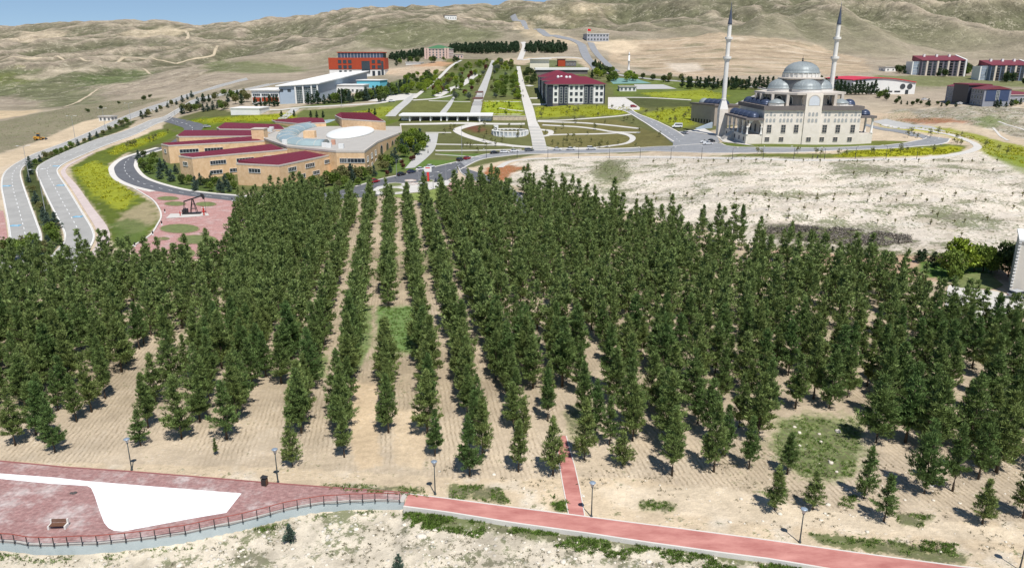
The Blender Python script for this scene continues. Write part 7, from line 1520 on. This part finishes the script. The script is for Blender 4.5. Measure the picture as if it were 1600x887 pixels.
park(12, [(600,105),(640,96),(662,94),(704,95),(720,93),(720,98),(640,102)], ['dark', 'conifer', 'green'], (4, 7), '%s tree from the left around the green roofed building', 'trees around the green roofed building')
park(22, [(920,122),(935,112),(960,116),(1000,122),(1020,126),(1000,130),(950,130)], ['green', 'dark', 'conifer', 'bright'], (4, 8), '%s tree from the left in the belt behind the dormitory yard', 'trees behind the dormitory yard')
park(20, [(1005,122),(1060,126),(1180,136),(1190,140),(1100,134),(1010,127)], ['conifer', 'dark', 'olive'], (4, 6), '%s roadside tree from the left beyond the sports courts', 'roadside trees beyond the sports courts')
park(16, [(926,104),(938,104),(948,116),(940,118)], ['dark', 'conifer'], (4, 6), '%s dark tree from the left between the forked hill roads', 'trees between the forked hill roads')
park(10, [(1455,118),(1440,116),(1500,120),(1520,118),(1535,122),(1600,128),(1600,132),(1500,124)], ['conifer', 'dark'], (5, 8), '%s dark tree from the left before the apartment blocks', 'trees before the apartment blocks')
park(9, [(1400,112),(1436,108),(1440,116),(1404,117)], ['conifer', 'dark'], (5, 10), '%s dark tree from the left beside the mauve apartment block', 'trees left of the mauve apartment block')
park(14, [(1508,110),(1534,112),(1536,122),(1508,120)], ['conifer', 'green', 'dark'], (5, 9), '%s tree from the left between the two apartment blocks', 'trees between the apartment blocks')
park(16, [(1392,156),(1440,160),(1500,166),(1500,169),(1440,166),(1392,162)], ['conifer', 'dark'], (2, 3.4), '%s small dark shrub from the left in the school yard', 'shrubs in the school yard')
park(8, [(1534,168),(1568,166),(1600,162),(1600,168),(1560,170)], ['bush', 'green', 'conifer'], (2.5, 4), '%s shrub from the left before the school gable', 'shrubs before the school gable')
park(7, [(1360,150),(1386,150),(1386,158),(1362,156)], ['dark', 'green'], (3, 5), '%s dark bush from the left beside the gymnasium front', 'bushes beside the gymnasium')
row([(x, 149 - (x - 1305) * .015, rv.uniform(8, 10.5)) for x in range(1306, 1372, 6)] + [(1384,147,9)], '%s tall dark conifer from the left in the row before the gymnasium', 'dark conifers before the gymnasium', lambda q, l, g: conif(q[0], q[1], q[2], l, g, False, 1.0))
row([(x + rv.uniform(-2, 2), 138.5 + rv.uniform(-1.5, 2.5), rv.uniform(7, 9.5)) for x in range(1066, 1310, 7)], '%s dark conifer from the left in the belt behind the mosque', 'dark conifer belt behind the mosque', lambda q, l, g: conif(q[0], q[1], q[2], l, g, False, 1.15))
# far conifer woods
def wood(name, label, poly, n, hs):
    P = [tuple(v) for v in W2(poly)]; xs = [p[0] for p in P]; ys = [p[1] for p in P]; it = []
    for _ in range(n * 30):
        if len(it) >= n: break
        x, y = rv.uniform(min(xs), max(xs)), rv.uniform(min(ys), max(ys))
        if in_poly(np.array([x]), np.array([y]), P)[0]: it.append((x, y, float(T(x, y)), rv.uniform(*hs) / 9, rv.uniform(1.1, 1.5), rv.uniform(0, 6.28), rv.randrange(3)))
    lp = [pine_crown(170 + i, 9.0, 2.2, 90, 5, 1.2, .35, start=.03, gaps=.02, power=.9) for i in range(3)]
    o = stuff(put(name, scatter_mesh(name, it, lp, M_DARKP))); o['label'] = label
wood('conifer_wood', 'far dark conifer wood behind the pink building', [(700,83),(704,78),(760,75),(812,74),(812,83),(760,85)], 300, (4.5, 8)); wood('conifer_wood', 'far dark conifer wood right of the dirt track', [(822,84),(822,75),(870,73),(888,78),(880,84)], 170, (4.5, 8)); wood('conifer_wood', 'dark conifer belt left of the pink building', [(600,95),(630,88),(662,84),(664,90),(630,95)], 110, (4, 7))
# saplings staked on the bare slope
ZS = lambda x, y: (1100 + x / 3.168, 220 + y / 3.168)
M_STAKE = mat('stake', (.10, .065, .04), var=.2); SAPL = [np_mesh('leaves', *tuft_proto(500 + i, 26, .5, .11, .8), M_LEAFO) for i in range(3)]
stk = MB().tube([(0, 0, -.1), (.05, .02, 1.7)], [.07, .045], 5).mesh('stake', M_STAKE); stm = MB().tube([(.12, 0, -.1), (.12, .02, 1.3)], [.035, .02], 4).mesh('stem', M_BARK)
SROWS = [('top row', [(x, 108 + .5 * math.sin(x)) for x in (-250,-180,-100,-30,45,120,185,255,330,405,490,575,670,757,840,912,995,1060,1135,1210,1275,1325,1380,1450)]), ('second row', [(x, y) for x, y in ((905,172),(980,172),(1065,170),(1130,165),(1190,162),(1258,160),(1318,158),(1430,150),(820,178),(740,170))]),
    ('middle row', [(x, 275) for x in (-420,-330,-250,-170,-85,0,70,148,222,303,385,470,560,645,722,820,905,998,1075,1240,1525,1575)]), ('fourth row', [(x, 303) for x in (-330,-240,-150,-60,158,237,320,410,475,560,638,807,872,952,1033,1100,1180,1345,1390)]), ('lowest row', [(140,340),(320,345),(313,378),(422,350),(418,385),(495,345),(510,388),(577,360),(655,385),(645,345),(740,360),(912,370),(1130,360),(1155,380),(1120,415),(1237,408),(1288,405),(1402,395),(857,410),(945,410),(1272,475),(1530,335)])]
for rn, q in SROWS:
    for i, (x, y) in enumerate(sorted(q)):
        p = G(*ZS(x, y)); t = thing('sapling', '%s staked sapling from the left in the %s of the bare slope' % (nth(i), rn), 'sapling', p, rv.uniform(0, 6.28), 'staked saplings on the bare slope'); s = rv.uniform(.75, 1.25); t.scale = (s, s, s)
        put('stake', stk, t); put('stem', stm, t); put('leaves', SAPL[i % 3], t, (.12, .02, rv.uniform(.5, 1.0)))
# young trees on the park lawns
YT = [(np_mesh('crown', *broad_crown(600 + i, 26, 4, .45, .1, .55, .9, .7), M_LEAFO)) for i in range(2)]; ytk = MB().tube([(0, 0, -.1), (0, 0, 2.2)], [.05, .02], 5).mesh('trunk', M_STAKE)
def young(poly, n, text, group):
    P = [tuple(v) for v in W2(poly)]; xs = [p[0] for p in P]; ys = [p[1] for p in P]; got = []
    for _ in range(n * 60):
        if len(got) >= n: break
        x, y = rv.uniform(min(xs), max(xs)), rv.uniform(min(ys), max(ys))
        if in_poly(np.array([x]), np.array([y]), P)[0]: got.append((x, y))
    got.sort(key=lambda q: proj(q[0], q[1], float(T(*q)))[0])
    for i, (x, y) in enumerate(got):
        t = thing('young_tree', text % nth(i), 'young tree', (x, y, float(T(x, y))), rv.uniform(0, 6.28), group); s = rv.uniform(.9, 1.5); t.scale = (s, s, s); put('trunk', ytk, t); put('crown', YT[i % 2], t)
young([(858,232),(848,205),(845,192),(980,186),(1040,212),(1045,228)], 34, '%s young tree from the left on the lawns right of the stairway', 'young trees right of the stairway'); young([(680,228),(690,200),(760,196),(825,200),(826,230),(740,240)], 24, '%s young tree from the left on the lawns left of the stairway', 'young trees left of the stairway')
young([(840,184),(850,168),(960,168),(1000,172),(940,184)], 14, '%s young tree from the left before the dormitory', 'young trees before the dormitory'); young([(170,236),(250,204),(265,206),(215,232)], 12, '%s young tree from the left in the roadside verge', 'young trees in the roadside verge'); young([(1000,180),(1080,168),(1082,195),(1040,195)], 12, '%s young tree from the left beside the mosque approach', 'young trees beside the mosque approach')
young([(1390,206),(1500,212),(1590,240),(1560,245),(1500,232),(1420,222)], 14, '%s young tree from the left among the yellow flowers', 'young trees among the yellow flowers'); young([(1130,245),(1180,241),(1330,240),(1480,236),(1470,242),(1300,246)], 14, '%s young tree from the left in the verge below the mosque road', 'young trees below the mosque road')
# yellow flowering verges
pts = []
for poly, n in (([(112,266),(150,250),(170,262),(176,278),(215,306),(190,330),(150,305),(130,285)], 2600), ([(165,238),(210,218),(255,206),(262,208),(220,228),(180,242)], 900), ([(290,190),(345,184),(410,180),(460,176),(458,186),(400,190),(330,192)], 900), ([(838,168),(960,166),(1010,170),(940,182),(836,184)], 1300), ([(755,180),(752,158),(812,156),(820,182)], 700), ([(1000,178),(1080,166),(1085,196),(1030,190)], 900), ([(1300,244),(1340,236),(1430,232),(1508,232),(1480,241),(1400,245)], 1600), ([(1365,193),(1430,200),(1516,212),(1600,232),(1620,262),(1540,240),(1530,222)], 2400), ([(520,180),(622,164),(600,186)], 500), ([(1000,146),(1100,140),(1140,150),(1030,154)], 400)):
    P = [tuple(v) for v in W2(poly)]; xs = [p[0] for p in P]; ys = [p[1] for p in P]
    for _ in range(n):
        x, y = rv.uniform(min(xs), max(xs)), rv.uniform(min(ys), max(ys))
        if in_poly(np.array([x]), np.array([y]), P)[0] and perlin(np.array(x / 6), np.array(y / 9)) > -.2: pts.append((x, y))
FP = [tuft_proto(700 + i, 14, .5, .11, .6) for i in range(4)]
stuff(put('yellow_flowers', scatter_mesh('yellow_flowers', [(x, y, float(T(x, y)), rv.uniform(.5, 1.1), rv.uniform(1, 1.8), rv.uniform(0, 6.28), rv.randrange(4)) for x, y in pts], FP, M_FLOWER)))
# shrubs and weeds on the bare slope, scrub beside the mosque and on the left hill foot
pts = []; DK = [tuft_proto(720 + i, 14, .42, .07, .4) for i in range(4)]
for poly, n, th in (([(800,262),(1000,250),(1440,252),(1600,275),(1600,400),(1340,400),(1180,384),(1000,330),(860,285)], 3600, .05), ([(1180,352),(1330,358),(1440,372),(1380,386),(1200,376)], 1500, -.3), ([(1200,380),(1480,396),(1480,410),(1220,392)], 800, -.1), ([(1362,188),(1480,170),(1600,174),(1600,215),(1480,190)], 1500, -.1), ([(0,196),(60,178),(170,160),(260,152),(160,182),(0,222)], 1300, -.1), ([(925,262),(955,250),(985,258),(985,280),(960,290)], 300, -.4)):
    P = [tuple(v) for v in W2(poly)]; xs = [p[0] for p in P]; ys = [p[1] for p in P]
    for _ in range(n):
        x, y = rv.uniform(min(xs), max(xs)), rv.uniform(min(ys), max(ys))
        if in_poly(np.array([x]), np.array([y]), P)[0] and perlin(np.array(x / 11), np.array(y / 14)) > th: pts.append((x, y))
M_SCRUB = leafmat('scrub', C(140,134,106), C(124,130,84), .3)
stuff(put('scrub', scatter_mesh('scrub', [(x, y, float(T(x, y)), rv.uniform(.35, 1.0), rv.uniform(1, 1.7), rv.uniform(0, 6.28), rv.randrange(4)) for x, y in pts], DK, M_SCRUB)))
row([(x, y, h) for x, y, h in ((225,157,4),(137,176,3),(158,171,3),(235,153,3),(186,163,2.5))], '%s lone dark tree from the left on the hill foot beyond the road', 'lone trees on the hill foot', lambda q, l, g: leafy(q[0], q[1], q[2], 'dark', l, g, 1.2))
pts = []; P = [tuple(v) for v in W2([(1195,356),(1260,352),(1330,358),(1420,368),(1436,378),(1380,384),(1290,380),(1205,374)])]; xs = [p[0] for p in P]; ys = [p[1] for p in P]
for _ in range(2600):
    x, y = rv.uniform(min(xs), max(xs)), rv.uniform(min(ys), max(ys))
    if in_poly(np.array([x]), np.array([y]), P)[0] and perlin(np.array(x / 7), np.array(y / 5)) > -.1: pts.append((x, y))
stuff(put('grey_brush', scatter_mesh('grey_brush', [(x, y, float(T(x, y)), rv.uniform(.7, 1.6), rv.uniform(1, 1.6), rv.uniform(0, 6.28), rv.randrange(4)) for x, y in pts], DK, leafmat('grey_brush', C(150,140,130), C(132,126,112), .3))))
# right corner: bushes, lawn, parking
sheet('lawn', [(1492,442),(1508,428),(1545,428),(1568,446),(1555,452),(1500,450)], M_LAWNM, .15)
sheet('parking_area', [(1475,470),(1482,446),(1560,456),(1578,462),(1640,470),(1640,500),(1560,490),(1530,500),(1480,486)], M_PAVE, .09)
row([(1484,432,6.5),(1498,424,7),(1490,440,4),(1522,424,6.5),(1536,424,6.5),(1548,428,5),(1558,424,5)], '%s bright leafy tree from the left beside the lawn near the tall white building', 'leafy trees by the right lawn', lambda q, l, g: leafy(q[0], q[1], q[2], 'green' if q[0] != 1498 else 'bright', l, g, 1.0)); leafy(1575, 432, 8, 'dark', 'dark loose tree right beside the tall white building', None, .9)
row([(x, y, h) for x, y, h in ((1300,394,1.6),(1330,399,3),(1350,403,2),(1382,405,2),(1396,407,1.5),(1400,412,1.6),(1435,410,3),(1442,408,3),(1458,416,3.5),(1470,408,2))], '%s low bush from the left on the pinkish strip behind the pines', 'bushes on the pinkish strip', lambda q, l, g: conif(q[0], q[1], q[2], l, g, False, 1.6, 'bush'))
row([(1098,362,7.5),(1120,362,8),(1157,372,9)], '%s pine from the left standing apart at the rear edge of the plantation', 'pines apart at the rear edge', lambda q, l, g: pine_tree(G(q[0], q[1]), q[2], int(q[0]), l, g))
